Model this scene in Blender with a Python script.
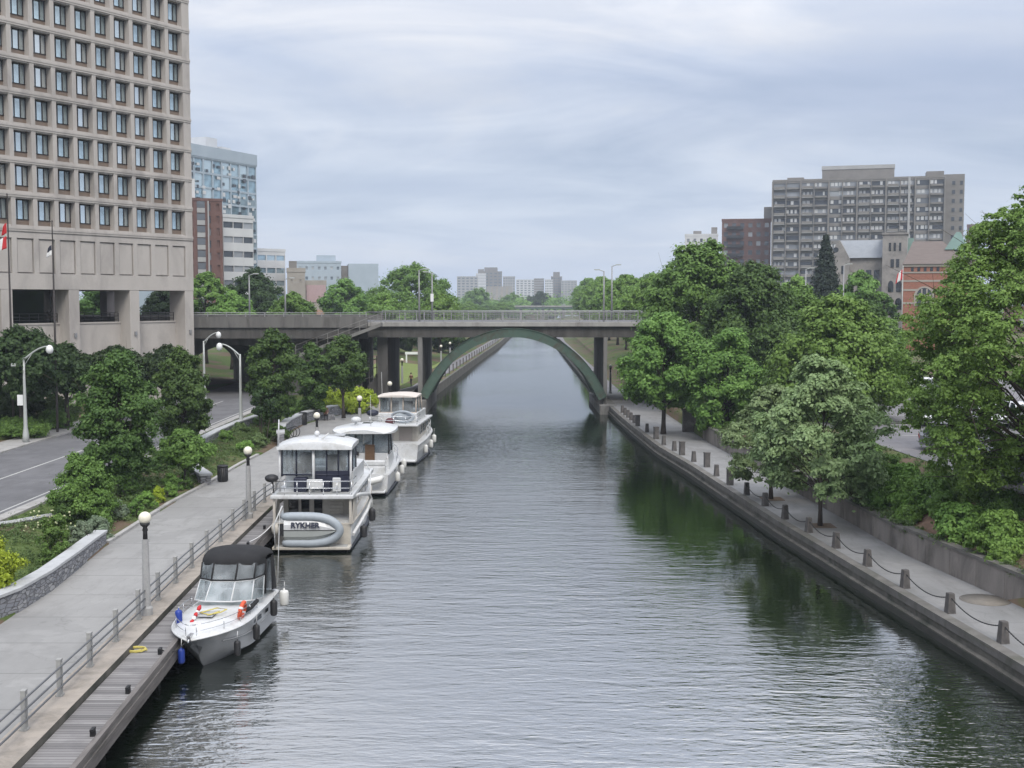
import bpy, bmesh, math, random
import numpy as np
from mathutils import Vector, Matrix

for o in list(bpy.data.objects):
    bpy.data.objects.remove(o, do_unlink=True)
SC = bpy.context.scene
COL = SC.collection
R = math.radians

# ---------------------------------------------------------------- camera
FPX, CAMH = 1200.0, 12.0
PITCH = math.atan(84 / FPX)
cam = bpy.data.objects.new('camera', bpy.data.cameras.new('camera'))
COL.objects.link(cam)
cam.location = (0, 0, CAMH)
cam.rotation_euler = (math.pi / 2 - PITCH, 0, 0)
cam.data.sensor_width = 36
cam.data.lens = FPX * 36 / 1024
cam.data.clip_start = 0.5
cam.data.clip_end = 9000
SC.camera = cam

# ---------------------------------------------------------------- light
SUN_EL, SUN_AZ = R(48), R(168)           # azimuth measured from +Y clockwise
w = bpy.data.worlds.new("World")
SC.world = w
w.use_nodes = True
nt = w.node_tree
for n in list(nt.nodes):
    nt.nodes.remove(n)
out = nt.nodes.new('ShaderNodeOutputWorld')
bg = nt.nodes.new('ShaderNodeBackground')
bg.inputs['Strength'].default_value = 0.14
sky = nt.nodes.new('ShaderNodeTexSky')
sky.sky_type = 'NISHITA'
sky.sun_disc = False
sky.sun_elevation = SUN_EL
sky.sun_rotation = SUN_AZ
sky.air_density = 1.2
sky.dust_density = 2.0


def wn(t, **kw):
    n = nt.nodes.new(t)
    for k, v in kw.items():
        setattr(n, k, v)
    return n


def wmath(op, a, b=None):
    n = wn('ShaderNodeMath', operation=op)
    for i, s in enumerate((a, b)):
        if s is None:
            continue
        if isinstance(s, (int, float)):
            n.inputs[i].default_value = s
        else:
            nt.links.new(s, n.inputs[i])
    return n.outputs[0]


tc = wn('ShaderNodeTexCoord')
sep = wn('ShaderNodeSeparateXYZ')
nt.links.new(tc.outputs['Generated'], sep.inputs[0])
zc = wmath('MAXIMUM', sep.outputs[2], 0.0)
den = wmath('ADD', zc, 0.20)
comb = wn('ShaderNodeCombineXYZ')
nt.links.new(wmath('DIVIDE', sep.outputs[0], den), comb.inputs[0])
nt.links.new(wmath('DIVIDE', sep.outputs[1], den), comb.inputs[1])
comb.inputs[2].default_value = 3.7


def wnoise(scale, detail, dist, mp):
    m = wn('ShaderNodeMapping')
    m.inputs['Scale'].default_value = mp
    m.inputs['Location'].default_value = (2.3, 1.1, 0)
    nt.links.new(comb.outputs[0], m.inputs[0])
    n = wn('ShaderNodeTexNoise')
    n.inputs['Scale'].default_value = scale
    n.inputs['Detail'].default_value = detail
    n.inputs['Roughness'].default_value = 0.55
    n.inputs['Distortion'].default_value = dist
    nt.links.new(m.outputs[0], n.inputs[0])
    return n.outputs[0]


def wramp(sock, stops):
    r = wn('ShaderNodeValToRGB')
    el = r.color_ramp.elements
    while len(el) < len(stops):
        el.new(0.5)
    for e, (p, c) in zip(el, stops):
        e.position = p
        e.color = (*c, 1)
    nt.links.new(sock, r.inputs[0])
    return r.outputs[0]


def wmix(f, a, b, blend='MIX'):
    n = wn('ShaderNodeMix', data_type='RGBA', blend_type=blend)
    for s, i in ((f, 0), (a, 6), (b, 7)):
        if isinstance(s, (int, float)):
            n.inputs[i].default_value = s
        elif isinstance(s, tuple):
            n.inputs[i].default_value = (*s, 1)
        else:
            nt.links.new(s, n.inputs[i])
    return n.outputs[2]


n1 = wnoise(0.80, 8, 0.7, (0.75, 1.0, 1))     # big cloud sheets
n2 = wnoise(2.3, 8, 0.9, (0.6, 1.0, 1))      # streaks
cl = wramp(n1, [(0.34, (2.75, 3.15, 4.0)), (0.47, (3.65, 3.97, 4.72)), (0.62, (4.7, 4.75, 5.05))])
st = wramp(n2, [(0.38, (0.80, 0.83, 0.89)), (0.64, (1.10, 1.08, 1.05))])
cloud = wmix(1.0, cl, st, 'MULTIPLY')
def bank(x0, z0, wx, wz, amount, base):
    """a darker bank of cloud low in the sky, torn by the streak noise"""
    a_ = wmath('DIVIDE', wmath('SUBTRACT', sep.outputs[0], x0), wx)
    b_ = wmath('DIVIDE', wmath('SUBTRACT', sep.outputs[2], z0), wz)
    e_ = wmath('ADD', wmath('MULTIPLY', a_, a_), wmath('MULTIPLY', b_, b_))
    g_ = wmath('DIVIDE', 1.0, wmath('ADD', 1.0, wmath('MULTIPLY', e_, e_)))
    g_ = wmath('MULTIPLY', g_, wmath('MULTIPLY', wmath('ADD', n2, 0.35), amount))
    return wmix(g_, base, (2.3, 2.7, 3.75))


cloud = bank(0.33, 0.165, 0.17, 0.030, 0.75, cloud)
cloud = bank(-0.07, 0.092, 0.06, 0.008, 0.6, cloud)
hz = wramp(zc, [(0.0, (1, 1, 1)), (0.13, (0, 0, 0))])   # pale band near the horizon
cloud = wmix(wmath('MULTIPLY', hz, 0.75), cloud, (3.35, 4.0, 5.2))
up = wmath('ADD', wmath('MULTIPLY', wmath('MAXIMUM', wmath('SUBTRACT', zc, 0.17), 0.0), 2.6), 1.0)
upc = wn('ShaderNodeCombineXYZ')
for i, tint in enumerate((1.07, 1.0, 0.86)):      # the sheet of cloud overhead is whiter than the rim
    nt.links.new(wmath('ADD', wmath('MULTIPLY', wmath('SUBTRACT', up, 1.0), tint), 1.0), upc.inputs[i])
cloud = wmix(1.0, cloud, upc.outputs[0], 'MULTIPLY')
final = wmix(0.88, sky.outputs[0], cloud)
nt.links.new(final, bg.inputs[0])
nt.links.new(bg.outputs[0], out.inputs[0])

sl = bpy.data.lights.new('sun', 'SUN')
sl.energy = 1.7
sl.angle = R(25)
sl.color = (1.0, 0.95, 0.86)
sun = bpy.data.objects.new('sun', sl)
COL.objects.link(sun)
d = Vector((math.sin(SUN_AZ) * math.cos(SUN_EL), math.cos(SUN_AZ) * math.cos(SUN_EL), math.sin(SUN_EL)))
sun.rotation_euler = d.to_track_quat('Z', 'Y').to_euler()
sun.location = (0, -30, 60)

SC.view_settings.view_transform = 'Standard'
SC.view_settings.look = 'None'
SC.view_settings.gamma = 1.0
SC.view_settings.exposure = 0.34
SC.view_settings.use_curve_mapping = False
SC.render.engine = 'CYCLES'
SC.cycles.max_bounces = 7
SC.cycles.diffuse_bounces = 3
SC.cycles.glossy_bounces = 3
SC.cycles.transmission_bounces = 4
SC.cycles.transparent_max_bounces = 8
SC.cycles.volume_bounces = 0
SC.cycles.use_denoising = True
SC.cycles.caustics_reflective = False
SC.cycles.caustics_refractive = False
SC.cycles.sample_clamp_indirect = 6.0

# ---------------------------------------------------------------- pixel helpers (where a measured point of the photo stands in the world)
def ray(px, py):
    a, b = (px - 512) / FPX, (384 - py) / FPX
    return a, math.cos(PITCH) + b * math.sin(PITCH), -math.sin(PITCH) + b * math.cos(PITCH)


def onz(px, py, z):
    a, y, c = ray(px, py)
    t = (z - CAMH) / c
    return Vector((a * t, y * t, z))


def aty(px, py, Y):
    a, y, c = ray(px, py)
    t = Y / y
    return Vector((a * t, Y, CAMH + c * t))


# ---------------------------------------------------------------- materials
def nodes_of(name):
    m = bpy.data.materials.new(name)
    m.use_nodes = True
    t = m.node_tree
    for n in list(t.nodes):
        t.nodes.remove(n)
    return m, t


class NT:
    def __init__(s, name):
        s.m, s.t = nodes_of(name)
        s.out = s.n('ShaderNodeOutputMaterial')
        s.tc = s.n('ShaderNodeTexCoord')

    def n(s, typ, **kw):
        x = s.t.nodes.new(typ)
        for k, v in kw.items():
            setattr(x, k, v)
        return x

    def link(s, a, b):
        s.t.links.new(a, b)

    def put(s, sock, v):
        if isinstance(v, (int, float)):
            sock.default_value = v
        elif isinstance(v, tuple):
            sock.default_value = v if len(sock.default_value) == len(v) else (*v, 1)
        else:
            s.link(v, sock)

    def coord(s, scale=(1, 1, 1), kind='Object', rot=(0, 0, 0), loc=(0, 0, 0)):
        mp = s.n('ShaderNodeMapping')
        mp.inputs['Scale'].default_value = scale
        mp.inputs['Rotation'].default_value = rot
        mp.inputs['Location'].default_value = loc
        s.link(s.tc.outputs[kind], mp.inputs[0])
        return mp.outputs[0]

    def noise(s, vec, scale, detail=5, rough=0.55, dist=0.0):
        n = s.n('ShaderNodeTexNoise')
        s.link(vec, n.inputs['Vector'])
        n.inputs['Scale'].default_value = scale
        n.inputs['Detail'].default_value = detail
        n.inputs['Roughness'].default_value = rough
        n.inputs['Distortion'].default_value = dist
        return n.outputs[0]

    def math(s, op, a, b=None, c=None):
        n = s.n('ShaderNodeMath', operation=op)
        for i, v in enumerate((a, b, c)):
            if v is not None:
                s.put(n.inputs[i], v)
        return n.outputs[0]

    def ramp(s, sock, stops, interp='LINEAR'):
        r = s.n('ShaderNodeValToRGB')
        r.color_ramp.interpolation = interp
        el = r.color_ramp.elements
        while len(el) < len(stops):
            el.new(0.5)
        for e, (p, c) in zip(el, stops):
            e.position = p
            e.color = (*c, 1) if isinstance(c, tuple) else (c, c, c, 1)
        s.link(sock, r.inputs[0])
        return r.outputs[0]

    def mix(s, f, a, b, blend='MIX'):
        n = s.n('ShaderNodeMix', data_type='RGBA', blend_type=blend)
        for v, i in ((f, 0), (a, 6), (b, 7)):
            s.put(n.inputs[i], v)
        return n.outputs[2]

    def bump(s, h, strength=0.3, dist=0.02):
        b = s.n('ShaderNodeBump')
        b.inputs['Strength'].default_value = strength
        b.inputs['Distance'].default_value = dist
        s.link(h, b.inputs['Height'])
        return b.outputs[0]

    def bsdf(s, color, rough=0.7, metal=0.0, spec=0.4, normal=None, **kw):
        b = s.n('ShaderNodeBsdfPrincipled')
        s.put(b.inputs['Base Color'], color)
        s.put(b.inputs['Roughness'], rough)
        s.put(b.inputs['Metallic'], metal)
        s.put(b.inputs['Specular IOR Level'], spec)
        for k, v in kw.items():
            s.put(b.inputs[k.replace('_', ' ')], v)
        if normal is not None:
            s.link(normal, b.inputs['Normal'])
        return b.outputs[0]

    def done(s, sh):
        s.link(sh, s.out.inputs['Surface'])
        return s.m


def rough_mat(name, c1, c2, scale=4.0, rough=0.8, bump=0.25, bdist=0.01, fine=30.0, stretch=(1, 1, 1), metal=0.0, spec=0.35, grime=None, gscale=0.5):
    t = NT(name)
    v = t.coord(stretch)
    n = t.noise(v, scale, 6, 0.6)
    col = t.mix(t.ramp(n, [(0.3, 0.0), (0.7, 1.0)]), c1, c2)
    if grime:
        g = t.noise(v, gscale, 7, 0.65, 0.6)
        col = t.mix(t.ramp(g, [(0.48, 0.0), (0.68, 0.85)]), col, grime)
    f = t.noise(v, fine, 3, 0.6)
    col = t.mix(t.math('MULTIPLY', f, 0.28), col, (0.02, 0.02, 0.02))
    nm = t.bump(f, bump, bdist) if bump else None
    return t.done(t.bsdf(col, rough, metal, spec, nm))


def plain(name, c, rough=0.5, metal=0.0, spec=0.5, var=0.12):
    t = NT(name)
    n = t.noise(t.coord(), 1.7, 5, 0.6)
    col = t.mix(t.ramp(n, [(0.35, 0.0), (0.75, 1.0)]), c, tuple(x * (1 - var) for x in c))
    return t.done(t.bsdf(col, rough, metal, spec))


def ashlar(name, cols, scale=(1.6, 1.6, 5.0), mortar=(0.10, 0.10, 0.10)):
    t = NT(name)
    v = t.coord(scale)
    vo = t.n('ShaderNodeTexVoronoi', feature='F1')
    t.link(v, vo.inputs['Vector'])
    vo.inputs['Scale'].default_value = 1.0
    ve = t.n('ShaderNodeTexVoronoi', feature='DISTANCE_TO_EDGE')
    t.link(v, ve.inputs['Vector'])
    ve.inputs['Scale'].default_value = 1.0
    sp = t.n('ShaderNodeSeparateColor')
    t.link(vo.outputs['Color'], sp.inputs[0])
    col = t.ramp(sp.outputs[0], [(i / max(1, len(cols) - 1), c) for i, c in enumerate(cols)])
    f = t.noise(t.coord(), 14, 5)
    col = t.mix(t.math('MULTIPLY', f, 0.35), col, (0.08, 0.08, 0.085))
    e = t.ramp(ve.outputs['Distance'], [(0.03, 0.0), (0.09, 1.0)])
    col = t.mix(e, mortar, col)
    nm = t.bump(t.math('ADD', e, t.math('MULTIPLY', f, 0.4)), 0.6, 0.04)
    return t.done(t.bsdf(col, 0.85, 0, 0.3, nm))


def brick_mat(name, c1, c2, mortar, sc=1.0):
    t = NT(name)
    b = t.n('ShaderNodeTexBrick')
    b.inputs['Scale'].default_value = sc
    b.inputs['Color1'].default_value = (*c1, 1)
    b.inputs['Color2'].default_value = (*c2, 1)
    b.inputs['Mortar'].default_value = (*mortar, 1)
    b.inputs['Mortar Size'].default_value = 0.012
    t.link(t.coord((1, 1, 1), rot=(R(90), 0, 0)), b.inputs['Vector'])
    return t.done(t.bsdf(b.outputs['Color'], 0.85, 0, 0.25))


def glass_mat(name, c, rough=0.06, spec=0.8, blinds=None, metal=0.0):
    """window glass over a dark room: reflects the sky, hides the inside"""
    t = NT(name)
    n = t.noise(t.coord(), 0.35, 3)
    info = t.n('ShaderNodeObjectInfo')
    col = t.mix(t.ramp(n, [(0.4, 0.0), (0.6, 1.0)]), c, tuple(x * 0.55 for x in c))
    if blinds:
        col = t.mix(t.ramp(info.outputs['Random'], [(0.45, 0.0), (0.9, 0.8)]), col, blinds)
    return t.done(t.bsdf(col, rough, metal, spec))


def clear_mat(name, tint=(0.75, 0.8, 0.82), fac=0.55, rough=0.08):
    t = NT(name)
    tr = t.n('ShaderNodeBsdfTransparent')
    tr.inputs[0].default_value = (*tint, 1)
    gl = t.bsdf((0.55, 0.58, 0.6), rough, 0, 0.6)
    mx = t.n('ShaderNodeMixShader')
    nz = t.noise(t.coord(), 1.1, 2, 0.5, 0.2)  # patchy pale colour mixed in, standing for reflections on the pane
    t.link(t.math('MULTIPLY', t.ramp(nz, [(0.35, 0.45), (0.65, 1.7)]), fac), mx.inputs[0])
    t.link(tr.outputs[0], mx.inputs[1])
    t.link(gl, mx.inputs[2])
    return t.done(mx.outputs[0])


def leaf_mat(name, c1, c2, c3, trans=0.30):
    t = NT(name)
    geo = t.n('ShaderNodeNewGeometry')
    info = t.n('ShaderNodeObjectInfo')
    n = t.noise(t.coord(), 0.55, 3)
    k = t.math('ADD', t.math('MULTIPLY', geo.outputs['Random Per Island'], 0.42), t.math('MULTIPLY', n, 0.85))
    col = t.ramp(k, [(0.25, c1), (0.62, c2), (0.98, c3)])
    hs = t.n('ShaderNodeHueSaturation')
    t.link(col, hs.inputs['Color'])
    t.link(t.math('ADD', t.math('MULTIPLY', info.outputs['Random'], 0.014), 0.494), hs.inputs['Hue'])
    t.link(t.math('ADD', t.math('MULTIPLY', info.outputs['Random'], 0.3), 0.85), hs.inputs['Value'])
    b = t.bsdf(hs.outputs[0], 0.55, 0, 0.25)
    tr = t.n('ShaderNodeBsdfTranslucent')
    t.link(hs.outputs[0], tr.inputs[0])
    mx = t.n('ShaderNodeMixShader')
    mx.inputs[0].default_value = trans
    t.link(b, mx.inputs[1])
    t.link(tr.outputs[0], mx.inputs[2])
    return t.done(mx.outputs[0])


# ---------------------------------------------------------------- mesh builder
class MB:
    def __init__(s):
        s.v, s.f, s.mi, s.sm = [], [], [], []

    def add(s, verts, faces, m=0, M=None, smooth=False):
        o = len(s.v)
        for p in verts:
            s.v.append(tuple(M @ Vector(p)) if M is not None else tuple(p))
        for f in faces:
            s.f.append(tuple(i + o for i in f))
            s.mi.append(m)
            s.sm.append(smooth)
        return s

    def box(s, c, d, m=0, rz=0.0, M=None, taper=(1, 1)):
        x, y, z = (k / 2 for k in d)
        tx, ty = taper
        vs = [(-x, -y, -z), (x, -y, -z), (x, y, -z), (-x, y, -z), (-x * tx, -y * ty, z), (x * tx, -y * ty, z), (x * tx, y * ty, z), (-x * tx, y * ty, z)]
        T = Matrix.Translation(c) @ Matrix.Rotation(rz, 4, 'Z')
        if M is not None:
            T = M @ T
        return s.add(vs, [(0, 3, 2, 1), (4, 5, 6, 7), (0, 1, 5, 4), (1, 2, 6, 5), (2, 3, 7, 6), (3, 0, 4, 7)], m, T)

    def bx(s, x0, x1, y0, y1, z0, z1, m=0, M=None):
        return s.box(((x0 + x1) / 2, (y0 + y1) / 2, (z0 + z1) / 2), (x1 - x0, y1 - y0, z1 - z0), m, 0, M)

    def tube(s, pts, r, n=8, m=0, caps=True, closed=False, M=None, smooth=True, flat=None):
        pts = [Vector(p) for p in pts]
        N = len(pts)
        rs = r if isinstance(r, (list, tuple)) else [r] * N
        vs, fs = [], []
        prev = None
        for i, p in enumerate(pts):
            a = pts[(i - 1) % N] if (closed or i > 0) else p
            b = pts[(i + 1) % N] if (closed or i < N - 1) else p
            t = (b - a)
            t = t.normalized() if t.length > 1e-9 else Vector((0, 0, 1))
            if prev is None:
                u = t.orthogonal().normalized()
                if abs(t.z) < 0.9:
                    u = Vector((0, 0, 1)).cross(t).normalized()
            else:
                u = (prev - t * prev.dot(t))
                u = u.normalized() if u.length > 1e-6 else t.orthogonal().normalized()
            prev = u
            v = t.cross(u)
            for k in range(n):
                an = 2 * math.pi * k / n
                vs.append(p + (u * math.cos(an) + v * math.sin(an)) * rs[i])
        last = N if closed else N - 1
        for i in range(last):
            for k in range(n):
                a = i * n + k
                b = i * n + (k + 1) % n
                j = ((i + 1) % N) * n
                fs.append((a, b, j + (k + 1) % n, j + k))
        s.add(vs, fs, m, M, smooth)
        if caps and not closed:
            o = len(s.v) - len(vs)
            s.f.append(tuple(o + k for k in reversed(range(n)))); s.mi.append(m); s.sm.append(False)
            s.f.append(tuple(o + (N - 1) * n + k for k in range(n))); s.mi.append(m); s.sm.append(False)
        return s

    def lathe(s, prof, n=16, c=(0, 0, 0), m=0, M=None, smooth=True):
        vs, fs = [], []
        for (r, z) in prof:
            for k in range(n):
                a = 2 * math.pi * k / n
                vs.append((c[0] + max(r, 1e-4) * math.cos(a), c[1] + max(r, 1e-4) * math.sin(a), c[2] + z))
        for i in range(len(prof) - 1):
            for k in range(n):
                fs.append((i * n + k, i * n + (k + 1) % n, (i + 1) * n + (k + 1) % n, (i + 1) * n + k))
        fs.append(tuple(reversed(range(n))))
        fs.append(tuple((len(prof) - 1) * n + k for k in range(n)))
        return s.add(vs, fs, m, M, smooth)

    def ball(s, c, r, m=0, n=14, sc=(1, 1, 1), M=None):
        T = Matrix.Translation(c) @ Matrix.Diagonal((*sc, 1))
        if M is not None:
            T = M @ T
        return s.lathe([(r * math.sin(math.pi * i / n), -r * math.cos(math.pi * i / n)) for i in range(n + 1)], n, (0, 0, 0), m, T)

    def prism(s, poly, z0, z1, m=0, M=None):
        n = len(poly)
        vs = [(x, y, z0) for x, y in poly] + [(x, y, z1) for x, y in poly]
        fs = [tuple(reversed(range(n))), tuple(range(n, 2 * n))] + [(i, (i + 1) % n, n + (i + 1) % n, n + i) for i in range(n)]
        return s.add(vs, fs, m, M)

    def loft(s, rings, m=0, closed=True, caps=True, smooth=True, M=None):
        n = len(rings[0])
        vs = [p for r in rings for p in r]
        fs = []
        for i in range(len(rings) - 1):
            for k in range(n if closed else n - 1):
                fs.append((i * n + k, i * n + (k + 1) % n, (i + 1) * n + (k + 1) % n, (i + 1) * n + k))
        s.add(vs, fs, m, M, smooth)
        if caps and closed:
            o = len(s.v) - len(vs)
            s.f.append(tuple(o + k for k in reversed(range(n)))); s.mi.append(m); s.sm.append(False)
            b = o + (len(rings) - 1) * n
            s.f.append(tuple(b + k for k in range(n))); s.mi.append(m); s.sm.append(False)
        return s

    def quad(s, a, b, c, d, m=0, M=None):
        return s.add([a, b, c, d], [(0, 1, 2, 3)], m, M)

    def panel(s, a, b, c, d, th=0.02, m=0, M=None):
        """a thin slab whose front face is abcd"""
        a, b, c, d = (Vector(p) for p in (a, b, c, d))
        n = (b - a).cross(d - a).normalized() * th
        return s.add([a, b, c, d, a - n, b - n, c - n, d - n], [(0, 1, 2, 3), (7, 6, 5, 4), (0, 4, 5, 1), (1, 5, 6, 2), (2, 6, 7, 3), (3, 7, 4, 0)], m, M)

    def mesh(s, name, mats):
        me = bpy.data.meshes.new(name)
        me.from_pydata(s.v, [], s.f)
        for m in (mats if isinstance(mats, (list, tuple)) else [mats]):
            me.materials.append(m)
        me.polygons.foreach_set('material_index', s.mi)
        me.polygons.foreach_set('use_smooth', s.sm)
        me.update()
        return me

    def build(s, name, mats, parent=None, loc=None, rz=0.0, bevel=0.0):
        o = bpy.data.objects.new(name, s.mesh(name, mats))
        COL.objects.link(o)
        if parent is not None:
            o.parent = parent
        if loc is not None:
            o.location = loc
        o.rotation_euler.z = rz
        if bevel:
            b = o.modifiers.new('bevel', 'BEVEL')
            b.width = bevel
            b.segments = 2
            b.limit_method = 'ANGLE'
        return o


def tag(o, label=None, cat=None, group=None, kind=None):
    if label: o['label'] = label
    if cat: o['category'] = cat
    if group: o['group'] = group
    if kind: o['kind'] = kind
    return o


def thing(name, label, cat, loc=(0, 0, 0), rz=0.0, group=None):
    o = bpy.data.objects.new(name, None)
    o.empty_display_size = 0.3
    COL.objects.link(o)
    o.location = loc
    o.rotation_euler.z = rz
    return tag(o, label, cat, group)


def copy_tree(o, parent=None):
    c = o.copy()
    COL.objects.link(c)
    if parent is not None:
        c.parent = parent
    for ch in list(o.children):
        copy_tree(ch, c)
    return c


def tab(*pairs):
    xs, ys = zip(*pairs)
    return lambda y: float(np.interp(y, xs, ys))


def text_mesh(name, body, size, mat, parent=None, depth=0.004, squash=1.0, align='CENTER', bold=0.0):
    cu = bpy.data.curves.new(name, 'FONT')
    cu.body = body
    cu.size = size
    cu.extrude = depth
    cu.offset = bold
    cu.align_x = align
    cu.align_y = 'CENTER'
    tmp = bpy.data.objects.new(name, cu)
    COL.objects.link(tmp)
    bpy.context.view_layer.update()
    me = bpy.data.meshes.new_from_object(tmp.evaluated_get(bpy.context.evaluated_depsgraph_get()))
    bpy.data.objects.remove(tmp, do_unlink=True)
    me.materials.clear()
    me.materials.append(mat)
    o = bpy.data.objects.new(name, me)
    COL.objects.link(o)
    o.parent = parent
    o.scale = (squash, 1, 1)
    return o
# ---------------------------------------------------------------- shared materials
M = {}
M['path'] = None


def paving(name, c1, c2, joint_y=3.2, joint_w=0.006, spots=(0.16, 0.15, 0.15)):
    t = NT(name)
    v = t.coord()
    n = t.noise(v, 0.5, 7, 0.65)
    col = t.mix(t.ramp(n, [(0.3, 0.0), (0.72, 1.0)]), c1, c2)
    n2 = t.noise(t.coord((1, 0.25, 1)), 1.6, 5, 0.7)
    col = t.mix(t.ramp(n2, [(0.50, 0.0), (0.74, 0.7)]), col, spots)
    n3 = t.noise(t.coord(), 0.21, 4, 0.6)                     # repaired areas of another tone
    col = t.mix(t.ramp(n3, [(0.53, 0.0), (0.545, 0.4)]), col, tuple(x * 0.86 for x in c1))
    vc = t.n('ShaderNodeTexVoronoi', feature='DISTANCE_TO_EDGE')
    vd = t.n('ShaderNodeVectorMath', operation='ADD')
    wob = t.n('ShaderNodeTexNoise')
    wob.inputs['Scale'].default_value = 1.3
    t.link(v, wob.inputs['Vector'])
    t.link(v, vd.inputs[0])
    t.link(wob.outputs['Color'], vd.inputs[1])
    t.link(vd.outputs[0], vc.inputs['Vector'])
    vc.inputs['Scale'].default_value = 0.22
    col = t.mix(t.ramp(vc.outputs['Distance'], [(0.0, 0.28), (0.005, 0.0)]), col, (0.09, 0.088, 0.085))  # cracks
    f = t.noise(v, 45, 3)
    col = t.mix(t.math('MULTIPLY', f, 0.2), col, (0.03, 0.03, 0.03))
    sp = t.n('ShaderNodeSeparateXYZ')
    t.link(v, sp.inputs[0])
    if joint_y:
        fr = t.math('FRACT', t.math('DIVIDE', sp.outputs[1], joint_y))
        col = t.mix(t.math('MULTIPLY', t.math('LESS_THAN', fr, joint_w), 0.6), col, (0.08, 0.08, 0.08))
    return t.done(t.bsdf(col, 0.82, 0, 0.3, t.bump(f, 0.2, 0.006)))


M['path'] = paving('paving', (0.265, 0.262, 0.258), (0.33, 0.326, 0.32), 3.1, 0.014, (0.215, 0.21, 0.205))
M['asphalt'] = paving('asphalt', (0.135, 0.135, 0.145), (0.19, 0.19, 0.20), 0, 0, (0.10, 0.10, 0.105))
M['lot'] = paving('old_asphalt', (0.17, 0.165, 0.175), (0.22, 0.21, 0.22), 0)
M['kerb'] = rough_mat('kerb_concrete', (0.46, 0.45, 0.44), (0.36, 0.35, 0.34), 2.0, grime=(0.25, 0.24, 0.22))
M['tan'] = rough_mat('tan_concrete', (0.42, 0.37, 0.32), (0.31, 0.28, 0.25), 1.5, 0.85, 0.3, grime=(0.19, 0.17, 0.145), gscale=0.9)
M['quay'] = rough_mat('quay_concrete', (0.16, 0.15, 0.13), (0.085, 0.08, 0.07), 1.2, 0.85, 0.4, 0.02, grime=(0.035, 0.04, 0.03), gscale=0.7)
M['quay_top'] = paving('quay_paving', (0.22, 0.22, 0.22), (0.29, 0.285, 0.285), 3.7, 0.006, (0.17, 0.165, 0.16))
M['cap'] = rough_mat('kerb_cap', (0.20, 0.19, 0.175), (0.12, 0.112, 0.105), 1.4, 0.85, 0.35, 0.015, grime=(0.10, 0.10, 0.08), gscale=0.8)
M['wall'] = rough_mat('retaining_concrete', (0.30, 0.27, 0.245), (0.20, 0.18, 0.165), 1.1, 0.85, 0.4, 0.02, grime=(0.10, 0.09, 0.08), gscale=0.6, stretch=(1, 1, 0.35))
M['bridge_c'] = rough_mat('bridge_concrete', (0.25, 0.245, 0.235), (0.17, 0.165, 0.155), 0.9, 0.85, 0.3, 0.015, grime=(0.10, 0.095, 0.09), gscale=0.7, stretch=(1, 1, 0.25))
M['parapet'] = rough_mat('stained_parapet', (0.185, 0.18, 0.172), (0.135, 0.13, 0.125), 0.9, 0.85, 0.3, 0.015, grime=(0.07, 0.066, 0.062), gscale=0.8, stretch=(1, 1, 0.2))
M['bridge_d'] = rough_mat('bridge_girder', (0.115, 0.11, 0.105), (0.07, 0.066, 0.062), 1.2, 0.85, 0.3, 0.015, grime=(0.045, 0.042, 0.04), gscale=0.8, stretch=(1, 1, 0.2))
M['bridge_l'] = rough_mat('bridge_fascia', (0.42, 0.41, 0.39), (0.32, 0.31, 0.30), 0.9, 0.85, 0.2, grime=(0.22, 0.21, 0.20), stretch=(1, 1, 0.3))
M['green'] = rough_mat('green_steel', (0.085, 0.138, 0.108), (0.06, 0.105, 0.082), 0.8, 0.6, 0.1, grime=(0.075, 0.062, 0.048), gscale=0.9)
M['steel'] = plain('grey_steel', (0.30, 0.30, 0.31), 0.5, 0.4)
M['rail'] = plain('rail_pipe', (0.16, 0.165, 0.175), 0.5, 0.5)
M['post'] = rough_mat('rail_post', (0.40, 0.40, 0.39), (0.31, 0.31, 0.30), 3, grime=(0.2, 0.19, 0.18))
M['iron'] = plain('black_iron', (0.02, 0.02, 0.022), 0.5, 0.2)
M['stone'] = ashlar('grey_ashlar', [(0.18, 0.19, 0.21), (0.30, 0.30, 0.32), (0.24, 0.25, 0.28), (0.42, 0.42, 0.43), (0.14, 0.15, 0.17)], (2.4, 2.4, 7.5), (0.12, 0.12, 0.125))
M['coping'] = rough_mat('stone_coping', (0.52, 0.53, 0.54), (0.42, 0.43, 0.44), 2.5, 0.8, 0.2)
M['granite'] = rough_mat('dark_granite', (0.135, 0.125, 0.12), (0.075, 0.07, 0.068), 3, 0.8, 0.4, 0.015, grime=(0.2, 0.19, 0.18), gscale=1.6)
M['dark'] = plain('dark_void', (0.03, 0.03, 0.032), 0.8)
M['white_line'] = rough_mat('road_paint', (0.62, 0.62, 0.60), (0.4, 0.4, 0.39), 6, 0.7, 0)

# grass, soil
t = NT('ground_cover')
v = t.coord()
a = t.noise(v, 0.22, 6, 0.6)
b = t.noise(v, 3.0, 5, 0.7)
g = t.mix(t.ramp(b, [(0.3, 0.0), (0.7, 1.0)]), (0.055, 0.085, 0.022), (0.10, 0.135, 0.045))
so = t.mix(b, (0.16, 0.115, 0.08), (0.10, 0.075, 0.055))
c = t.mix(t.ramp(a, [(0.47, 0.0), (0.56, 1.0)]), g, so)
M['ground'] = t.done(t.bsdf(c, 0.95, 0, 0.15, t.bump(b, 0.6, 0.05)))
t = NT('lawn')
v = t.coord()
b = t.noise(v, 1.2, 6, 0.7)
c = t.mix(t.ramp(b, [(0.3, 0.0), (0.7, 1.0)]), (0.11, 0.15, 0.045), (0.19, 0.22, 0.075))
M['lawn'] = t.done(t.bsdf(c, 0.95, 0, 0.15, t.bump(t.noise(v, 20, 3), 0.6, 0.03)))
t = NT('mulch')
v = t.coord()
b = t.noise(v, 5, 6, 0.7)
c = t.mix(b, (0.13, 0.10, 0.075), (0.22, 0.165, 0.125))
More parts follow.
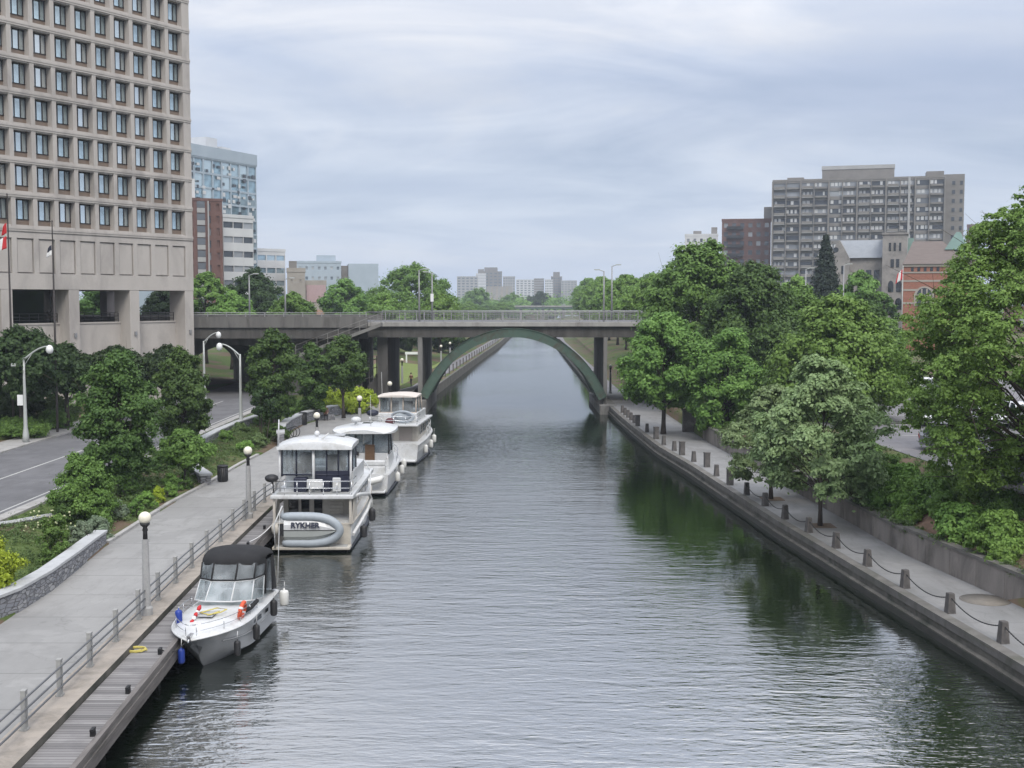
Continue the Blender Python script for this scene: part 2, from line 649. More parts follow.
M['mulch'] = t.done(t.bsdf(c, 0.95, 0, 0.1, t.bump(b, 0.8, 0.05)))

# dock timber: boards laid across, each with its own tone
t = NT('dock_boards')
v = t.coord()
sp = t.n('ShaderNodeSeparateXYZ')
t.link(v, sp.inputs[0])
q = t.math('DIVIDE', sp.outputs[1], 0.17)
wnz = t.n('ShaderNodeTexWhiteNoise', noise_dimensions='1D')
t.link(t.math('FLOOR', q), wnz.inputs['W'])
col = t.ramp(wnz.outputs['Value'], [(0.0, (0.155, 0.15, 0.15)), (0.5, (0.25, 0.24, 0.24)), (1.0, (0.33, 0.32, 0.315))])
gr = t.noise(t.coord((1.2, 14, 1)), 3, 5, 0.7)
col = t.mix(t.math('MULTIPLY', gr, 0.5), col, (0.09, 0.085, 0.085))
st = t.noise(v, 0.9, 5, 0.6)
col = t.mix(t.ramp(st, [(0.5, 0.0), (0.72, 0.6)]), col, (0.12, 0.115, 0.12))
gap = t.math('LESS_THAN', t.math('FRACT', q), 0.09)
col = t.mix(gap, col, (0.02, 0.02, 0.02))
M['boards'] = t.done(t.bsdf(col, 0.85, 0, 0.25, t.bump(t.math('SUBTRACT', gr, gap), 0.4, 0.01)))
M['timber'] = rough_mat('grey_timber', (0.22, 0.20, 0.19), (0.13, 0.12, 0.115), 2, 0.85, 0.4, 0.01, stretch=(6, 0.6, 6), grime=(0.06, 0.055, 0.05))
M['wet'] = rough_mat('wet_masonry', (0.050, 0.048, 0.040), (0.030, 0.030, 0.024), 1.0, 0.5, 0.4, 0.02, grime=(0.02, 0.028, 0.014), gscale=0.8)
M['pile'] = rough_mat('wet_timber', (0.05, 0.045, 0.04), (0.03, 0.028, 0.025), 3)

# water
t = NT('canal_water')
v1 = t.coord((0.40, 1.35, 1))
wa = t.noise(v1, 1.15, 3, 0.5, 0.35)
wb = t.noise(t.coord((0.62, 1.6, 1), rot=(0, 0, R(7))), 2.9, 3, 0.55, 0.3)
wc = t.noise(t.coord((0.3, 0.8, 1), rot=(0, 0, R(-5))), 0.33, 2, 0.5)
patch = t.ramp(t.noise(t.coord((1, 0.55, 1)), 0.055, 3, 0.5), [(0.36, 0.40), (0.64, 1.25)])
h = t.math('ADD', t.math('MULTIPLY', wa, 0.070), t.math('MULTIPLY', wb, 0.042))
sp = t.n('ShaderNodeSeparateXYZ')
t.link(t.coord(), sp.inputs[0])
calm = t.n('ShaderNodeMapRange')                    # sheltered, smoother water from the bridge onward
calm.inputs[1].default_value, calm.inputs[2].default_value = 108, 138
calm.inputs[3].default_value, calm.inputs[4].default_value = 1.0, 0.20
t.link(sp.outputs[1], calm.inputs[0])
h = t.math('MULTIPLY', h, patch)
h = t.math('ADD', h, t.math('MULTIPLY', wc, 0.05))
# the lee of the planted right bank is calmer than the open reach
shx = t.n('ShaderNodeMapRange', interpolation_type='SMOOTHSTEP')
shx.inputs[1].default_value, shx.inputs[2].default_value = 2.0, 8.5
t.link(t.math('ADD', sp.outputs[0], t.math('MULTIPLY', t.math('SUBTRACT', t.noise(t.coord((1, 0.5, 1)), 0.16, 3), 0.5), 7.0)), shx.inputs[0])
shy = t.n('ShaderNodeMapRange', interpolation_type='SMOOTHSTEP')
shy.inputs[1].default_value, shy.inputs[2].default_value = 36, 47
t.link(sp.outputs[1], shy.inputs[0])
lee = t.math('SUBTRACT', 1.0, t.math('MULTIPLY', t.math('MULTIPLY', shx.outputs[0], shy.outputs[0]), 0.72))
h = t.math('MULTIPLY', t.math('MULTIPLY', h, calm.outputs[0]), lee)
bp = t.n('ShaderNodeBump')
bp.inputs['Strength'].default_value = 1.0
bp.inputs['Distance'].default_value = 1.0
t.link(h, bp.inputs['Height'])
mk = t.noise(t.coord(), 0.05, 3)
wcol = t.mix(mk, (0.004, 0.008, 0.004), (0.007, 0.011, 0.007))
df = t.n('ShaderNodeBsdfDiffuse')
t.link(wcol, df.inputs[0])
gl_ = t.n('ShaderNodeBsdfGlossy')
gl_.inputs['Color'].default_value = (1, 1, 1, 1)
gl_.inputs['Roughness'].default_value = 0.03
# at a low angle only the ripple faces turned to the viewer side of the breeze are seen: lean the mean normal that way
ln_ = t.n('ShaderNodeCombineXYZ')
t.link(t.math('MULTIPLY', t.math('MULTIPLY', calm.outputs[0], lee), -0.042), ln_.inputs[1])
va_ = t.n('ShaderNodeVectorMath', operation='ADD')
t.link(bp.outputs[0], va_.inputs[0])
t.link(ln_.outputs[0], va_.inputs[1])
vn_ = t.n('ShaderNodeVectorMath', operation='NORMALIZE')
t.link(va_.outputs[0], vn_.inputs[0])
t.link(vn_.outputs[0], gl_.inputs['Normal'])
bp2 = t.n('ShaderNodeBump')
bp2.inputs['Strength'].default_value = 0.7
bp2.inputs['Distance'].default_value = 1.0
t.link(h, bp2.inputs['Height'])
fr_ = t.n('ShaderNodeFresnel')
fr_.inputs['IOR'].default_value = 6.6
t.link(bp2.outputs[0], fr_.inputs['Normal'])
ms_ = t.n('ShaderNodeMixShader')
t.link(fr_.outputs[0], ms_.inputs[0])
t.link(df.outputs[0], ms_.inputs[1])
t.link(gl_.outputs[0], ms_.inputs[2])
M['water'] = t.done(ms_.outputs[0])

# ---------------------------------------------------------------- lines of the place (x as a function of the distance Y down the canal)
K = tab((-80, -8.6), (0, -10.8), (28, -11.6), (37.5, -11.95), (46.4, -12.3), (62.8, -12.65), (77, -12.1), (90, -11.1), (106, -10.4), (127, -10.15), (144, -9.8), (200, -7.7), (307, -3.2), (420, 0.5), (700, 8))
DE = tab((-80, -6.5), (0, -9.0), (28, -10.2), (37, -10.65), (42, -11.05), (46, -11.3), (56, -11.58), (65, -11.6), (77, -10.9), (92, -9.95))
PL = tab((-80, -14.5), (0, -16.5), (39, -17.06), (46, -17.3), (52, -17.85), (63, -18.06), (70, -17.8), (78, -17.8), (85, -17.5), (92, -17.5), (98, -18.1), (104.5, -18), (108.5, -17.3), (114.7, -15.5), (119, -14.3), (127, -14.2), (160, -12.8), (200, -11.2), (307, -6.7), (420, -3), (700, 5))
RQ = tab((-80, 24), (0, 18.6), (20, 16.8), (38, 15.35), (46, 14.6), (54, 13.9), (60, 13.35), (72, 12.55), (80, 12.05), (91, 11.1), (105, 10.6), (115, 10.35), (127, 10.15), (144, 10.6), (320, 11.6), (420, 14), (700, 21))
WL = tab((-80, 34), (0, 24), (42.7, 18.5), (51.7, 17.2), (60, 16.9), (70, 16.4), (80, 16.1), (92, 15.4), (110, 15.2), (130, 15.0), (200, 15.8), (420, 19), (700, 26))
PATHZ, ROADZ, QZ, LOTZ = 1.2, 1.8, 0.9, 3.5


def zl(x, Y):
    """height of the left bank"""
    if x > PL(Y) - 0.01:
        return PATHZ - 0.05
    near = np.interp(Y, [-80, 165, 190], [0, 0, 1]) if x < -22 else np.interp(Y, [-80, 118, 150], [0, 0, 1])
    a = np.interp(x, [-400, -60, -47, -40, -36.6, -34.2, -34.0, -23.6, -23.4, PL(Y)], [4, 4, 3.4, 2.3, 1.9, 1.86, 1.74, 1.74, 1.82, 1.25])
    b = np.interp(x, [-400, -80, PL(Y) - 24, PL(Y) - 9, PL(Y)], [4, 4, 3.6, 2.5, 1.25])
    return float(a * (1 - near) + b * near)


def zr(x, Y):
    W = WL(Y)
    near = np.interp(Y, [-80, 122, 150], [0, 0, 1])
    a = np.interp(x, [W, W + 0.01, W + 0.4, W + 4.5, W + 40, 400], [QZ - 0.05, 1.5, 1.78, 3.46, 3.46, 6])
    b = np.interp(x, [W, W + 0.01, W + 4, W + 25, 400], [QZ - 0.05, 1.3, 2.6, 3.2, 6])
    return float(a * (1 - near) + b * near)


YS = sorted(set(list(range(-80, 161, 4)) + list(range(160, 421, 12)) + [440, 480, 540, 600, 660, 700]))
mb = MB()
rows = []
for Y in YS:
    p = PL(Y)
    far = [-2600, -400, -150, -80, -60, -47]
    mid = [min(x, p - 0.6 - 0.1 * i) for i, x in zip(range(12, 0, -1), [-43, -40, -36.6, -34.2, -34.0, -30, -26, -23.6, -23.4, -22, -20.5, -19])]
    k = K(Y)
    rows.append([(x, zl(x, Y)) for x in far + mid + [p - 0.012, p - 0.009, k]])
nx = len(rows[0])
vs = [(x, Y, z) for Y, r in zip(YS, rows) for x, z in r]
mb.add(vs, [(i * nx + j, i * nx + j + 1, (i + 1) * nx + j + 1, (i + 1) * nx + j) for i in range(len(YS) - 1) for j in range(nx - 1)], 0, None, True)
rows = []
for Y in YS:
    W = WL(Y)
    xs = [RQ(Y), W, W + 0.01, W + 0.4, W + 2, W + 3.3, W + 4.5, W + 9, W + 20, W + 40, 150, 400, 2600]
    rows.append([(x, zr(x, Y)) for x in xs])
nx = len(rows[0])
vs = [(x, Y, z) for Y, r in zip(YS, rows) for x, z in r]
mb.add(vs, [(i * nx + j, i * nx + j + 1, (i + 1) * nx + j + 1, (i + 1) * nx + j) for i in range(len(YS) - 1) for j in range(nx - 1)], 0, None, True)
mb.add([(-2600, 700, 3), (2600, 700, 3), (2600, 2700, 3), (-2600, 2700, 3), (8, 700, -1.5), (21, 700, -1.5), (21, 700, 3), (8, 700, 3)], [(0, 1, 2, 3), (4, 5, 6, 7)], 0)
tag(mb.build('ground', M['ground']), kind='structure')

mb = MB()
mb.quad((-45, -80, 0), (60, -80, 0), (60, 702, 0), (-45, 702, 0))
tag(mb.build('canal_water', M['water']), kind='structure')


def strip(name, y0, y1, fl, fr, z, mat, step=2.0, kind='structure', thick=0.0):
    ys = np.arange(y0, y1 + 0.01, (y1 - y0) / max(1, round((y1 - y0) / step)))
    zf = z if callable(z) else (lambda x, Y: z)
    mb = MB()
    vs = []
    for Y in ys:
        l, r = fl(Y), fr(Y)
        vs += [(l, Y, zf(l, Y)), (r, Y, zf(r, Y))]
    fs = [(2 * i, 2 * i + 1, 2 * i + 3, 2 * i + 2) for i in range(len(ys) - 1)]
    if thick:
        n = len(vs)
        vs += [(x, y, zz - thick) for x, y, zz in vs]
        fs += [(n + 2 * i, 2 * i, 2 * i + 2, n + 2 * i + 2) for i in range(len(ys) - 1)]
        fs += [(2 * i + 1, n + 2 * i + 1, n + 2 * i + 3, 2 * i + 3) for i in range(len(ys) - 1)]
        e = 2 * (len(ys) - 1)
        fs += [(0, n, n + 1, 1), (e + 1, n + e + 1, n + e, e)]
    mb.add(vs, fs)
    o = mb.build(name, mat)
    return tag(o, kind=kind) if kind else o


strip('canal_path', -80, 146, lambda Y: PL(Y), lambda Y: K(Y) - 0.95, PATHZ, M['path'])
strip('far_path', 146, 420, lambda Y: K(Y) - 3.0, lambda Y: K(Y) - 1.0, PATHZ, M['lot'])
strip('path_edge_band', -80, 146, lambda Y: K(Y) - 0.95, lambda Y: K(Y), PATHZ + 0.012, M['tan'])
# path kerb against the planting bed
strip('path_kerb', 52.6, 83, lambda Y: PL(Y) - 0.22, lambda Y: PL(Y), PATHZ + 0.13, M['kerb'], 1.5, thick=0.3)
RL = tab((-80, -34), (118, -34), (134, -35.8), (172, -56))
RR = tab((-80, -24.1), (118, -24.1), (134, -26.4), (172, -46.5))
strip('road', -80, 172, RL, RR, ROADZ, M['asphalt'], 4)
strip('road_kerb', -80, 121, lambda Y: -24.1, lambda Y: -23.45, ROADZ + 0.12, M['kerb'], 4, thick=0.3)
strip('far_road_kerb', -80, 121, lambda Y: -36.4, lambda Y: -34.0, ROADZ + 0.12, M['kerb'], 4, thick=0.3)
strip('road_centre_line', -80, 121, lambda Y: -29.3, lambda Y: -29.16, ROADZ + 0.005, M['white_line'], 8)
strip('road_edge_line', -80, 121, lambda Y: -24.75, lambda Y: -24.63, ROADZ + 0.005, M['white_line'], 8)
strip('quay_paving', -80, 150, lambda Y: RQ(Y) + 0.42, lambda Y: WL(Y) - 0.02, QZ, M['quay_top'])
strip('far_quay_paving', 150, 420, lambda Y: RQ(Y) + 0.42, lambda Y: RQ(Y) + 2.6, QZ, M['lot'])
strip('parking_lot', -20, 132, lambda Y: WL(Y) + 5.2, lambda Y: 56.0, LOTZ, M['lot'], 6)
strip('lawn', 146, 330, lambda Y: PL(Y) - (24 if Y > 190 else 8.5), lambda Y: PL(Y) - 0.6, lambda x, Y: zl(x, Y) + 0.03, M['lawn'], 6)
mb = MB()
for k in range(7):
    y = 62 + k * 6.5
    mb.bx(24.5, 29.5, y, y + 0.12, LOTZ + 0.004, LOTZ + 0.008)
tag(mb.build('parking_line', M['white_line']), kind='structure')


# retaining walls of the canal, cut in long lengths of masonry
def bank_wall(name, y0, y1, edge, sgn, prof, mat, label, step=2.0):
    """prof: list of (offset away from the water, z)"""
    ys = np.arange(y0, y1 + 0.01, step)
    mb = MB()
    rings = [[(edge(Y) + sgn * o, Y, z) for o, z in prof] for Y in ys]
    mb.loft(rings, 0, closed=True, caps=True, smooth=False)
    return tag(mb.build(name, mat), label, 'canal wall')


bank_wall('canal_wall', -80, 440, K, -1, [(0, -1.6), (0, 1.20), (0.3, 1.20), (0.3, -1.6)], M['quay'], 'low concrete canal wall holding up the left path behind the moored boats')
o = bank_wall('canal_wall', -80, 440, RQ, 1, [(-0.10, 0.30), (-0.10, 0.36), (0.05, 0.40), (0.05, 0.62), (0.5, 0.62), (0.5, 0.30)], M['quay'], 'stained concrete canal wall with a ledge along the right walkway')
ow = MB()
ow.loft([[(RQ(Y) + o_, Y, z_) for o_, z_ in ((0.0, -1.6), (0.0, 0.30), (0.5, 0.30), (0.5, -1.6))] for Y in np.arange(-80, 440.1, 2.0)], 0, smooth=False)
ow.build('lower_course', M['wet'], o)
ob = strip('kerb_cap', -80, 440, lambda Y: RQ(Y), lambda Y: RQ(Y) + 0.42, QZ + 0.02, M['cap'], 2, kind=None, thick=0.28)
ob.parent = o

# concrete retaining wall behind the right walkway, in cast panels with a coping
wall = thing('retaining_wall', 'weathered concrete retaining wall with coping behind the right walkway', 'wall')
ys = np.arange(4, 96.1, 2.0)
mb = MB()
cp = MB()
for i in range(len(ys) - 1):
    a, b = ys[i], ys[i + 1]
    top = 1.86 + 0.12 * (1 if (i // 6) % 2 else 0)
    p, q = Vector((WL(a), a, 0)), Vector((WL(b), b, 0))
    dv = (q - p).normalized() * 0.012
    nn = Vector((dv.y, -dv.x, 0)).normalized() * 0.3
    p2, q2 = p + dv, q - dv
    mb.loft([[(p2.x, p2.y, 0.6), (p2.x + nn.x, p2.y + nn.y, 0.6), (p2.x + nn.x, p2.y + nn.y, top), (p2.x, p2.y, top)],
             [(q2.x, q2.y, 0.6), (q2.x + nn.x, q2.y + nn.y, 0.6), (q2.x + nn.x, q2.y + nn.y, top), (q2.x, q2.y, top)]], 0, smooth=False)
    e = nn.normalized()
    c0, c1 = p - e * 0.05, q - e * 0.05
    f0, f1 = p + e * 0.38, q + e * 0.38
    cp.loft([[(c0.x, c0.y, top), (f0.x, f0.y, top), (f0.x, f0.y, top + 0.13), (c0.x, c0.y, top + 0.13)],
             [(c1.x, c1.y, top), (f1.x, f1.y, top), (f1.x, f1.y, top + 0.13), (c1.x, c1.y, top + 0.13)]], 0, smooth=False)
mb.build('wall_panel', M['wall'], wall)
cp.build('coping', M['cap'], wall)
# the block wall by the steps nearer the bridge
bw = thing('block_wall', 'short grey stone block wall by the trunk of the canalside tree', 'wall', (14.2, 100.5, 0))
mb = MB(); mb.bx(0.2, 3.2, 0, 0.6, 0.6, 2.7); mb.build('wall_body', M['granite'], bw, bevel=0.03)
mb = MB(); mb.bx(0.12, 3.28, -0.06, 0.66, 2.7, 2.86); mb.build('coping', M['cap'], bw)

# dock
dock = thing('dock', 'weathered timber boardwalk dock along the foot of the left canal wall', 'dock')
st = strip('deck', -60, 92, lambda Y: K(Y) + 0.03, lambda Y: DE(Y) - 0.16, 1.02, M['boards'], 2, kind=None, thick=0.12)
st.parent = dock
st = strip('edge_beam', -60, 92, lambda Y: DE(Y) - 0.155, lambda Y: DE(Y), 1.13, M['timber'], 2, kind=None, thick=0.20)
st.parent = dock
st = strip('fascia_board', -60, 92, lambda Y: DE(Y) - 0.12, lambda Y: DE(Y) + 0.03, 0.92, M['timber'], 2, kind=None, thick=0.34)
st.parent = dock
pl = MB()
pl.tube([(-11.0, 22, -1.2), (-11.0, 22, 0.88)], 0.13, 10)
me = pl.mesh('pile', M['pile'])
for Y in np.arange(22, 91, 3.0):
    o = bpy.data.objects.new('pile', me)
    COL.objects.link(o)
    o.parent = dock
    o.location = (DE(Y) - 0.55 + 11.0, Y - 22, 0)
cl = MB()
cl.bx(-0.06, 0.06, -0.06, 0.06, 1.02, 1.17)
cl.bx(-0.045, 0.045, -0.13, 0.13, 1.17, 1.22)
me = cl.mesh('mooring_cleat', M['iron'])
for Y in (26.2, 29.6, 32.9, 36.6, 40.5, 45.0, 49.4, 53.0, 57, 62, 67, 72, 78, 84, 90):
    o = bpy.data.objects.new('mooring_cleat', me)
    COL.objects.link(o)
    o.parent = dock
    o.location = (DE(Y) - 0.30, Y, 0)
    o.rotation_euler.z = R(3)


# stone planter walls on the left
def stone_wall(name, label, pts, z0, tops, th=0.45, cap=0.12):
    root = thing(name, label, 'wall')
    mb, cp = MB(), MB()
    n = len(pts)
    nr = []
    for i in range(n):
        a, b = Vector(pts[max(0, i - 1)]), Vector(pts[min(n - 1, i + 1)])
        t_ = (b - a).normalized()
        nr.append(Vector((-t_.y, t_.x)))
    r1, r2 = [], []
    for p, e, tz in zip(pts, nr, tops):
        p = Vector(p)
        a, b = p, p + e * th
        r1.append([(a.x, a.y, z0), (b.x, b.y, z0), (b.x, b.y, tz), (a.x, a.y, tz)])
        a, b = p - e * 0.06, p + e * (th + 0.06)
        r2.append([(a.x, a.y, tz), (b.x, b.y, tz), (b.x, b.y, tz + cap), (a.x, a.y, tz + cap)])
    mb.loft(r1, 0, smooth=False)
    cp.loft(r2, 0, smooth=False)
    mb.build('wall_body', M['stone'], root)
    cp.build('coping', M['coping'], root, bevel=0.015)
    return root


stone_wall('planter_wall', 'grey stone planter wall with pale coping at the near end of the path',
           [(-22, 30), (-19.2, 34.5), (-17.6, 38.3), (-17.08, 41), (-17.12, 44), (-17.42, 47.5), (-17.75, 50.5), (-17.95, 52.5)], 1.0,
           [2.0, 2.0, 1.98, 1.95, 1.9, 1.85, 1.8, 1.74])
stone_wall('planter_wall', 'long low stone wall with pale coping beside the road, left of the bridge',
           [(-21.3, 80), (-21.7, 84), (-21.9, 90), (-21.8, 96), (-21.3, 102)], 1.2, [2.15, 2.2, 2.2, 2.2, 2.2])
stone_wall('planter_wall', 'tall curved stone wall sweeping round the black bin towards the bridge',
           [(-16.9, 88.5), (-17.4, 91), (-18.0, 95), (-18.25, 98.5), (-18.2, 102), (-17.95, 105.5), (-17.2, 109), (-16.0, 113), (-14.6, 117.5), (-14.3, 121)], 1.0, [2.1] * 10, 0.5)
sb = thing('stone_bench', 'low stone bench with slab top beside the black bin', 'bench', (-17.9, 69.6, 1.2), R(115))
mb = MB(); mb.bx(0, 6.5, -0.3, 0.3, -0.2, 0.55); mb.build('bench_body', M['stone'], sb)
mb = MB(); mb.bx(-0.08, 6.58, -0.38, 0.38, 0.55, 0.69); mb.build('slab', M['coping'], sb, bevel=0.02)
# pale kerb of the little bed by the near shrubs
mb = MB()
pts = [(-26, 50.5), (-24, 52.5), (-22.7, 54), (-21.6, 55.8), (-21.0, 57.5)]
mb.tube([(x, y, 1.92) for x, y in pts], 0.11, 6, smooth=False)
tag(mb.build('bed_kerb', M['coping']), kind='structure')

# ---------------------------------------------------------------- the arch bridge
BY0, BY1 = 127.0, 142.5
br = thing('arch_bridge', 'concrete road bridge on green steel arch spanning the canal', 'bridge', (0, 0, 0))
mb = MB()
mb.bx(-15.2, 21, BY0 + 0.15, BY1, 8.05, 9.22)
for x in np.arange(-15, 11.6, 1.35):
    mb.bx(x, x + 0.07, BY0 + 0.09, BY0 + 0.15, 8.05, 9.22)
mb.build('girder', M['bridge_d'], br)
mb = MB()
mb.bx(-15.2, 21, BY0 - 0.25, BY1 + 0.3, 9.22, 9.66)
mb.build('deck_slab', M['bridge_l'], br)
mb = MB(); mb.bx(-60, 21, BY0 + 2.2, BY1 - 2.2, 9.664, 9.69); mb.build('roadway', M['asphalt'], br)
for yy in (BY0 - 0.1, BY1 + 0.1):
    rl = MB()
    for z in (9.85, 10.08, 10.30, 10.52):
        rl.tube([(-15.4, yy, z), (21, yy, z)], 0.026, 6)
    rl.tube([(-15.4, yy, 10.72), (21, yy, 10.72)], 0.055, 8)
    for x in np.arange(-15.4, 21, 2.05):
        rl.bx(x - 0.05, x + 0.05, yy - 0.05, yy + 0.05, 9.66, 10.72)
    for x in np.arange(-15.4, 21, 0.41):
        rl.bx(x - 0.012, x + 0.012, yy - 0.012, yy + 0.012, 9.80, 10.70)
    rl.build('railing', M['steel'], br)


def arch_z(x):
    u = abs(x - 0.1) / 9.9
    return 9.0 - 5.4 * u * u - 1.8 * u ** 6


for yy in (126.45, 131.6, 135.9, 140.2):
    mb = MB()
    rings = []
    N = 44
    for i in range(N + 1):
        x = -9.75 + 19.75 * i / N
        z = arch_z(x)
        dz = (arch_z(x + 0.01) - arch_z(x - 0.01)) / 0.02
        nv = Vector((dz, 0, -1)).normalized()
        dep = 0.85
        b = Vector((x, 0, z)) + nv * dep
        rings.append([(x, yy, z), (x, yy + 0.75, z), (b.x, yy + 0.75, b.z), (b.x, yy, b.z)])
    mb.loft(rings, 0, smooth=False)
    for i in range(1, N, 2):                       # flange stiffeners and cover plates
        a = [Vector(p) for p in rings[i]]
        mid = (a[0] + a[3]) / 2
        ax = (Vector(rings[i + 1][0]) - a[0]).normalized() * 0.035
        mb.loft([[a[0] - ax + Vector((0, -0.05, 0)), a[0] - ax + Vector((0, 0.01, 0)), a[3] - ax + Vector((0, 0.01, 0)), a[3] - ax + Vector((0, -0.05, 0))],
                 [a[0] + ax + Vector((0, -0.05, 0)), a[0] + ax + Vector((0, 0.01, 0)), a[3] + ax + Vector((0, 0.01, 0)), a[3] + ax + Vector((0, -0.05, 0))]], 0, smooth=False)
    for s in (0, 2):
        fl = []
        for r in rings:
            p = Vector(r[0 if s == 0 else 3])
            up = (Vector(r[0]) - Vector(r[3])).normalized() * (0.05 if s == 0 else -0.05)
            fl.append([(p.x, yy - 0.10, p.z), (p.x, yy + 0.85, p.z), (p.x + up.x, yy + 0.85, p.z + up.z), (p.x + up.x, yy - 0.10, p.z + up.z)])
        mb.loft(fl, 0, smooth=False)
    mb.build('arch_rib', M['green'], br)
mb = MB()
for i in range(2, 43, 4):
    x = -9.75 + 19.75 * i / 44
    z = arch_z(x) - 0.45
    mb.bx(x - 0.12, x + 0.12, 127.2, 140.2, z - 0.2, z + 0.1)
mb.build('cross_brace', M['green'], br)
for x0, x1 in ((-10.0, -9.5), (9.7, 10.1)):
    mb = MB()
    mb.bx(x0, x1, BY0 + 0.12, BY1 - 0.2, -0.5, 8.05)
    mb.build('pier', M['bridge_c'], br, bevel=0.03)
for x0, x1 in ((-14.4, -13.3),):
    mb = MB()
    mb.bx(x0, x1, BY0 + 1.2, BY1 - 0.6, 0.6, 8.05)
    mb.build('pier', M['bridge_d'], br, bevel=0.03)
mb = MB()
mb.bx(16.2, 21, BY0 + 0.4, BY1, 0.6, 8.05)
mb.build('abutment', M['granite'], br)
mb = MB()
mb.bx(14.6, 15.6, BY0 + 0.8, BY1 - 0.6, 0.6, 8.05)
mb.build('pier', M['bridge_d'], br, bevel=0.03)
for x0, x1, z1 in ((-10.6, -9.0, 1.5), (9.2, 11.0, 0.98)):
    mb = MB()
    mb.bx(x0, x1, BY0 - 1.6, BY1 + 0.6, -1.5, z1)
    mb.build('arch_footing', M['bridge_c'], br, bevel=0.06)
# left approach with its solid parapet
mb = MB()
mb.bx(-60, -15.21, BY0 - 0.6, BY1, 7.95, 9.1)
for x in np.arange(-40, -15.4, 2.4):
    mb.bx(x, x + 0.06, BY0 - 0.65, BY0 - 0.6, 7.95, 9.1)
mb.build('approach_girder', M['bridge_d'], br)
mb = MB()
mb.bx(-60, -15.21, BY0 - 0.85, BY0 - 0.45, 9.1, 10.25)
mb.bx(-60, -15.21, BY1 - 0.2, BY1 + 0.2, 9.1, 10.25)
mb.bx(-60, -15.21, BY0 - 0.45, BY1 - 0.2, 9.1, 9.6)
mb.build('parapet', M['parapet'], br)
mb = MB()
for z in (10.45, 10.65):
    mb.tube([(-60, BY0 - 0.65, z), (-15.3, BY0 - 0.65, z)], 0.045, 6)
for x in np.arange(-40, -15.4, 2.0):
    mb.bx(x - 0.04, x + 0.04, BY0 - 0.69, BY0 - 0.61, 10.25, 10.65)
mb.build('railing', M['steel'], br)
# stair running down from the deck, left of the arch
mb = MB()
a, b = Vector((-13.6, BY0 - 1.4, 9.62)), Vector((-22.5, BY0 - 1.4, 6.3))
dv = (b - a)
mb.loft([[(a.x, a.y - 0.9, a.z - 0.35), (a.x, a.y + 0.7, a.z - 0.35), (a.x, a.y + 0.7, a.z), (a.x, a.y - 0.9, a.z)],
         [(b.x, b.y - 0.9, b.z - 0.35), (b.x, b.y + 0.7, b.z - 0.35), (b.x, b.y + 0.7, b.z), (b.x, b.y - 0.9, b.z)]], 0, smooth=False)
for i in range(9):
    p = a + dv * (i / 8)
    mb.bx(p.x - 0.03, p.x + 0.03, p.y - 0.88, p.y - 0.82, p.z, p.z + 1.0)
for hgt in (0.5, 1.0):
    mb.tube([(a.x, a.y - 0.85, a.z + hgt), (b.x, b.y - 0.85, b.z + hgt)], 0.035, 6)
mb.build('stair_flight', M['bridge_c'], br)
# abutment with the road tunnel
mb = MB()
XA, XB, YT = -36.4, -25.8, 134.0
arc = [((XA + XB) / 2 + (XB - XA) / 2 * math.cos(a_), 4.0 + 3.0 * math.sin(a_)) for a_ in np.linspace(0, math.pi, 15)]
poly = [(-60, 1.0), (XA, 1.0)] + [(x, z) for x, z in reversed(arc)] + [(XB, 1.0), (-24.0, 1.0), (-24.0, 7.95), (-60, 7.95)]
T = Matrix.Translation((0, YT + 1.0, 0)) @ Matrix.Rotation(math.pi / 2, 4, 'X')
mb.prism(poly, 0, 1.0, 0, T)
ring = [(XA, 1.0)] + [(x, z) for x, z in reversed(arc)] + [(XB, 1.0)]
mb.loft([[(x, YT + 1.0, z) for x, z in ring], [(x - 10, YT + 20, z) for x, z in ring]], 0, closed=False, smooth=False)
mb.build('tunnel_wall', M['bridge_c'], br)
mb = MB()
mb.bx(-24.0, -16.4, BY0 + 1.5, BY1 - 0.6, 0.8, 7.95)
mb.build('abutment', M['granite'], br)
mb = MB()                                            # open service stair under the deck
for i in range(9):
    mb.bx(-16.4 + i * 0.28, -16.12 + i * 0.28, BY0 + 2.0, BY0 + 3.6, 1.2 + i * 0.05, 1.5 + i * 0.42)
for z in (3.4, 4.3, 5.2):
    mb.tube([(-16.3, BY0 + 1.9, z), (-14.5, BY0 + 1.9, z + 0.5)], 0.05, 6)
for x in (-16.2, -15.4, -14.6):
    mb.bx(x, x + 0.1, BY0 + 1.85, BY0 + 1.95, 1.2, 6.0)
mb.build('service_stair', M['bridge_d'], br)
# stepped concrete slope under the left span
mb = MB()
mb.loft([[(-13.2, 128.5, 1.0), (-13.2, 142, 1.0), (-13.2, 142, 1.45), (-13.2, 128.5, 1.45)],
         [(-10.7, 128.5, 1.0), (-10.7, 142, 1.0), (-10.7, 142, 2.1), (-10.7, 128.5, 2.1)]], 0, smooth=False)
mb.build('concrete_apron', M['bridge_l'], br)
# ---------------------------------------------------------------- office block on the left
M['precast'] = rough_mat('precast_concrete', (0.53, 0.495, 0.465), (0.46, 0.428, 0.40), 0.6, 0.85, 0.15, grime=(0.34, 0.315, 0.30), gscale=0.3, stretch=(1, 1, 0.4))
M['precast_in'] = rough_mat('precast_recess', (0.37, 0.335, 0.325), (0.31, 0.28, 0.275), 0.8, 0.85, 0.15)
M['bronze'] = plain('bronze_frame', (0.035, 0.032, 0.032), 0.45, 0.4)
M['sillpanel'] = plain('brown_panel', (0.19, 0.145, 0.115), 0.7)
M['win'] = glass_mat('office_glass', (0.62, 0.76, 0.82), 0.10, 0.8, blinds=(0.78, 0.83, 0.85), metal=0.8)
M['win_dark'] = glass_mat('dark_glass', (0.02, 0.025, 0.03), 0.06, 0.8)

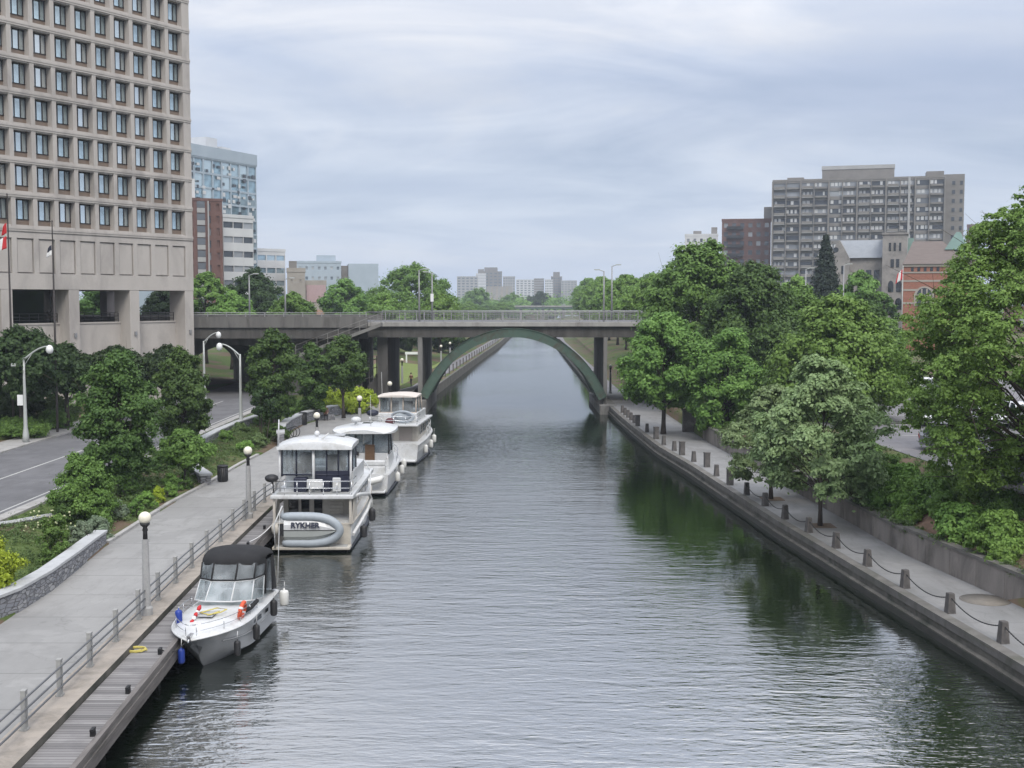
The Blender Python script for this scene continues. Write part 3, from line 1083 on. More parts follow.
BAY, STO, Z0 = 2.235, 2.97, 18.45
office = thing('office_building', 'tall precast concrete office block with deep square windows above an open arcade', 'building', (-32.65, 123.5, 0), math.atan2(-0.852, -0.524))
NB, NR = 28, 14
LW = NB * BAY + 0.9
ZT = Z0 + NR * STO
mb = MB()
DEP = 0.66
off = 0.75
for i in range(NB + 1):                       # upright ribs
    x = off + i * BAY
    mb.bx(x - 0.22, x + 0.22, -DEP, 0.0, Z0 - 0.3, ZT)
mb.bx(0.0, off - 0.22, -DEP, -0.02, Z0 - 0.3, ZT)
for j in range(NR + 1):                       # floor bands, stepped
    z = Z0 + j * STO
    mb.bx(0.003, LW - 0.003, -DEP, -0.06, z - 0.52, z + 0.16)
    mb.bx(0.001, LW - 0.001, -DEP, 0.05, z - 0.40, z + 0.02)
    mb.bx(0.001, LW - 0.001, -DEP, 0.09, z - 0.22, z - 0.08)
mb.bx(0, LW, -22, -DEP - 0.25, Z0 - 0.5, ZT)           # core
# blind storey with recessed panels
zb0, zb1, zb2, zb3 = 12.95, 14.35, 17.45, Z0 - 0.52
mb.bx(0, LW, -22, -0.30, zb0, zb3)
mb.bx(0, LW, -0.30, -0.02, zb0, zb1)
mb.bx(0, LW, -0.30, -0.02, zb2, zb3)
for i in range(NB + 1):
    x = off + i * BAY
    mb.bx(x - 0.26, x + 0.26, -0.30, -0.02, zb1, zb2)
for i in range(NB):
    x = off + i * BAY
    mb.bx(x + 0.36, x + BAY - 0.36, -0.30, -0.13, zb1 + 0.12, zb2 - 0.12)
mb.bx(0, 0.49, -0.30, -0.02, zb1, zb2)
mb.bx(0, LW, -21.9, -0.5, ZT, ZT + 1.0)
mb.build('wall', M['precast'], office)
# columns of the arcade
NC = 3 * BAY + 0.35
for k in range(9):
    mb = MB()
    x = 0.02 + k * NC
    mb.bx(x, x + 1.15, -2.3, -0.04, 1.0, zb0 - 0.002)
    mb.build('arcade_column', M['precast'], office, bevel=0.03)
    mb = MB()
    mb.bx(x + 0.45, x + 0.7, -0.04, 0.10, 8.55, 8.95)
    c_ = mb.build('wall_lamp', M['steel'], office)
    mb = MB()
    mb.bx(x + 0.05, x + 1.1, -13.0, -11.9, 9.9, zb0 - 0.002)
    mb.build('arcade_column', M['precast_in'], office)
mb = MB()
mb.bx(0.3, LW, -21.0, -1.9, 1.0, 9.45)
mb.bx(1.17, LW, -1.9, -1.5, 1.0, 9.75)
mb.bx(1.17, LW, -1.95, -1.42, 9.75, 9.9)
mb.build('terrace', M['precast'], office)
mb = MB()
for k in range(8):
    x = 1.2 + k * NC
    for z in (10.15, 10.45, 10.75):
        mb.tube([(x, -1.7, z), (x + NC - 1.2, -1.7, z)], 0.03, 6)
    for q in range(7):
        mb.bx(x + q * 1.0, x + q * 1.0 + 0.05, -1.73, -1.68, 9.9, 10.75)
mb.build('terrace_railing', M['iron'], office)
mb = MB()
mb.bx(12.3, LW - 0.3, -20.5, -6.5, 9.45, zb0)
mb.build('lobby_wall', M['win_dark'], office)
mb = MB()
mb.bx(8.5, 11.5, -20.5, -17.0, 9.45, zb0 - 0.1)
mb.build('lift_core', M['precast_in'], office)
# windows
fw, fh = BAY - 0.44, STO - 0.68
fr = MB()
zs = 0.50
fr.bx(0, fw, -0.22, 0.0, zs - 0.02, zs + 0.05)
fr.bx(0, fw, -0.22, 0.0, fh - 0.10, fh)
for x in (0.0, fw * 0.28, fw * 0.63, fw - 0.07):
    fr.bx(x, x + 0.07, -0.18, -0.04, zs + 0.05, fh - 0.1)
fr.bx(0, fw, -0.24, -0.05, 0.0, zs - 0.02, 1)
fme = fr.mesh('window', [M['bronze'], M['sillpanel'], M['win_dark']])
gl = MB()
gl.bx(0.03, fw - 0.03, -0.14, -0.10, zs + 0.05, fh - 0.1)
gme = gl.mesh('pane', M['win'])
rest = MB()
for j in range(NR):
    for i in range(NB):
        px, pz = off + i * BAY + 0.22, Z0 + j * STO + 0.16
        if i < 12 and j < 8:
            o = bpy.data.objects.new('window', fme); COL.objects.link(o); o.parent = office; o.location = (px, -DEP + 0.05, pz)
            g = bpy.data.objects.new('pane', gme); COL.objects.link(g); g.parent = o
        else:
            rest.add(fr.v, fr.f, 0, Matrix.Translation((px, -DEP + 0.05, pz)))
            rest.add(gl.v, gl.f, 1, Matrix.Translation((px, -DEP + 0.05, pz)))
tag(rest.build('window', [M['bronze'], M['win']], office), kind='stuff')


# ---------------------------------------------------------------- far buildings
def block(name, label, xl, xr, Y, top, depth, rows, cols, mw, mg, zbase=2.0, wf=0.62, hf=0.55, roof=None, rz=None, band=None, parts=True, group=None, mt=None, inset=0.25, cat='building', proj=True):
    """a building whose front stands at distance Y between pixel columns xl and xr, roof line at pixel row top"""
    a, b = aty(xl, top, Y), aty(xr, top, Y)
    H = a.z - zbase
    if rz is None:
        rz = -math.atan2((a.x + b.x) / 2, Y)
    tr_ = b.x / Y
    W = (tr_ * Y - a.x) / (math.cos(rz) - tr_ * math.sin(rz))
    root = thing(name, label, cat, (a.x, Y, zbase), rz, group)
    mb = MB()
    mb.bx(0, W, 0.3, depth, 0, H)
    sw, sh = W / cols, H / rows
    # piers and floor bands stand proud of the glass line
    for i in range(cols + 1):
        x = i * sw
        h = sw * (1 - wf) / 2
        mb.bx(max(0, x - h), min(W, x + h), -0.0, 0.3, 0, H)
    for j in range(rows + 1):
        z = j * sh
        h = sh * (1 - hf) / 2
        mb.bx(0.002, W - 0.002, 0.004, 0.3, max(0.01, z - h), min(H - 0.01, z + h), 0 if band is None else 1)
    mb.bx(-0.15, W + 0.15, -0.12, depth + 0.1, H, H + max(0.5, sh * 0.22))
    mats = [mw, band or mw]
    mb.build('wall', mats, root)
    ww, wh = sw * wf - 0.01, sh * hf - 0.01
    m1 = MB()
    m1.bx(0, ww, 0, 0.06, 0, wh)
    me = m1.mesh('window', mg)
    if parts and rows * cols <= 100:
        for j in range(rows):
            for i in range(cols):
                o = bpy.data.objects.new('window', me)
                COL.objects.link(o)
                o.parent = root
                o.location = (i * sw + sw * (1 - wf) / 2 + 0.005, inset, j * sh + sh * (1 - hf) / 2 + 0.005)
    else:
        r = MB()
        for j in range(rows):
            for i in range(cols):
                r.add(m1.v, m1.f, 0, Matrix.Translation((i * sw + sw * (1 - wf) / 2 + 0.005, inset, j * sh + sh * (1 - hf) / 2 + 0.005)))
        tag(r.build('window', mg, root), kind='stuff')
    return root, W, H, sw, sh


GW = {}
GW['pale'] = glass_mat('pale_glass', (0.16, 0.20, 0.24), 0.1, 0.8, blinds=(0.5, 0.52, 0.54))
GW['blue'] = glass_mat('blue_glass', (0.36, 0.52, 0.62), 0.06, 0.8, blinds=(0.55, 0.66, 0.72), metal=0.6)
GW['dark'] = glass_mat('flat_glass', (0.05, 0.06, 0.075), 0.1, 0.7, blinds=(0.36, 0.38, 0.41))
W_ = {}
W_['greybrown'] = rough_mat('greybrown_brick', (0.25, 0.235, 0.22), (0.19, 0.18, 0.17), 0.3, 0.9, 0)
W_['concrete'] = rough_mat('pale_concrete', (0.42, 0.42, 0.42), (0.34, 0.34, 0.34), 0.2, 0.9, 0)
W_['white'] = rough_mat('white_cladding', (0.66, 0.67, 0.68), (0.55, 0.56, 0.58), 0.2, 0.8, 0)
W_['brownbrick'] = rough_mat('brown_brick', (0.17, 0.092, 0.075), (0.13, 0.072, 0.062), 0.4, 0.9, 0)
W_['redbrick'] = brick_mat('red_brick', (0.32, 0.13, 0.085), (0.25, 0.10, 0.07), (0.3, 0.24, 0.2), 2.0)
W_['beige'] = rough_mat('beige_cladding', (0.40, 0.37, 0.33), (0.34, 0.31, 0.28), 0.2, 0.9, 0)
W_['bluegrey'] = rough_mat('bluegrey_cladding', (0.42, 0.49, 0.56), (0.36, 0.43, 0.50), 0.2, 0.7, 0)
W_['limestone'] = rough_mat('limestone', (0.36, 0.34, 0.32), (0.25, 0.24, 0.235), 0.7, 0.9, 0.3, grime=(0.2, 0.19, 0.185))
W_['trim'] = rough_mat('stone_trim', (0.42, 0.385, 0.34), (0.33, 0.30, 0.27), 0.5, 0.9, 0)
W_['slate'] = rough_mat('slate_roof', (0.29, 0.31, 0.34), (0.23, 0.25, 0.275), 0.7, 0.7, 0)
W_['tile'] = rough_mat('brown_roof', (0.20, 0.165, 0.15), (0.16, 0.13, 0.12), 0.7, 0.8, 0, stretch=(1, 1, 8))
W_['copper'] = rough_mat('copper_roof', (0.16, 0.25, 0.22), (0.12, 0.19, 0.17), 0.5, 0.7, 0)

# big apartment slab, right
root, W, H, sw, sh = block('apartment_building', 'wide grey brown apartment slab with rows of balconies on the right skyline', 773, 945, 460, 182, 26, 16, 6, W_['greybrown'], GW['dark'], 4, wf=0.93, hf=0.60, inset=0.28)
for ch in [c for c in root.children if c.name.startswith('window')]:
    pass
bal = MB()
rnd = random.Random(4)
for j in range(16):
    for i in range(6):
        x0 = i * sw
        if i % 3 != 2:
            bal.bx(x0 + sw * 0.06, x0 + sw * 0.44, -1.5, 0.0, j * sh + 0.25, j * sh + 0.42, 1)
            bal.bx(x0 + sw * 0.06, x0 + sw * 0.44, -1.5, -1.42, j * sh + 0.42, j * sh + 1.35, 0)
        bal.bx(x0 + sw * 0.52, x0 + sw * 0.94, -0.9, 0.0, j * sh + 0.28, j * sh + 0.95, 0)
for i in range(7):
    bal.bx(i * sw - 0.25, i * sw + 0.25, -1.55, 0.0, 0, H - 0.05, 0)
    if i < 6:
        bal.bx(i * sw + sw * 0.47, i * sw + sw * 0.50, -1.5, 0.0, 0, H - 0.08, 0)
tag(bal.build('balcony', [W_['greybrown'], W_['concrete']], root), kind='stuff')
cur = MB()
for j in range(16):
    for i in range(6):
        for q in range(6):
            if rnd.random() < (0.75 if i in (2, 3, 4, 5) else 0.5):
                x0 = i * sw + sw * (0.07 + 0.145 * q)
                cur.bx(x0, x0 + sw * rnd.uniform(0.06, 0.12), 0.20, 0.24, j * sh + sh * 0.36, j * sh + sh * 0.77)
tag(cur.build('curtain', W_['white'], root), kind='stuff')
mb = MB()
mb.bx(W * 0.29, W * 0.715, 6, 20, H + 0.8, H + 4.6)
mb.bx(W * 0.08, W * 0.18, 6, 14, H + 0.8, H + 2.0)
mb.bx(W * 0.90, W * 1.0, 6, 14, H + 0.8, H + 3.0)
mb.bx(W * 0.29 - 0.2, W * 0.715 + 0.2, 5.8, 20.2, H + 4.6, H + 6.0, 1)
mb.build('penthouse', [W_['greybrown'], W_['concrete']], root)
mb = MB()
mb.bx(W * 0.792, W * 0.805, -1.9, -1.55, 0, H + 0.3)
mb.build('chimney_flue', W_['concrete'], root)
mb = MB()
mb.bx(W, W * 1.115, 4, 26, 0, H + 1.5)
for j in range(16):
    mb.bx(W * 1.045, W * 1.062, 3.8, 4.0, j * sh + 0.9, j * sh + 2.3, 1)
    mb.bx(W * 1.09, W * 1.105, 3.8, 4.0, j * sh + 0.9, j * sh + 2.3, 1)
mb.build('side_wing', [W_['greybrown'], GW['dark']], root)

root, W, H, sw, sh = block('apartment_building', 'brown brick apartment block with dark balconies left of the grey slab', 722, 771, 480, 221, 22, 11, 6, W_['brownbrick'], GW['dark'], 4, wf=0.5, hf=0.5)
mb = MB()
for j in range(11):
    mb.bx(W * 0.10, W * 0.44, -1.4, 0, j * sh + 0.2, j * sh + 1.4)
tag(mb.build('balcony', M['iron'], root), kind='stuff')
mb = MB(); mb.bx(W * 0.86, W * 1.05, 3, 10, H, H + 5.5); mb.build('lift_house', W_['greybrown'], root)
root, W, H, sw, sh = block('apartment_building', 'white flat roofed apartment block just above the right treetops', 685, 718, 540, 236, 20, 9, 5, W_['white'], GW['dark'], 4, wf=0.4, hf=0.4)
mb = MB(); mb.bx(W * 0.25, W * 0.5, 4, 9, H, H + 2.4); mb.build('roof_plant', W_['greybrown'], root); mb = MB(); mb.bx(W * 0.8, W * 0.98, 4, 9, H, H + 4); mb.build('roof_plant', W_['greybrown'], root)

# towers of the left skyline
root, W, H, sw, sh = block('glass_tower', 'tall pale blue glass tower behind the concrete office block', 184, 256, 300, 155, 30, 12, 8, W_['bluegrey'], GW['blue'], 4, wf=0.86, hf=0.86, rz=R(66))
mb = MB()
rnd = random.Random(8)
for j in range(30):
    for i in range(14):
        if rnd.random() < 0.42:
            x, z = W * (i + rnd.random() * 0.3) / 14, H * (0.02 + j / 31)
            mb.bx(x, x + W / 14 * rnd.uniform(0.3, 0.7), -0.06, 0.02, z, z + H / 31 * rnd.uniform(0.35, 0.8), rnd.randrange(2))
tag(mb.build('spandrel_panel', [W_['white'], GW['dark']], root), kind='stuff')
mb = MB(); mb.bx(-0.2, W + 0.2, -0.2, 30, H + 0.3, H + 3.2); mb.build('roof_screen', W_['bluegrey'], root)
mb = MB(); mb.bx(W * 0.50, W * 0.66, 5, 12, H + 3.2, H + 6.6); mb.build('roof_plant', W_['white'], root); mb = MB(); mb.bx(W * 0.72, W * 0.85, 5, 12, H + 3.2, H + 4.8); mb.build('roof_plant', W_['white'], root)
mb = MB(); mb.bx(W * 0.995, W * 1.03, 1, 30, 0, H + 2.9); mb.build('edge_fin', W_['bluegrey'], root)

root, W, H, sw, sh = block('brick_building', 'dark brown brick building with a glazed stair strip against the glass tower', 178, 222, 268, 200, 14, 11, 5, W_['brownbrick'], GW['dark'], 4, wf=0.34, hf=0.6, rz=R(24))
for ch in [c for c in root.children if c.name.startswith('window')]:
    if not (W * 0.40 < ch.location.x < W * 0.78):
        bpy.data.objects.remove(ch, do_unlink=True)
mb = MB()
for j in range(11):
    mb.bx(W * 0.42, W * 0.60, -0.25, 0.0, j * sh + 0.1, j * sh + sh * 0.42, 0)
    mb.bx(W * 0.42, W * 0.60, -0.15, 0.0, j * sh + sh * 0.45, (j + 1) * sh - 0.1, 1)
mb.bx(W * 0.66, W * 0.69, -0.3, 0.0, 0, H, 0)
mb.build('stair_glazing', [W_['concrete'], GW['dark']], root)
mb = MB(); mb.bx(0, W * 0.42, 2, 16, H, H + 5.0); mb.build('upper_storey', W_['white'], root)

root, W, H, sw, sh = block('office_wing', 'white horizontal banded office wing with ribbon windows beside the brick building', 223, 253, 282, 217, 3, 8, 3, W_['white'], GW['dark'], 4, wf=0.96, hf=0.42, rz=R(52))
root, W, H, sw, sh = block('low_office', 'pale low office block with ribbon windows right of the glass tower', 257, 285, 350, 251, 20, 6, 3, W_['white'], GW['blue'], 4, wf=0.9, hf=0.4, rz=R(45))
root, W, H, sw, sh = block('low_building', 'beige windowless block behind the bridge lamps', 287, 305, 340, 272, 18, 3, 2, W_['beige'], W_['beige'], 4, wf=0.2, hf=0.2)
mb = MB(); mb.bx(0.5, W * 0.55, 3, 15, H, H + 3.2); mb.build('roof_plant', W_['greybrown'], root)
root, W, H, sw, sh = block('hospital_building', 'long pale blue grey block with stepped roof above the left trees', 297, 341, 420, 263, 30, 6, 7, W_['bluegrey'], GW['pale'], 4, wf=0.4, hf=0.3)
mb = MB(); mb.bx(W * 0.44, W * 0.88, 2, 26, H, H + 2.8); mb.build('upper_storey', W_['bluegrey'], root)
mb = MB(); mb.bx(W * 1.0, W * 1.17, 3, 26, 0, H - 0.8, 1); mb.bx(W * 1.17, W * 1.86, 1, 26, 0, H - 0.1, 0); mb.build('side_wing', [W_['bluegrey'], W_['greybrown']], root)
root, W, H, sw, sh = block('shop_building', 'low storefront with pink and orange front beyond the left bridge end', 305, 326, 345, 285, 12, 2, 4, W_['trim'], GW['dark'], 4, wf=0.6, hf=0.5)
mb = MB(); mb.bx(0.4, W * 0.98, -0.2, 0.0, H * 0.60, H * 1.0, 0); mb.bx(0, W * 0.95, -0.25, 0.0, H * 0.1, H * 0.42, 1); mb.build('sign_panel', [plain('pink_panel', (0.42, 0.30, 0.31), 0.7), plain('orange_panel', (0.42, 0.24, 0.17), 0.7)], root)

# far towers at the end of the canal
far = [(457, 478, 277, 1150, 'concrete', 'pale slab tower furthest left of the distant skyline'),
       (476, 486, 274, 1250, 'white', 'narrow white tower second from left of the distant skyline'),
       (480, 502, 272, 1300, 'greybrown', 'tallest broad grey tower on the distant skyline'),
       (503, 515, 277, 1200, 'concrete', 'grey tower just right of the tallest distant one'),
       (487, 512, 287, 1000, 'trim', 'low beige tower below the tallest distant one'),
       (516, 535, 280, 1350, 'white', 'pale low tower in the middle gap of the distant skyline'),
       (534, 544, 279, 1150, 'greybrown', 'narrow dark tower right of the gap in the distant skyline'),
       (545, 553, 280, 1140, 'white', 'bright narrow tower right of the dark one in the distance'),
       (551, 562, 277, 1200, 'greybrown', 'dark capped tower near the right trees in the distance'),
       (561, 577, 281, 1180, 'concrete', 'grey slab tower at the far right of the distant skyline')]
for xl, xr, top, Y, mk_, lab in far:
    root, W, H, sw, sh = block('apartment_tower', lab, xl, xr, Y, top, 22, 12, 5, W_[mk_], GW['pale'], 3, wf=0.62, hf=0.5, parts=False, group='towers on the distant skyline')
    if xl in (480, 551, 476):
        mb = MB(); mb.bx(W * 0.2, W * 0.8, 2, 12, H, H + 5); mb.build('penthouse', W_['greybrown'], root)

# far low bridge crossing the canal
fb = thing('footbridge', 'small distant green and white bridge low over the canal', 'bridge', (0, 0, 0))
mb = MB(); mb.bx(-12, 45, 640, 648, 7.2, 8.3); mb.build('girder', M['green'], fb)
mb = MB(); mb.bx(-12, 45, 639.8, 648.2, 8.3, 9.0); mb.build('deck_slab', M['bridge_l'], fb)
for x in (4, 16, 27):
    mb = MB(); mb.bx(x, x + 1.2, 641, 647, -1, 7.2); mb.build('pier', M['bridge_c'], fb)

# ---------------------------------------------------------------- old stone school and red brick hall on the right
def pointed(mb, x, z, w, h, y, m):
    n = 8
    pts = [(x, z), (x + w, z), (x + w, z + h * 0.65)]
    for i in range(1, n):
        a = math.pi * i / n
        pts.append((x + w / 2 + w / 2 * math.cos(a), z + h * 0.65 + h * 0.35 * math.sin(a)))
    pts.append((x, z + h * 0.65))
    mb.prism([(px, pz) for px, pz in pts], 0, 0.12, m, Matrix.Translation((0, y, 0)) @ Matrix.Rotation(math.pi / 2, 4, 'X'))


Y = 235.0
sx = Y / 1200.0


def X_(px): return (px - 512) * sx
def Z_(py): return 12 + (300 - py) * sx


sc = thing('stone_school', 'old grey stone building with slate roof and square tower in front of the apartment slab', 'building')
mb = MB()
mb.bx(X_(836), X_(882), Y, Y + 14, 4, Z_(258))
T = Matrix.Translation((X_(832), Y - 2.0, 0)) @ Matrix.Rotation(math.pi / 2, 4, 'X')
gx = X_(850) - X_(832)
mb.prism([(0, 4), (gx, 4), (gx, Z_(259)), (gx * 0.42, Z_(240)), (0, Z_(252))], -6, 0, 0, T)
mb.build('wall', W_['limestone'], sc)
mb = MB()
yy0, yy1, zz0, zz1 = Y - 0.6, Y + 14.6, Z_(258), Z_(239)
mb.add([(X_(840), yy0, zz0), (X_(884), yy0, zz0), (X_(884), yy0 + 6, zz1), (X_(838), yy0 + 6, zz1), (X_(840), yy1, zz0), (X_(884), yy1, zz0)],
       [(0, 1, 2, 3), (3, 2, 5, 4), (0, 3, 4), (1, 5, 2)])
mb.build('roof', W_['slate'], sc)
mb = MB()
mb.bx(X_(881), X_(904), Y - 3, Y + 5, 4, Z_(236))
mb.bx(X_(880), X_(905), Y - 3.2, Y + 5.2, Z_(236), Z_(234))
mb.build('tower', W_['limestone'], sc)
mb = MB()
mb.add([(X_(904), Y - 2, Z_(258)), (X_(911), Y - 2, Z_(258)), (X_(911), Y + 6, Z_(258)), (X_(904), Y + 6, Z_(258)), (X_(905), Y, Z_(239)), (X_(910), Y, Z_(239)), (X_(910), Y + 4, Z_(239)), (X_(905), Y + 4, Z_(239))],
       [(0, 1, 5, 4), (1, 2, 6, 5), (2, 3, 7, 6), (3, 0, 4, 7), (4, 5, 6, 7)])
mb.build('turret_roof', W_['copper'], sc)
mb = MB(); mb.bx(X_(903.5), X_(911), Y - 2.2, Y + 6, 4, Z_(258)); mb.build('turret', W_['trim'], sc)
for x0, z0, w_, h_ in ((887, 244, 2, 8), (891.5, 244, 2, 8), (896.5, 244, 2, 8), (889, 260, 3, 8), (894, 260, 3, 8), (887, 281, 5, 11), (894.5, 281, 5, 11), (894, 298, 6, 11), (842, 266, 3, 8), (865.5, 270, 5, 9), (873, 270, 5, 9), (858, 270, 4, 9)):
    mb = MB()
    w2, h2 = w_ * sx, h_ * sx
    ydep = Y - 3.0 if x0 > 880 else (Y - 2.0 if x0 < 850 else Y)
    if h_ == 11:
        pointed(mb, X_(x0), Z_(z0 + h_), w2, h2, ydep, 0)
    else:
        mb.bx(X_(x0), X_(x0) + w2, ydep - 0.1, ydep + 0.05, Z_(z0 + h_), Z_(z0))
    mb.build('window', M['win_dark'], sc)
mb = MB()
mb.lathe([(0.5, 0), (0.5, 0.06)], 16, (0, 0, 0), 0, smooth=False, M=Matrix.Translation((X_(836.5), Y - 2.0, Z_(250))) @ Matrix.Rotation(math.pi / 2, 4, 'X'))
mb.build('round_window', M['win_dark'], sc)

Y = 205.0
sx = Y / 1200.0
rb = thing('brick_hall', 'red brick hall with stone bands, big arched window and brown roof', 'building')
mb = MB()
mb.bx(X_(902), X_(962), Y, Y + 18, 3.5, Z_(267))
mb.build('wall', W_['redbrick'], rb)
mb = MB()
for py in (318, 304, 291, 282):
    mb.bx(X_(902) - 0.05, X_(962) + 0.05, Y - 0.06, Y + 0.3, Z_(py), Z_(py) + 0.32)
mb.bx(X_(901), X_(963), Y - 0.2, Y + 18.1, Z_(267), Z_(264.5))
mb.bx(X_(901.5), X_(962.5), Y - 0.1, Y + 18.1, Z_(273.5), Z_(272))
mb.build('stone_band', W_['trim'], rb)
mb = MB()
mb.add([(X_(901), Y - 0.4, Z_(264.5)), (X_(963), Y - 0.4, Z_(264.5)), (X_(963), Y + 18.4, Z_(264.5)), (X_(901), Y + 18.4, Z_(264.5)),
        (X_(910), Y + 4, Z_(241)), (X_(938), Y + 4, Z_(241)), (X_(938), Y + 14, Z_(241)), (X_(910), Y + 14, Z_(241))],
       [(0, 1, 5, 4), (1, 2, 6, 5), (2, 3, 7, 6), (3, 0, 4, 7), (4, 5, 6, 7)])
mb.build('roof', W_['tile'], rb)
mb = MB()
mb.add([(X_(940), Y + 2, Z_(250)), (X_(962), Y + 2, Z_(250)), (X_(962), Y + 10, Z_(250)), (X_(940), Y + 10, Z_(250)), (X_(951), Y + 5, Z_(232)), (X_(955), Y + 5, Z_(232)), (X_(955), Y + 8, Z_(232)), (X_(951), Y + 8, Z_(232))],
       [(0, 1, 5, 4), (1, 2, 6, 5), (2, 3, 7, 6), (3, 0, 4, 7), (4, 5, 6, 7)])
mb.build('dormer_roof', W_['copper'], rb)
for k in range(5):
    mb = MB()
    mb.bx(X_(909 + 6 * k), X_(911.6 + 6 * k), Y - 0.08, Y + 0.05, Z_(271.5), Z_(267.6))
    mb.build('small_window', M['win_dark'], rb)
n = 12
def archring(mb, cx, zb, r, hh, y, th, m):
    pts = [(cx - r, zb), (cx + r, zb)] + [(cx + r * math.cos(math.pi * i / n), hh + r * math.sin(math.pi * i / n)) for i in range(n + 1)]
    mb.prism(pts, 0, th, m, Matrix.Translation((0, y, 0)) @ Matrix.Rotation(math.pi / 2, 4, 'X'))
cx = X_(922)
mb = MB(); archring(mb, cx, Z_(306), 9.6 * sx, Z_(296), Y, 0.10, 0); mb.build('window_surround', W_['trim'], rb)
mb = MB(); archring(mb, cx, Z_(305.5), 7.0 * sx, Z_(295), Y - 0.10, 0.06, 0); wdw = mb.build('window', GW['dark'], rb)
mb = MB()
for dx in (-2.4, 2.4):
    mb.bx(cx + dx * sx - 0.12, cx + dx * sx + 0.12, Y - 0.24, Y - 0.16, Z_(305.5), Z_(289))
mb.bx(cx - 7 * sx, cx + 7 * sx, Y - 0.25, Y - 0.17, Z_(296), Z_(294.5))
mb.build('window_frame', W_['trim'], wdw)
for g_, px_, Yp in ((sc, 885, 235.0), (rb, 902, 205.0)):
    pv_ = Vector(((px_ - 512) * Yp / 1200, Yp, 0))
    rot_ = Matrix.Rotation(-math.atan2(pv_.x, Yp) * 1.05, 4, 'Z')
    g_.matrix_world = Matrix.Translation(pv_) @ rot_ @ Matrix.Translation(-pv_)
root, W, H, sw, sh = block('brick_building', 'red brick block half hidden by the top of the right foreground tree', 1006, 1060, 300, 232, 15, 5, 4, W_['brownbrick'], GW['pale'], 4, wf=0.6, hf=0.4)
root, W, H, sw, sh = block('apartment_tower', 'small far block showing right of the grey apartment slab', 967, 978, 700, 226, 15, 12, 3, W_['brownbrick'], GW['dark'], 4, wf=0.5, hf=0.4, parts=False)
root, W, H, sw, sh = block('grey_cottage', 'small grey building glimpsed low through the right trees', 742, 758, 190, 311, 10, 2, 3, W_['concrete'], GW['dark'], 3, wf=0.5, hf=0.4)
# ---------------------------------------------------------------- trees and shrubs
M['bark'] = rough_mat('bark', (0.085, 0.070, 0.058), (0.05, 0.042, 0.036), 6, 0.95, 0.6, 0.02, stretch=(1, 1, 0.25))
LF = {
    'maple': leaf_mat('maple_leaf', (0.044, 0.086, 0.024), (0.08, 0.145, 0.038), (0.135, 0.22, 0.058)),
    'mid': leaf_mat('broad_leaf', (0.076, 0.145, 0.031), (0.138, 0.245, 0.055), (0.215, 0.345, 0.088)),
    'lime': leaf_mat('fresh_leaf', (0.098, 0.18, 0.036), (0.175, 0.3, 0.064), (0.265, 0.415, 0.105)),
    'elm': leaf_mat('pale_elm_leaf', (0.165, 0.245, 0.1), (0.245, 0.34, 0.15), (0.33, 0.43, 0.22)),
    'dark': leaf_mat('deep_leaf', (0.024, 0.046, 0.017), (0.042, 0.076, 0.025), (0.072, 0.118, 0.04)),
    'spruce': leaf_mat('spruce_needle', (0.0160, 0.0280, 0.0200), (0.0260, 0.0420, 0.0300), (0.0420, 0.0620, 0.0420), 0.15),
    'yellow': leaf_mat('golden_leaf', (0.24, 0.31, 0.025), (0.35, 0.45, 0.04), (0.46, 0.55, 0.075)),
    'sage': leaf_mat('sage_leaf', (0.14, 0.19, 0.12), (0.21, 0.27, 0.18), (0.29, 0.35, 0.24)),
    'purple': leaf_mat('barberry_leaf', (0.0300, 0.0180, 0.0200), (0.0480, 0.0280, 0.0300), (0.0700, 0.0400, 0.0420), 0.2),
    'tallgrass': leaf_mat('grass_blade', (0.07, 0.115, 0.038), (0.12, 0.185, 0.062), (0.19, 0.26, 0.105)),
}


DENS, LEAFK = 2.7, 0.86


def leaf_cloud(rng, centers, radii, outs, per, size, flat=0.55, up=0.6, aspect=0.62, droop=0.0):
    """little diamond leaves scattered through clumps; returns verts and quads as arrays"""
    n = len(centers)
    per = int(per * DENS)
    size = size * LEAFK
    cnt = per * n
    C = np.repeat(centers, per, 0)
    Rr = np.repeat(radii, per)[:, None]
    O = np.repeat(outs, per, 0)
    d = rng.normal(size=(cnt, 3))
    d /= np.linalg.norm(d, axis=1, keepdims=True) + 1e-9
    rad = np.minimum(np.abs(rng.normal(size=(cnt, 1))) * 0.62, 1.7)
    d = d * rad
    d[:, 2] *= flat
    P = C + d * Rr
    P[:, 2] -= droop * Rr[:, 0] * (d[:, 0] ** 2 + d[:, 1] ** 2)
    nrm = d * 0.9 + O * 0.45 + np.array([0, 0, up * 0.55]) + rng.normal(size=(cnt, 3)) * 0.42
    nrm /= np.linalg.norm(nrm, axis=1, keepdims=True) + 1e-9
    a = np.cross(nrm, rng.normal(size=(cnt, 3)))
    a /= np.linalg.norm(a, axis=1, keepdims=True) + 1e-9
    b = np.cross(nrm, a)
    s = size * (0.65 + 0.7 * rng.random((cnt, 1)))
    V = np.empty((cnt, 4, 3))
    V[:, 0] = P - a * s
    V[:, 1] = P - b * s * aspect + nrm * s * 0.15
    V[:, 2] = P + a * s
    V[:, 3] = P + b * s * aspect + nrm * s * 0.15
    return V.reshape(-1, 3)


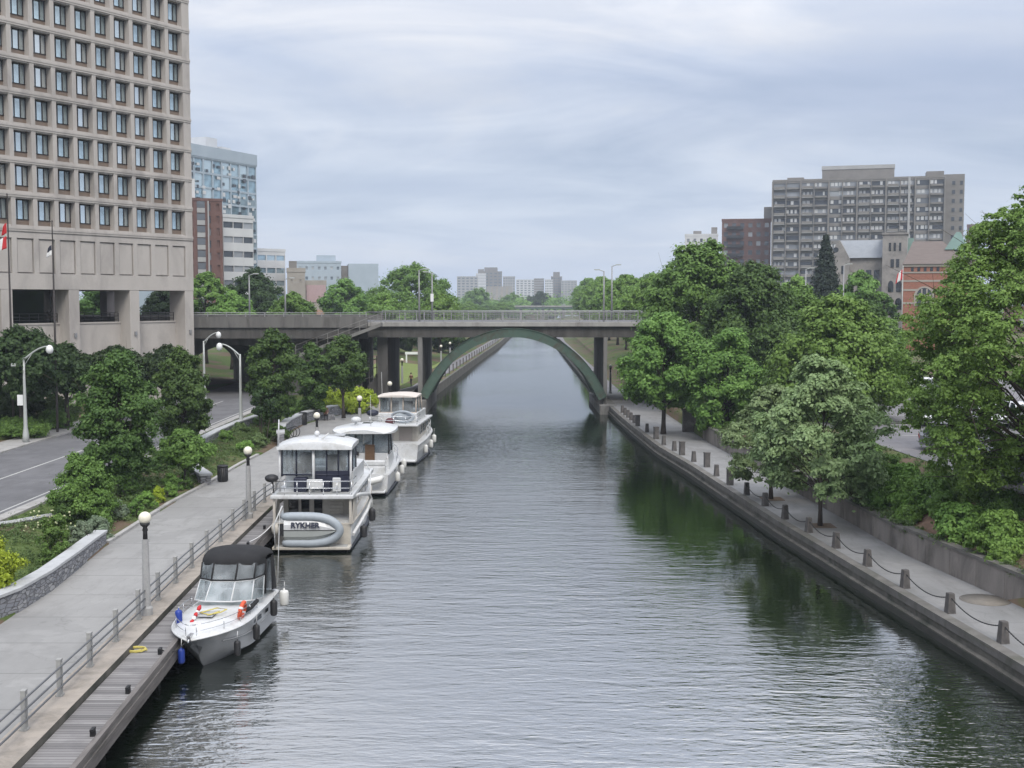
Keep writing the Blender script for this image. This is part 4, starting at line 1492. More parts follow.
def quads_mesh(name, V, mat, smooth=False):
    me = bpy.data.meshes.new(name)
    nv = len(V)
    nf = nv // 4
    me.vertices.add(nv)
    me.vertices.foreach_set('co', V.astype(np.float32).ravel())
    me.loops.add(nv)
    me.loops.foreach_set('vertex_index', np.arange(nv, dtype=np.int32))
    me.polygons.add(nf)
    me.polygons.foreach_set('loop_start', np.arange(0, nv, 4, dtype=np.int32))
    me.polygons.foreach_set('loop_total', np.full(nf, 4, dtype=np.int32))
    me.materials.append(mat)
    me.update(calc_edges=True)
    return me


def profile(kind, t):
    if kind == 'round':
        return math.sin(math.pi * (0.12 + 0.83 * t) ** 0.85) ** 0.75
    if kind == 'oval':
        return math.sin(math.pi * (0.10 + 0.86 * t)) ** 0.6
    if kind == 'dome':
        return math.sqrt(max(0.0, 1 - (0.06 + 0.86 * t) ** 2))
    if kind == 'vase':
        return 0.45 + 0.6 * math.sin(math.pi * min(1, 0.15 + 0.72 * t))
    if kind == 'spread':
        return (0.75 + 0.35 * math.sin(math.pi * t)) * (1 - 0.62 * max(0, t - 0.55) / 0.45)
    if kind == 'pyramid':
        return 1.05 * (1 - t) ** 0.7 * min(1, 0.6 + 2.2 * t)
    return 1.0


def make_tree(seed, W, zb, zt, kind='round', lobes=22, clumps=11, per=42, leaf=0.15, mat='mid', trunk_r=0.2, trunk_top=None, flat=0.72, name='tree', lean=(0, 0), lobe_r=0.30, up=0.6, dens_top=0.5, multi=1, droop=0.0, crown_name='crown', clump_k=0.5):
    """returns (trunk mesh, crown mesh); base of the trunk at the origin, crown from zb to zt, W wide"""
    rng = np.random.default_rng(seed)
    H = zt - zb
    if kind != 'dome':
        zb, zt = zb + 0.04 * H, zt - 0.05 * H
        H = zt - zb
    Rw = W / 2 * (0.90 if kind != 'dome' else 0.95)
    cents, rads, outs = [], [], []
    lob = []
    for i in range(lobes):
        t = (i + 0.5) / lobes
        t = t ** (1.0 - 0.25 * (dens_top - 0.5)) if kind != 'pyramid' else t ** 1.35
        ang = i * 2.39996 + rng.uniform(-0.5, 0.5)
        pr = profile(kind, t) * Rw
        rl = lobe_r * Rw * rng.uniform(0.75, 1.25) * (0.6 + 0.5 * profile(kind, t))
        rr = max(0.0, pr - rl * 0.85) * rng.choice([1.0, 1.0, 0.95, 0.55, 1.08])
        z = zb + rl * 0.5 + t * (H - rl * 1.1)
        c = np.array([math.cos(ang) * rr + lean[0] * t, math.sin(ang) * rr + lean[1] * t, z])
        lob.append((c, rl))
        for k in range(int(clumps * 1.8)):
            d = rng.normal(size=3)
            d[2] = d[2] * 0.8 + 0.25
            d /= np.linalg.norm(d)
            q = c + d * rl * rng.uniform(0.55, 1.0) * np.array([1, 1, 0.78])
            cents.append(q)
            rads.append(rl * clump_k * 0.8 * rng.uniform(0.6, 1.4))
            o = np.array([q[0], q[1], (q[2] - zb - H * 0.4) * 0.7])
            outs.append(o / (np.linalg.norm(o) + 1e-6))
    V = leaf_cloud(rng, np.array(cents), np.array(rads), np.array(outs), per, leaf, flat, up, droop=droop)
    V = V[: len(V) // 4 * 4]
    crown = quads_mesh(crown_name, V, LF[mat])
    # wood
    mb = MB()
    tt = trunk_top if trunk_top is not None else zb + H * 0.62
    stems = []
    for s in range(multi):
        ox, oy = (0, 0) if multi == 1 else (math.cos(s * 2.1) * 0.25, math.sin(s * 2.1) * 0.25)
        spread = 0 if multi == 1 else 0.22
        pts, rs = [], []
        for i in range(9):
            u = i / 8
            pts.append((ox * (1 + u * spread * 8) + lean[0] * u * 0.6 + 0.10 * math.sin(seed + 5 * u) * u, oy * (1 + u * spread * 8) + lean[1] * u * 0.6 + 0.10 * math.cos(seed * 1.7 + 4 * u) * u, tt * u - (0.25 if i == 0 else 0)))
            rs.append(trunk_r * (1.0 - 0.72 * u) * (1.35 if i == 0 else 1) / (multi ** 0.4))
        mb.tube(pts, rs, 9)
        stems.append((pts, rs))
    for i, (c, rl) in enumerate(lob):
        pts, rs = stems[i % len(stems)]
        u = min(0.95, max(0.28, (c[2] - rl - 0.15 * H) / tt))
        k = u * 8
        i0 = int(k)
        b = Vector(pts[i0]).lerp(Vector(pts[min(8, i0 + 1)]), k - i0)
        e = Vector(c)
        mid = b.lerp(e, 0.5) + Vector((0, 0, 0.12 * (e - b).length))
        r0 = trunk_r * 0.36 * (1 - 0.5 * u)
        p = [b, b.lerp(mid, 0.55) + Vector((0, 0, 0.03)), mid, mid.lerp(e, 0.6), e]
        mb.tube(p, [r0, r0 * 0.8, r0 * 0.6, r0 * 0.4, r0 * 0.18], 6)
        for q in range(3):
            dd = Vector(rng.normal(size=3)) * rl * 0.7
            mb.tube([mid.lerp(e, 0.5), e + dd * 0.5, e + dd], [r0 * 0.35, r0 * 0.25, r0 * 0.1], 4)
    return mb.mesh('trunk', M['bark']), crown


def plant_tree(meshes, name, label, loc, rz=0.0, sc=(1, 1, 1), group=None, cat='tree'):
    root = thing(name, label, cat, loc, rz, group)
    root.scale = sc
    for nm, me in zip(('trunk', 'crown'), meshes):
        o = bpy.data.objects.new(nm, me)
        COL.objects.link(o)
        o.parent = root
    return root


def tree_px(seed, name, label, px, Y, zg, wpx, top, bot, cat='tree', rz=0.0, group=None, **kw):
    """a tree whose crown spans wpx pixels round column px and rows top..bot when it stands at distance Y on ground height zg"""
    c = aty(px, (top + bot) / 2, Y)
    W = wpx * Y / FPX
    zt, zb = aty(px, top, Y).z - zg, aty(px, bot, Y).z - zg
    me = make_tree(seed, W, zb, zt, **kw)
    return plant_tree(me, name, label, (c.x, Y, zg), rz, group=group, cat=cat)


# --- left bank
tree_px(11, 'maple_tree', 'dense dark green maple in the planting bed beside the road, left foreground', 118, 63, 1.6, 96, 342, 492, kind='oval', lobes=30, clumps=13, per=48, leaf=0.10, mat='maple', trunk_r=0.16, lobe_r=0.35)
tree_px(12, 'maple_tree', 'second dark green maple behind the near one, by the road kerb', 182, 82, 1.7, 68, 343, 448, kind='oval', lobes=24, clumps=12, per=46, leaf=0.12, mat='maple', trunk_r=0.15, lobe_r=0.35)
tree_px(13, 'small_tree', 'small round leafy tree on a thin trunk beside the stone bench', 184, 68.5, 1.45, 60, 427, 470, kind='spread', lobes=18, clumps=10, per=42, leaf=0.095, mat='mid', trunk_r=0.07, lobe_r=0.33)
tree_px(14, 'maple_tree', 'tall dark maple standing just left of the curved stone wall', 274, 96, 1.6, 64, 325, 424, kind='oval', lobes=26, clumps=12, per=46, leaf=0.13, mat='maple', trunk_r=0.2, lobe_r=0.35)
tree_px(15, 'maple_tree', 'slim maple between the two others near the bridge stair', 313, 107, 1.6, 42, 338, 415, kind='oval', lobes=18, clumps=11, per=42, leaf=0.14, mat='maple', trunk_r=0.14, lobe_r=0.35)
tree_px(16, 'maple_tree', 'maple with clear dark trunk above the yellow green bush by the bridge', 343, 108, 1.6, 54, 332, 392, kind='round', lobes=22, clumps=11, per=44, leaf=0.14, mat='maple', trunk_r=0.15, lobe_r=0.34)
tree_px(17, 'small_tree', 'thin multi stemmed bare legged shrub tree next to the road lamp', 263, 90, 1.6, 36, 385, 420, kind='vase', lobes=10, clumps=6, per=20, leaf=0.12, mat='dark', trunk_r=0.07, multi=3)
# in front of the office block
dk = [(20, 88, 2.4, 118, 324, 400, 'round', 'broad dark tree in front of the arcade at the left edge of the photo'),
      (66, 94, 2.4, 60, 340, 396, 'round', 'low dark tree right of the left edge one, below the arcade'),
      (118, 101, 2.2, 66, 344, 394, 'oval', 'dark tree below the second arcade opening from the right'),
      (168, 108, 2.2, 62, 343, 396, 'oval', 'dark tree below the last arcade opening beside the bridge')]
for i, (px, Y, zg, wp, tp, bt, kd, lab) in enumerate(dk):
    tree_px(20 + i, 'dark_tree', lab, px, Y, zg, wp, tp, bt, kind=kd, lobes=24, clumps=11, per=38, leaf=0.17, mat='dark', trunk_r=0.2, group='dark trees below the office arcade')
# beyond the bridge, left
lb = [(205, 170, 62, 268, 325, 'lime', 'round', 'bright green tree behind the bridge, right beside the office block'),
      (255, 190, 74, 265, 322, 'dark', 'round', 'dark round tree behind the first bridge lamp'),
      (232, 160, 54, 288, 325, 'lime', 'round', 'low fresh green tree behind the bridge parapet, left of the dark round one'),
      (292, 165, 56, 290, 325, 'mid', 'round', 'low green tree behind the bridge parapet, near the beige block'),
      (345, 230, 62, 276, 322, 'mid', 'round', 'green tree left of the big rounded one behind the bridge'),
      (412, 250, 108, 259, 325, 'mid', 'round', 'biggest rounded tree behind the pair of bridge lamps'),
      (385, 205, 58, 291, 325, 'lime', 'round', 'low bright tree in front of the biggest rounded one'),
      (440, 210, 56, 290, 328, 'lime', 'round', 'low bright tree behind the right lamp of the left pair'),
      (478, 640, 50, 286, 318, 'mid', 'round', 'small green tree at the left bank right of the biggest rounded one'),
      (511, 720, 52, 292, 318, 'mid', 'round', 'distant green tree in the middle below the far towers'),
      (105, 165, 70, 275, 322, 'mid', 'round', 'green tree seen through the second arcade opening'),
      (168, 160, 60, 280, 322, 'dark', 'round', 'dark tree seen through the last arcade opening'),
      (40, 175, 70, 280, 322, 'dark', 'round', 'dark tree seen through the third arcade opening'),
      (540, 760, 46, 290, 316, 'dark', 'round', 'distant dark tree just left of the far low bridge')]
for i, (px, Y, wp, tp, bt, mt, kd, lab) in enumerate(lb):
    s = Y / 150
    tree_px(40 + i, 'leafy_tree', lab, px, Y, 3.0 if Y < 300 else 2.0, wp, tp, bt + 14, kind=kd, lobes=30, clumps=11, per=40, leaf=0.17 * s ** 0.8, mat=mt, trunk_r=0.3, group='trees beyond the bridge on the left bank', lobe_r=0.27)
# under the bridge left: dark trees behind the lawn
for i, (px, Y, wp, tp, bt) in enumerate([(398, 215, 46, 318, 352), (440, 235, 60, 322, 350), (372, 220, 44, 320, 356)]):
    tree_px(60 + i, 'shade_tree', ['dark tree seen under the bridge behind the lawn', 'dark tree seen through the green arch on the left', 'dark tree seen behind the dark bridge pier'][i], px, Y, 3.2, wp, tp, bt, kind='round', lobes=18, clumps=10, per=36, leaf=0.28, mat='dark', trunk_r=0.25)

# --- right bank
RT = [  # px, Y, zg, w, top, bottom, mat, kind, lobes, leaf, label
    (700, 118, 2.6, 118, 236, 400, 'mid', 'oval', 40, 0.19, 'tallest leafy tree by the right bridge end, its crown rising above the others'),
    (752, 112, 3.4, 112, 258, 420, 'maple', 'oval', 36, 0.18, 'broad deep green tree in the middle of the right bank group'),
    (664, 99, 0.95, 96, 308, 412, 'mid', 'round', 30, 0.15, 'bright canalside tree on a clear trunk covering the right bridge end'),
    (728, 95, 2.4, 84, 322, 452, 'mid', 'oval', 30, 0.15, 'leafy tree behind the block wall, between the canalside trunk and the pale elm'),
    (838, 86, 3.4, 142, 290, 452, 'lime', 'round', 42, 0.16, 'wide fresh green tree behind the pale elm'),
    (790, 92, 3.4, 80, 352, 452, 'maple', 'round', 28, 0.15, 'shaded deep green tree filling in behind the pale elm'),
    (800, 119, 3.4, 96, 282, 420, 'mid', 'round', 30, 0.19, 'green tree hiding the right end of the bridge deck'),
    (868, 108, 3.5, 80, 300, 420, 'maple', 'round', 28, 0.18, 'deep green tree behind the wide fresh green one'),
    (888, 120, 3.5, 40, 318, 372, 'mid', 'round', 18, 0.16, 'small green tree in front of the red brick hall'),
]
for i, (px, Y, zg, wp, tp, bt, mt, kd, lo, lf, lab) in enumerate(RT):
    tree_px(80 + i, 'leafy_tree', lab, px, Y, zg, wp * 1.12, tp - 3, bt, kind=kd, lobes=lo, clumps=13, per=46, leaf=lf, mat=mt, trunk_r=0.2, lobe_r=0.30, up=0.8)
tree_px(91, 'elm_tree', 'pale green elm with drooping sprays on the right walkway, larger of the two', 822, 58.5, 0.95, 140, 344, 506, kind='spread', lobes=34, clumps=13, per=40, leaf=0.105, mat='elm', trunk_r=0.11, lobe_r=0.25, flat=0.4, droop=0.3, up=0.9)
tree_px(92, 'elm_tree', 'smaller pale green elm further along the right walkway', 772, 66.5, 0.95, 100, 378, 490, kind='spread', lobes=24, clumps=12, per=40, leaf=0.105, mat='elm', trunk_r=0.12, lobe_r=0.26, flat=0.4, droop=0.3, up=0.9)
# foreground locust
tree_px(95, 'locust_tree', 'big feathery foreground tree filling the right edge of the photo', 1054, 50, 2.6, 350, 162, 512, kind='round', lobes=112, clumps=15, per=46, leaf=0.078, mat='lime', trunk_r=0.2, lobe_r=0.21, flat=0.38, droop=0.35, up=1.0, clump_k=0.36)
tree_px(96, 'locust_tree', 'feathery tree just behind the foreground one, left of it and lower', 968, 66, 3.4, 84, 290, 410, kind='oval', lobes=34, clumps=13, per=42, leaf=0.10, mat='lime', trunk_r=0.16, lobe_r=0.24, flat=0.4, droop=0.3, up=1.0)
# spruce
def spruce(px, Y, zg, top, bot, wpx, label):
    rng = np.random.default_rng(5)
    p = aty(px, bot, Y)
    zb, zt = p.z - zg, aty(px, top, Y).z - zg
    Wd = wpx * Y / FPX
    cents, rads, outs = [], [], []
    for i in range(34):
        t = i / 33
        r = Wd / 2 * (1 - t) ** 0.85 + 0.12
        n = max(4, int(11 * (1 - t)) + 3)
        for k in range(n):
            a = k * 2 * math.pi / n + i * 0.7 + rng.uniform(-0.2, 0.2)
            for q in (0.45, 0.9):
                rr = r * q * rng.uniform(0.8, 1.12)
                cents.append((math.cos(a) * rr, math.sin(a) * rr, zb + t * (zt - zb) - 0.3 * rr))
                rads.append(0.22 * r + 0.28)
                outs.append((math.cos(a), math.sin(a), 0.2))
    V = leaf_cloud(rng, np.array(cents), np.array(rads), np.array(outs), 12, 0.30, 0.45, 0.6, 0.35)
    mb = MB()
    mb.tube([(0, 0, -0.2), (0, 0, zt * 0.5), (0, 0, zt * 0.98)], [0.3, 0.18, 0.03], 8)
    plant_tree((mb.mesh('trunk', M['bark']), quads_mesh('crown', V, LF['spruce'])), 'spruce_tree', label, (p.x, Y, zg))
spruce(825, 190, 5, 236, 302, 34, 'dark pointed spruce in front of the grey apartment slab')
tree_px(97, 'leafy_tree', 'green tree below the stone tower, right of the spruce', 860, 170, 5, 56, 268, 330, kind='round', lobes=24, clumps=10, per=38, leaf=0.24, mat='mid', trunk_r=0.25)
tree_px(98, 'leafy_tree', 'yellowish green tree beside the street lamp, left of the spruce', 796, 165, 5, 46, 272, 330, kind='round', lobes=22, clumps=10, per=38, leaf=0.24, mat='lime', trunk_r=0.25)
tree_px(99, 'leafy_tree', 'dark small crown hanging over the base of the stone tower', 884, 180, 5, 30, 292, 330, kind='round', lobes=16, clumps=9, per=34, leaf=0.24, mat='maple', trunk_r=0.2)
# row down the right bank beyond the bridge
base = make_tree(120, 12.0, 2.6, 14.5, kind='round', lobes=40, clumps=12, per=42, leaf=0.24, mat='lime', trunk_r=0.28, lobe_r=0.25)
base2 = make_tree(121, 11.0, 2.2, 13.0, kind='oval', lobes=36, clumps=12, per=42, leaf=0.24, mat='mid', trunk_r=0.28, lobe_r=0.26)
spots = [(19.5, 150, 0.83), (25, 158, 0.98), (20, 166, 0.84), (27, 176, 1.02), (20.5, 184, 0.88), (28, 196, 1.05), (21, 204, 0.90), (30, 216, 1.08), (21.5, 226, 0.92), (29, 238, 1.05), (22, 250, 0.95),
         (31, 264, 1.1), (22.5, 278, 0.98), (32, 292, 1.08), (23, 308, 1.0), (24, 340, 1.05), (25, 375, 1.05), (34, 330, 1.1), (36, 370, 1.15), (27, 412, 1.1), (29, 455, 1.15), (31, 500, 1.15), (33, 550, 1.2), (36, 605, 1.25)]
order = ['nearest', 'second', 'third', 'fourth', 'fifth', 'sixth', 'seventh', 'eighth', 'ninth', 'tenth']
for i, (x, Y, s) in enumerate(spots):
    plant_tree(base if i % 2 == 0 else base2, 'bank_tree', 'green tree in the long row down the right bank beyond the bridge', (x, Y, 2.6), i * 1.3, (s, s, s * (0.95 + 0.08 * (i % 3))), 'row of trees on the right bank beyond the bridge')
lspots = [(-17, 240, .75), (-14, 275, .8), (-22, 300, .95), (-11, 318, .8), (-16, 355, .95), (-9, 385, .85), (-6, 430, .9), (-12, 470, 1.05), (-3, 500, .95), (0, 560, 1.0), (-8, 600, 1.1), (3, 640, 1.0)]
for i, (x, Y, s) in enumerate(lspots):
    plant_tree(base2 if i % 2 == 0 else base, 'bank_tree', 'green tree among those lining the left bank far beyond the bridge', (x - 5, Y, 2.4), i * 1.7, (s * 0.8, s * 0.8, s * 0.62), 'trees lining the left bank far beyond the bridge')

# far woods that read as one mass
rng = np.random.default_rng(77)
cen, rad, ou = [], [], []
for i in range(900):
    Y = rng.uniform(660, 980)
    x = rng.uniform(-0.45, 0.45) * Y * 1.25
    cen.append((x, Y, 3 + rng.uniform(1, 9.5)))
    rad.append(rng.uniform(4, 7))
    ou.append((0, -0.6, 0.6))
V = leaf_cloud(rng, np.array(cen), np.array(rad), np.array(ou), 44, 1.0, 0.7, 0.6)
o = bpy.data.objects.new('distant_wood', quads_mesh('distant_wood', V, LF['mid']))
COL.objects.link(o)
tag(o, kind='stuff')


# --- shrubs: one mesh each, leaves over a few stems
def shrub(seed, name, label, loc, W, H, mat='mid', lobes=10, clumps=9, per=40, leaf=0.07, kind='dome', zb=-0.15, group=None, lobe_r=0.36, flat=0.7):
    me = make_tree(seed, W, zb, H, kind=kind, lobes=lobes, clumps=clumps, per=per, leaf=leaf, mat=mat, trunk_r=0.035, multi=3, lobe_r=lobe_r, flat=flat, trunk_top=H * 0.6, crown_name='foliage')
    r = thing(name, label, 'shrub', loc, seed * 0.7, group)
    for nm, m_ in zip(('stem', 'foliage'), me):
        o = bpy.data.objects.new(nm, m_)
        COL.objects.link(o)
        o.parent = r
    return r


def shrub_px(seed, name, label, px, bot, z, wpx, hpx, **kw):
    p = onz(px, bot, z)
    s = p.y / FPX
    if p.x < 0 and p.y < 84:
        p.x = min(p.x, PL(p.y) - 0.25 - wpx * s * 0.42)
    elif p.x > 0:
        p.x = max(p.x, WL(p.y) + 0.45 + wpx * s * 0.22)
    return shrub(seed, name, label, (p.x, p.y, z - 0.03), wpx * s, hpx * s * 1.02, **kw)


shrub_px(201, 'golden_shrub', 'bright yellow green rounded shrub behind the near planter wall', 4, 588, 1.9, 78, 60, mat='yellow', leaf=0.06, lobes=16, per=60)
shrub_px(202, 'large_shrub', 'large rounded green shrub below the near maple', 84, 522, 1.5, 70, 68, mat='mid', leaf=0.075, lobes=22, per=50)
shrub_px(203, 'dark_shrub', 'low dark shrub in front of the large rounded one', 68, 526, 1.5, 36, 32, mat='maple', leaf=0.06, lobes=12, per=50)
shrub_px(204, 'flowering_shrub', 'loose green shrub with pale flower heads behind the planter wall', 56, 556, 1.6, 46, 44, mat='mid', leaf=0.05, lobes=12, per=44, clumps=7)
shrub_px(205, 'sage_plant', 'grey green feathery clump at the end of the near planter wall', 98, 546, 1.35, 34, 26, mat='sage', leaf=0.045, lobes=10, per=60)
shrub_px(206, 'sage_plant', 'second grey green feathery clump closer to the path kerb', 122, 538, 1.3, 30, 24, mat='sage', leaf=0.045, lobes=10, per=60)
shrub_px(207, 'sage_plant', 'grey green clump below the large rounded shrub', 120, 518, 1.4, 26, 20, mat='sage', leaf=0.045, lobes=8, per=50)
bed = [(146, 514, 20, 16, 'mid'), (160, 506, 24, 16, 'lime'), (175, 500, 18, 14, 'yellow'), (150, 495, 22, 14, 'maple'), (172, 488, 24, 16, 'mid'), (190, 494, 18, 12, 'lime'), (140, 484, 28, 22, 'tallgrass'),
       (160, 474, 30, 24, 'maple'), (128, 500, 26, 26, 'tallgrass'), (134, 470, 26, 22, 'maple'), (188, 478, 18, 14, 'mid'), (200, 486, 12, 10, 'maple'), (176, 470, 22, 18, 'tallgrass'), (148, 462, 24, 20, 'mid'), (120, 482, 24, 20, 'maple')]
blab = ['green clump nearest the path kerb lamp', 'fresh green mound beside the path kerb', 'golden mound among the bed plants', 'dark low mound in the middle of the bed', 'green mound right of the bare soil', 'light green mound near the stone bench',
        'tall grassy clump behind the bare soil', 'dark bushy clump below the small round tree', 'grassy clump against the large rounded shrub', 'dark clump below the near maple', 'green clump at the foot of the small round tree', 'tiny dark mound at the end of the bench',
        'grassy clump behind the small tree trunk', 'green clump at the back of the bed by the road', 'dark clump between maple and large rounded shrub']
for i, (px, bot, wp, hp, mt) in enumerate(bed):
    shrub_px(220 + i, 'bed_plant', blab[i], px, bot, 1.45, wp, hp, mat=mt, leaf=0.055, lobes=8, clumps=8, per=46, group='plants in the bed beside the path')
# bed between road and curved wall
b2 = [(226, 440, 20, 10, 'mid'), (240, 433, 20, 11, 'tallgrass'), (258, 442, 24, 10, 'tallgrass'), (276, 436, 26, 14, 'maple'), (268, 424, 30, 14, 'mid'), (296, 412, 26, 13, 'mid'), (246, 448, 20, 8, 'lime'), (318, 403, 26, 12, 'mid')]
b2l = ['low green clump at the end of the long low wall', 'grassy clump behind the long low wall', 'grassy clump at the foot of the tall dark maple', 'dark clump left of the curved stone wall', 'green clump under the tall dark maple', 'green clump on top of the curved wall bed',
       'fresh low clump beside the path bend', 'green clump behind the curved stone wall']
for i, (px, bot, wp, hp, mt) in enumerate(b2):
    shrub_px(240 + i, 'bed_plant', b2l[i], px, bot, 1.7, wp, hp, mat=mt, leaf=0.09, lobes=8, clumps=8, per=40, group='plants in the bed by the curved wall')
shrub(250, 'golden_shrub', 'yellow green bush behind the curved stone wall near the bridge', (-15.4, 115.5, 1.4), 5.4, 2.3, mat='yellow', leaf=0.12, lobes=14, per=50)
shrub(251, 'golden_shrub', 'smaller yellow green bush at the bridge end of the curved wall', (-17.6, 113.0, 1.5), 3.6, 2.2, mat='yellow', leaf=0.12, lobes=12, per=50)
# across the road
shrub_px(260, 'dome_hedge', 'clipped dark green dome hedge behind the street lamp', 10, 424, 2.3, 74, 40, mat='dark', leaf=0.10, lobes=18, per=60, kind='round')
shrub_px(261, 'low_hedge', 'low green hedge running along the far road kerb', 18, 436, 2.0, 66, 18, mat='mid', leaf=0.09, lobes=14, per=60)
shrub_px(262, 'low_hedge', 'low hedge with pinkish blooms right of the street lamp', 60, 427, 2.0, 40, 20, mat='mid', leaf=0.09, lobes=12, per=50)
shrub_px(263, 'barberry_hedge', 'dark purple hedge below the dark trees', 44, 396, 2.6, 62, 14, mat='purple', leaf=0.12, lobes=16, per=50)
shrub_px(264, 'flower_bush', 'loose grassy bush with pale blossoms between hedges across the road', 56, 424, 2.1, 54, 30, mat='tallgrass', leaf=0.09, lobes=14, per=40)
# pale blossoms
fl = MB()
rnd = random.Random(3)
c = onz(54, 410, 2.1)
for i in range(46):
    fl.ball((rnd.uniform(-1.1, 1.1), rnd.uniform(-0.8, 0.3), rnd.uniform(0.9, 1.9)), rnd.uniform(0.05, 0.10), 0, 5)
tag(fl.build('blossom', plain('pink_blossom', (0.42, 0.27, 0.27), 0.8), None, (c.x, c.y - 4.0, 2.0)), 'patch of pinkish blossoms on the bush right of the street lamp', 'flowers')
fl = MB()
for i in range(40):
    fl.ball((rnd.uniform(-0.9, 0.9), rnd.uniform(-0.8, 0.8), rnd.uniform(1.0, 1.75)), rnd.uniform(0.03, 0.05), 0, 5)
c = onz(50, 553, 1.6)
tag(fl.build('blossom', plain('pale_blossom', (0.5, 0.52, 0.30), 0.8), None, (c.x, c.y, 1.55)), 'pale flower heads over the loose shrub behind the planter wall', 'flowers')

# shrub belt on top of the right retaining wall
rb_ = [(880, 494, 2.3, 64, 40, 'mid'), (850, 488, 2.2, 50, 34, 'maple'), (905, 505, 2.3, 52, 30, 'lime'), (935, 512, 2.4, 56, 34, 'mid'), (960, 536, 2.2, 60, 36, 'mid'), (995, 552, 2.2, 64, 44, 'lime'), (1018, 580, 2.1, 50, 44, 'mid'),
       (985, 575, 2.1, 40, 26, 'mid'), (905, 520, 2.1, 30, 16, 'lime'), (866, 505, 2.1, 34, 18, 'mid'), (950, 560, 2.05, 34, 18, 'lime'), (1030, 600, 2.1, 40, 34, 'mid'), (830, 478, 2.3, 40, 30, 'mid'), (1000, 524, 2.6, 70, 34, 'maple'), (902, 482, 3.0, 44, 20, 'lime'), (940, 494, 3.0, 50, 24, 'mid'), (970, 500, 3.0, 46, 24, 'lime'), (860, 462, 3.0, 50, 30, 'mid')]
rlab = ['leafy shrub right of the pale elm on top of the wall', 'deep green shrub behind the pale elm', 'fresh green shrub above the bare soil patch', 'green shrub behind the bare soil patch', 'green shrub right of the bare soil patch', 'large fresh green shrub at the right edge above the wall', 'shrub leaning over the wall at the right edge',
        'low shrub spilling over the wall near the right edge', 'small light mound left of the bare soil patch', 'small green mound on the wall just right of the elm', 'small light mound below the soil patch', 'shrub at the very corner above the wall', 'green shrub peeping out left behind the elm', 'deep green shrub below the foreground tree', 'tall light shrub at the edge of the parking lot', 'tall green shrub below the feathery trees', 'tall light shrub below the foreground tree', 'green shrub beside the strip of asphalt']
for i, (px, bot, z, wp, hp, mt) in enumerate(rb_):
    shrub_px(300 + i, 'bank_shrub', rlab[i], px, bot, z, wp, hp, mat=mt, leaf=0.085, lobes=14, clumps=9, per=46, group='shrubs on the bank above the right wall')

# tufts of grass and ground cover near the camera side beds
rng = np.random.default_rng(9)
cen, rad, ou = [], [], []
for i in range(1500):
    Y = rng.uniform(40, 102)
    x = rng.uniform(-23.2, PL(Y) - 0.5)
    cen.append((x, Y, zl(x, Y) + 0.14))
    rad.append(rng.uniform(0.14, 0.46))
    ou.append((0, 0, 1))
for i in range(1300):
    Y = rng.uniform(30, 100)
    x = WL(Y) + rng.uniform(0.5, 5.0)
    if 47 < Y < 56 and x < WL(Y) + 2.6:
        continue
    cen.append((x, Y, zr(x, Y) + 0.08))
    rad.append(rng.uniform(0.15, 0.35))
    ou.append((0, 0, 1))
for i in range(700):                                     # greenery spilling over the right wall
    Y = rng.uniform(30, 92)
    if rng.random() < 0.5 + 0.5 * math.sin(Y * 0.9) * math.sin(Y * 0.37):
        continue
    x = WL(Y) + rng.uniform(-0.05, 0.7)
    cen.append((x, Y, 2.02 + rng.uniform(-0.1, 0.2)))
    rad.append(rng.uniform(0.12, 0.32))
    ou.append((-0.5, 0, 0.8))
for i in range(900):
    Y = rng.uniform(60, 118)
    x = rng.uniform(-46, -37)
    cen.append((x, Y, zl(x, Y) + 0.1))
    rad.append(rng.uniform(0.2, 0.5))
    ou.append((0, 0, 1))
V = leaf_cloud(rng, np.array(cen), np.array(rad), np.array(ou), 24, 0.075, 0.7, 0.25, 0.25)
o = bpy.data.objects.new('ground_cover', quads_mesh('ground_cover', V, LF['tallgrass']))
COL.objects.link(o)
tag(o, kind='stuff')
# ---------------------------------------------------------------- boats
M['gel'] = rough_mat('white_gelcoat', (0.70, 0.71, 0.72), (0.62, 0.63, 0.64), 0.9, 0.28, 0, fine=8, spec=0.5, grime=(0.50, 0.495, 0.47), gscale=1.1)
M['cream'] = rough_mat('cream_gelcoat', (0.62, 0.58, 0.51), (0.52, 0.485, 0.43), 0.9, 0.4, 0, fine=8, grime=(0.40, 0.37, 0.33), gscale=1.0)
M['boatgrey'] = rough_mat('grey_hull_paint', (0.46, 0.47, 0.48), (0.38, 0.39, 0.41), 1.0, 0.35, 0)
M['canvas'] = rough_mat('black_canvas', (0.012, 0.012, 0.014), (0.02, 0.02, 0.022), 3, 0.85, 0.3, 0.01)
M['vinyl'] = clear_mat('clear_vinyl', (0.70, 0.74, 0.76), 0.2, 0.08)
M['screen'] = clear_mat('windscreen_glass', (0.80, 0.85, 0.86), 0.3, 0.05)
M['chrome'] = plain('stainless_tube', (0.62, 0.63, 0.65), 0.25, 0.9)
M['navy'] = plain('navy_vinyl', (0.012, 0.015, 0.035), 0.5)
M['tubegrey'] = rough_mat('inflatable_tube', (0.40, 0.44, 0.48), (0.34, 0.38, 0.42), 1.2, 0.45, 0, fine=6)
M['rubber'] = plain('black_rubber', (0.014, 0.014, 0.016), 0.55)
M['whiterub'] = plain('white_fender', (0.68, 0.68, 0.66), 0.5)
M['blue'] = plain('blue_fender', (0.012, 0.04, 0.27), 0.45)
M['red'] = plain('red_cloth', (0.50, 0.02, 0.025), 0.7)
M['orange'] = plain('lifebuoy_red', (0.62, 0.085, 0.03), 0.5)
M['white'] = plain('white_cloth', (0.75, 0.75, 0.75), 0.7)
M['yellow'] = plain('yellow_rope', (0.55, 0.47, 0.13), 0.8)
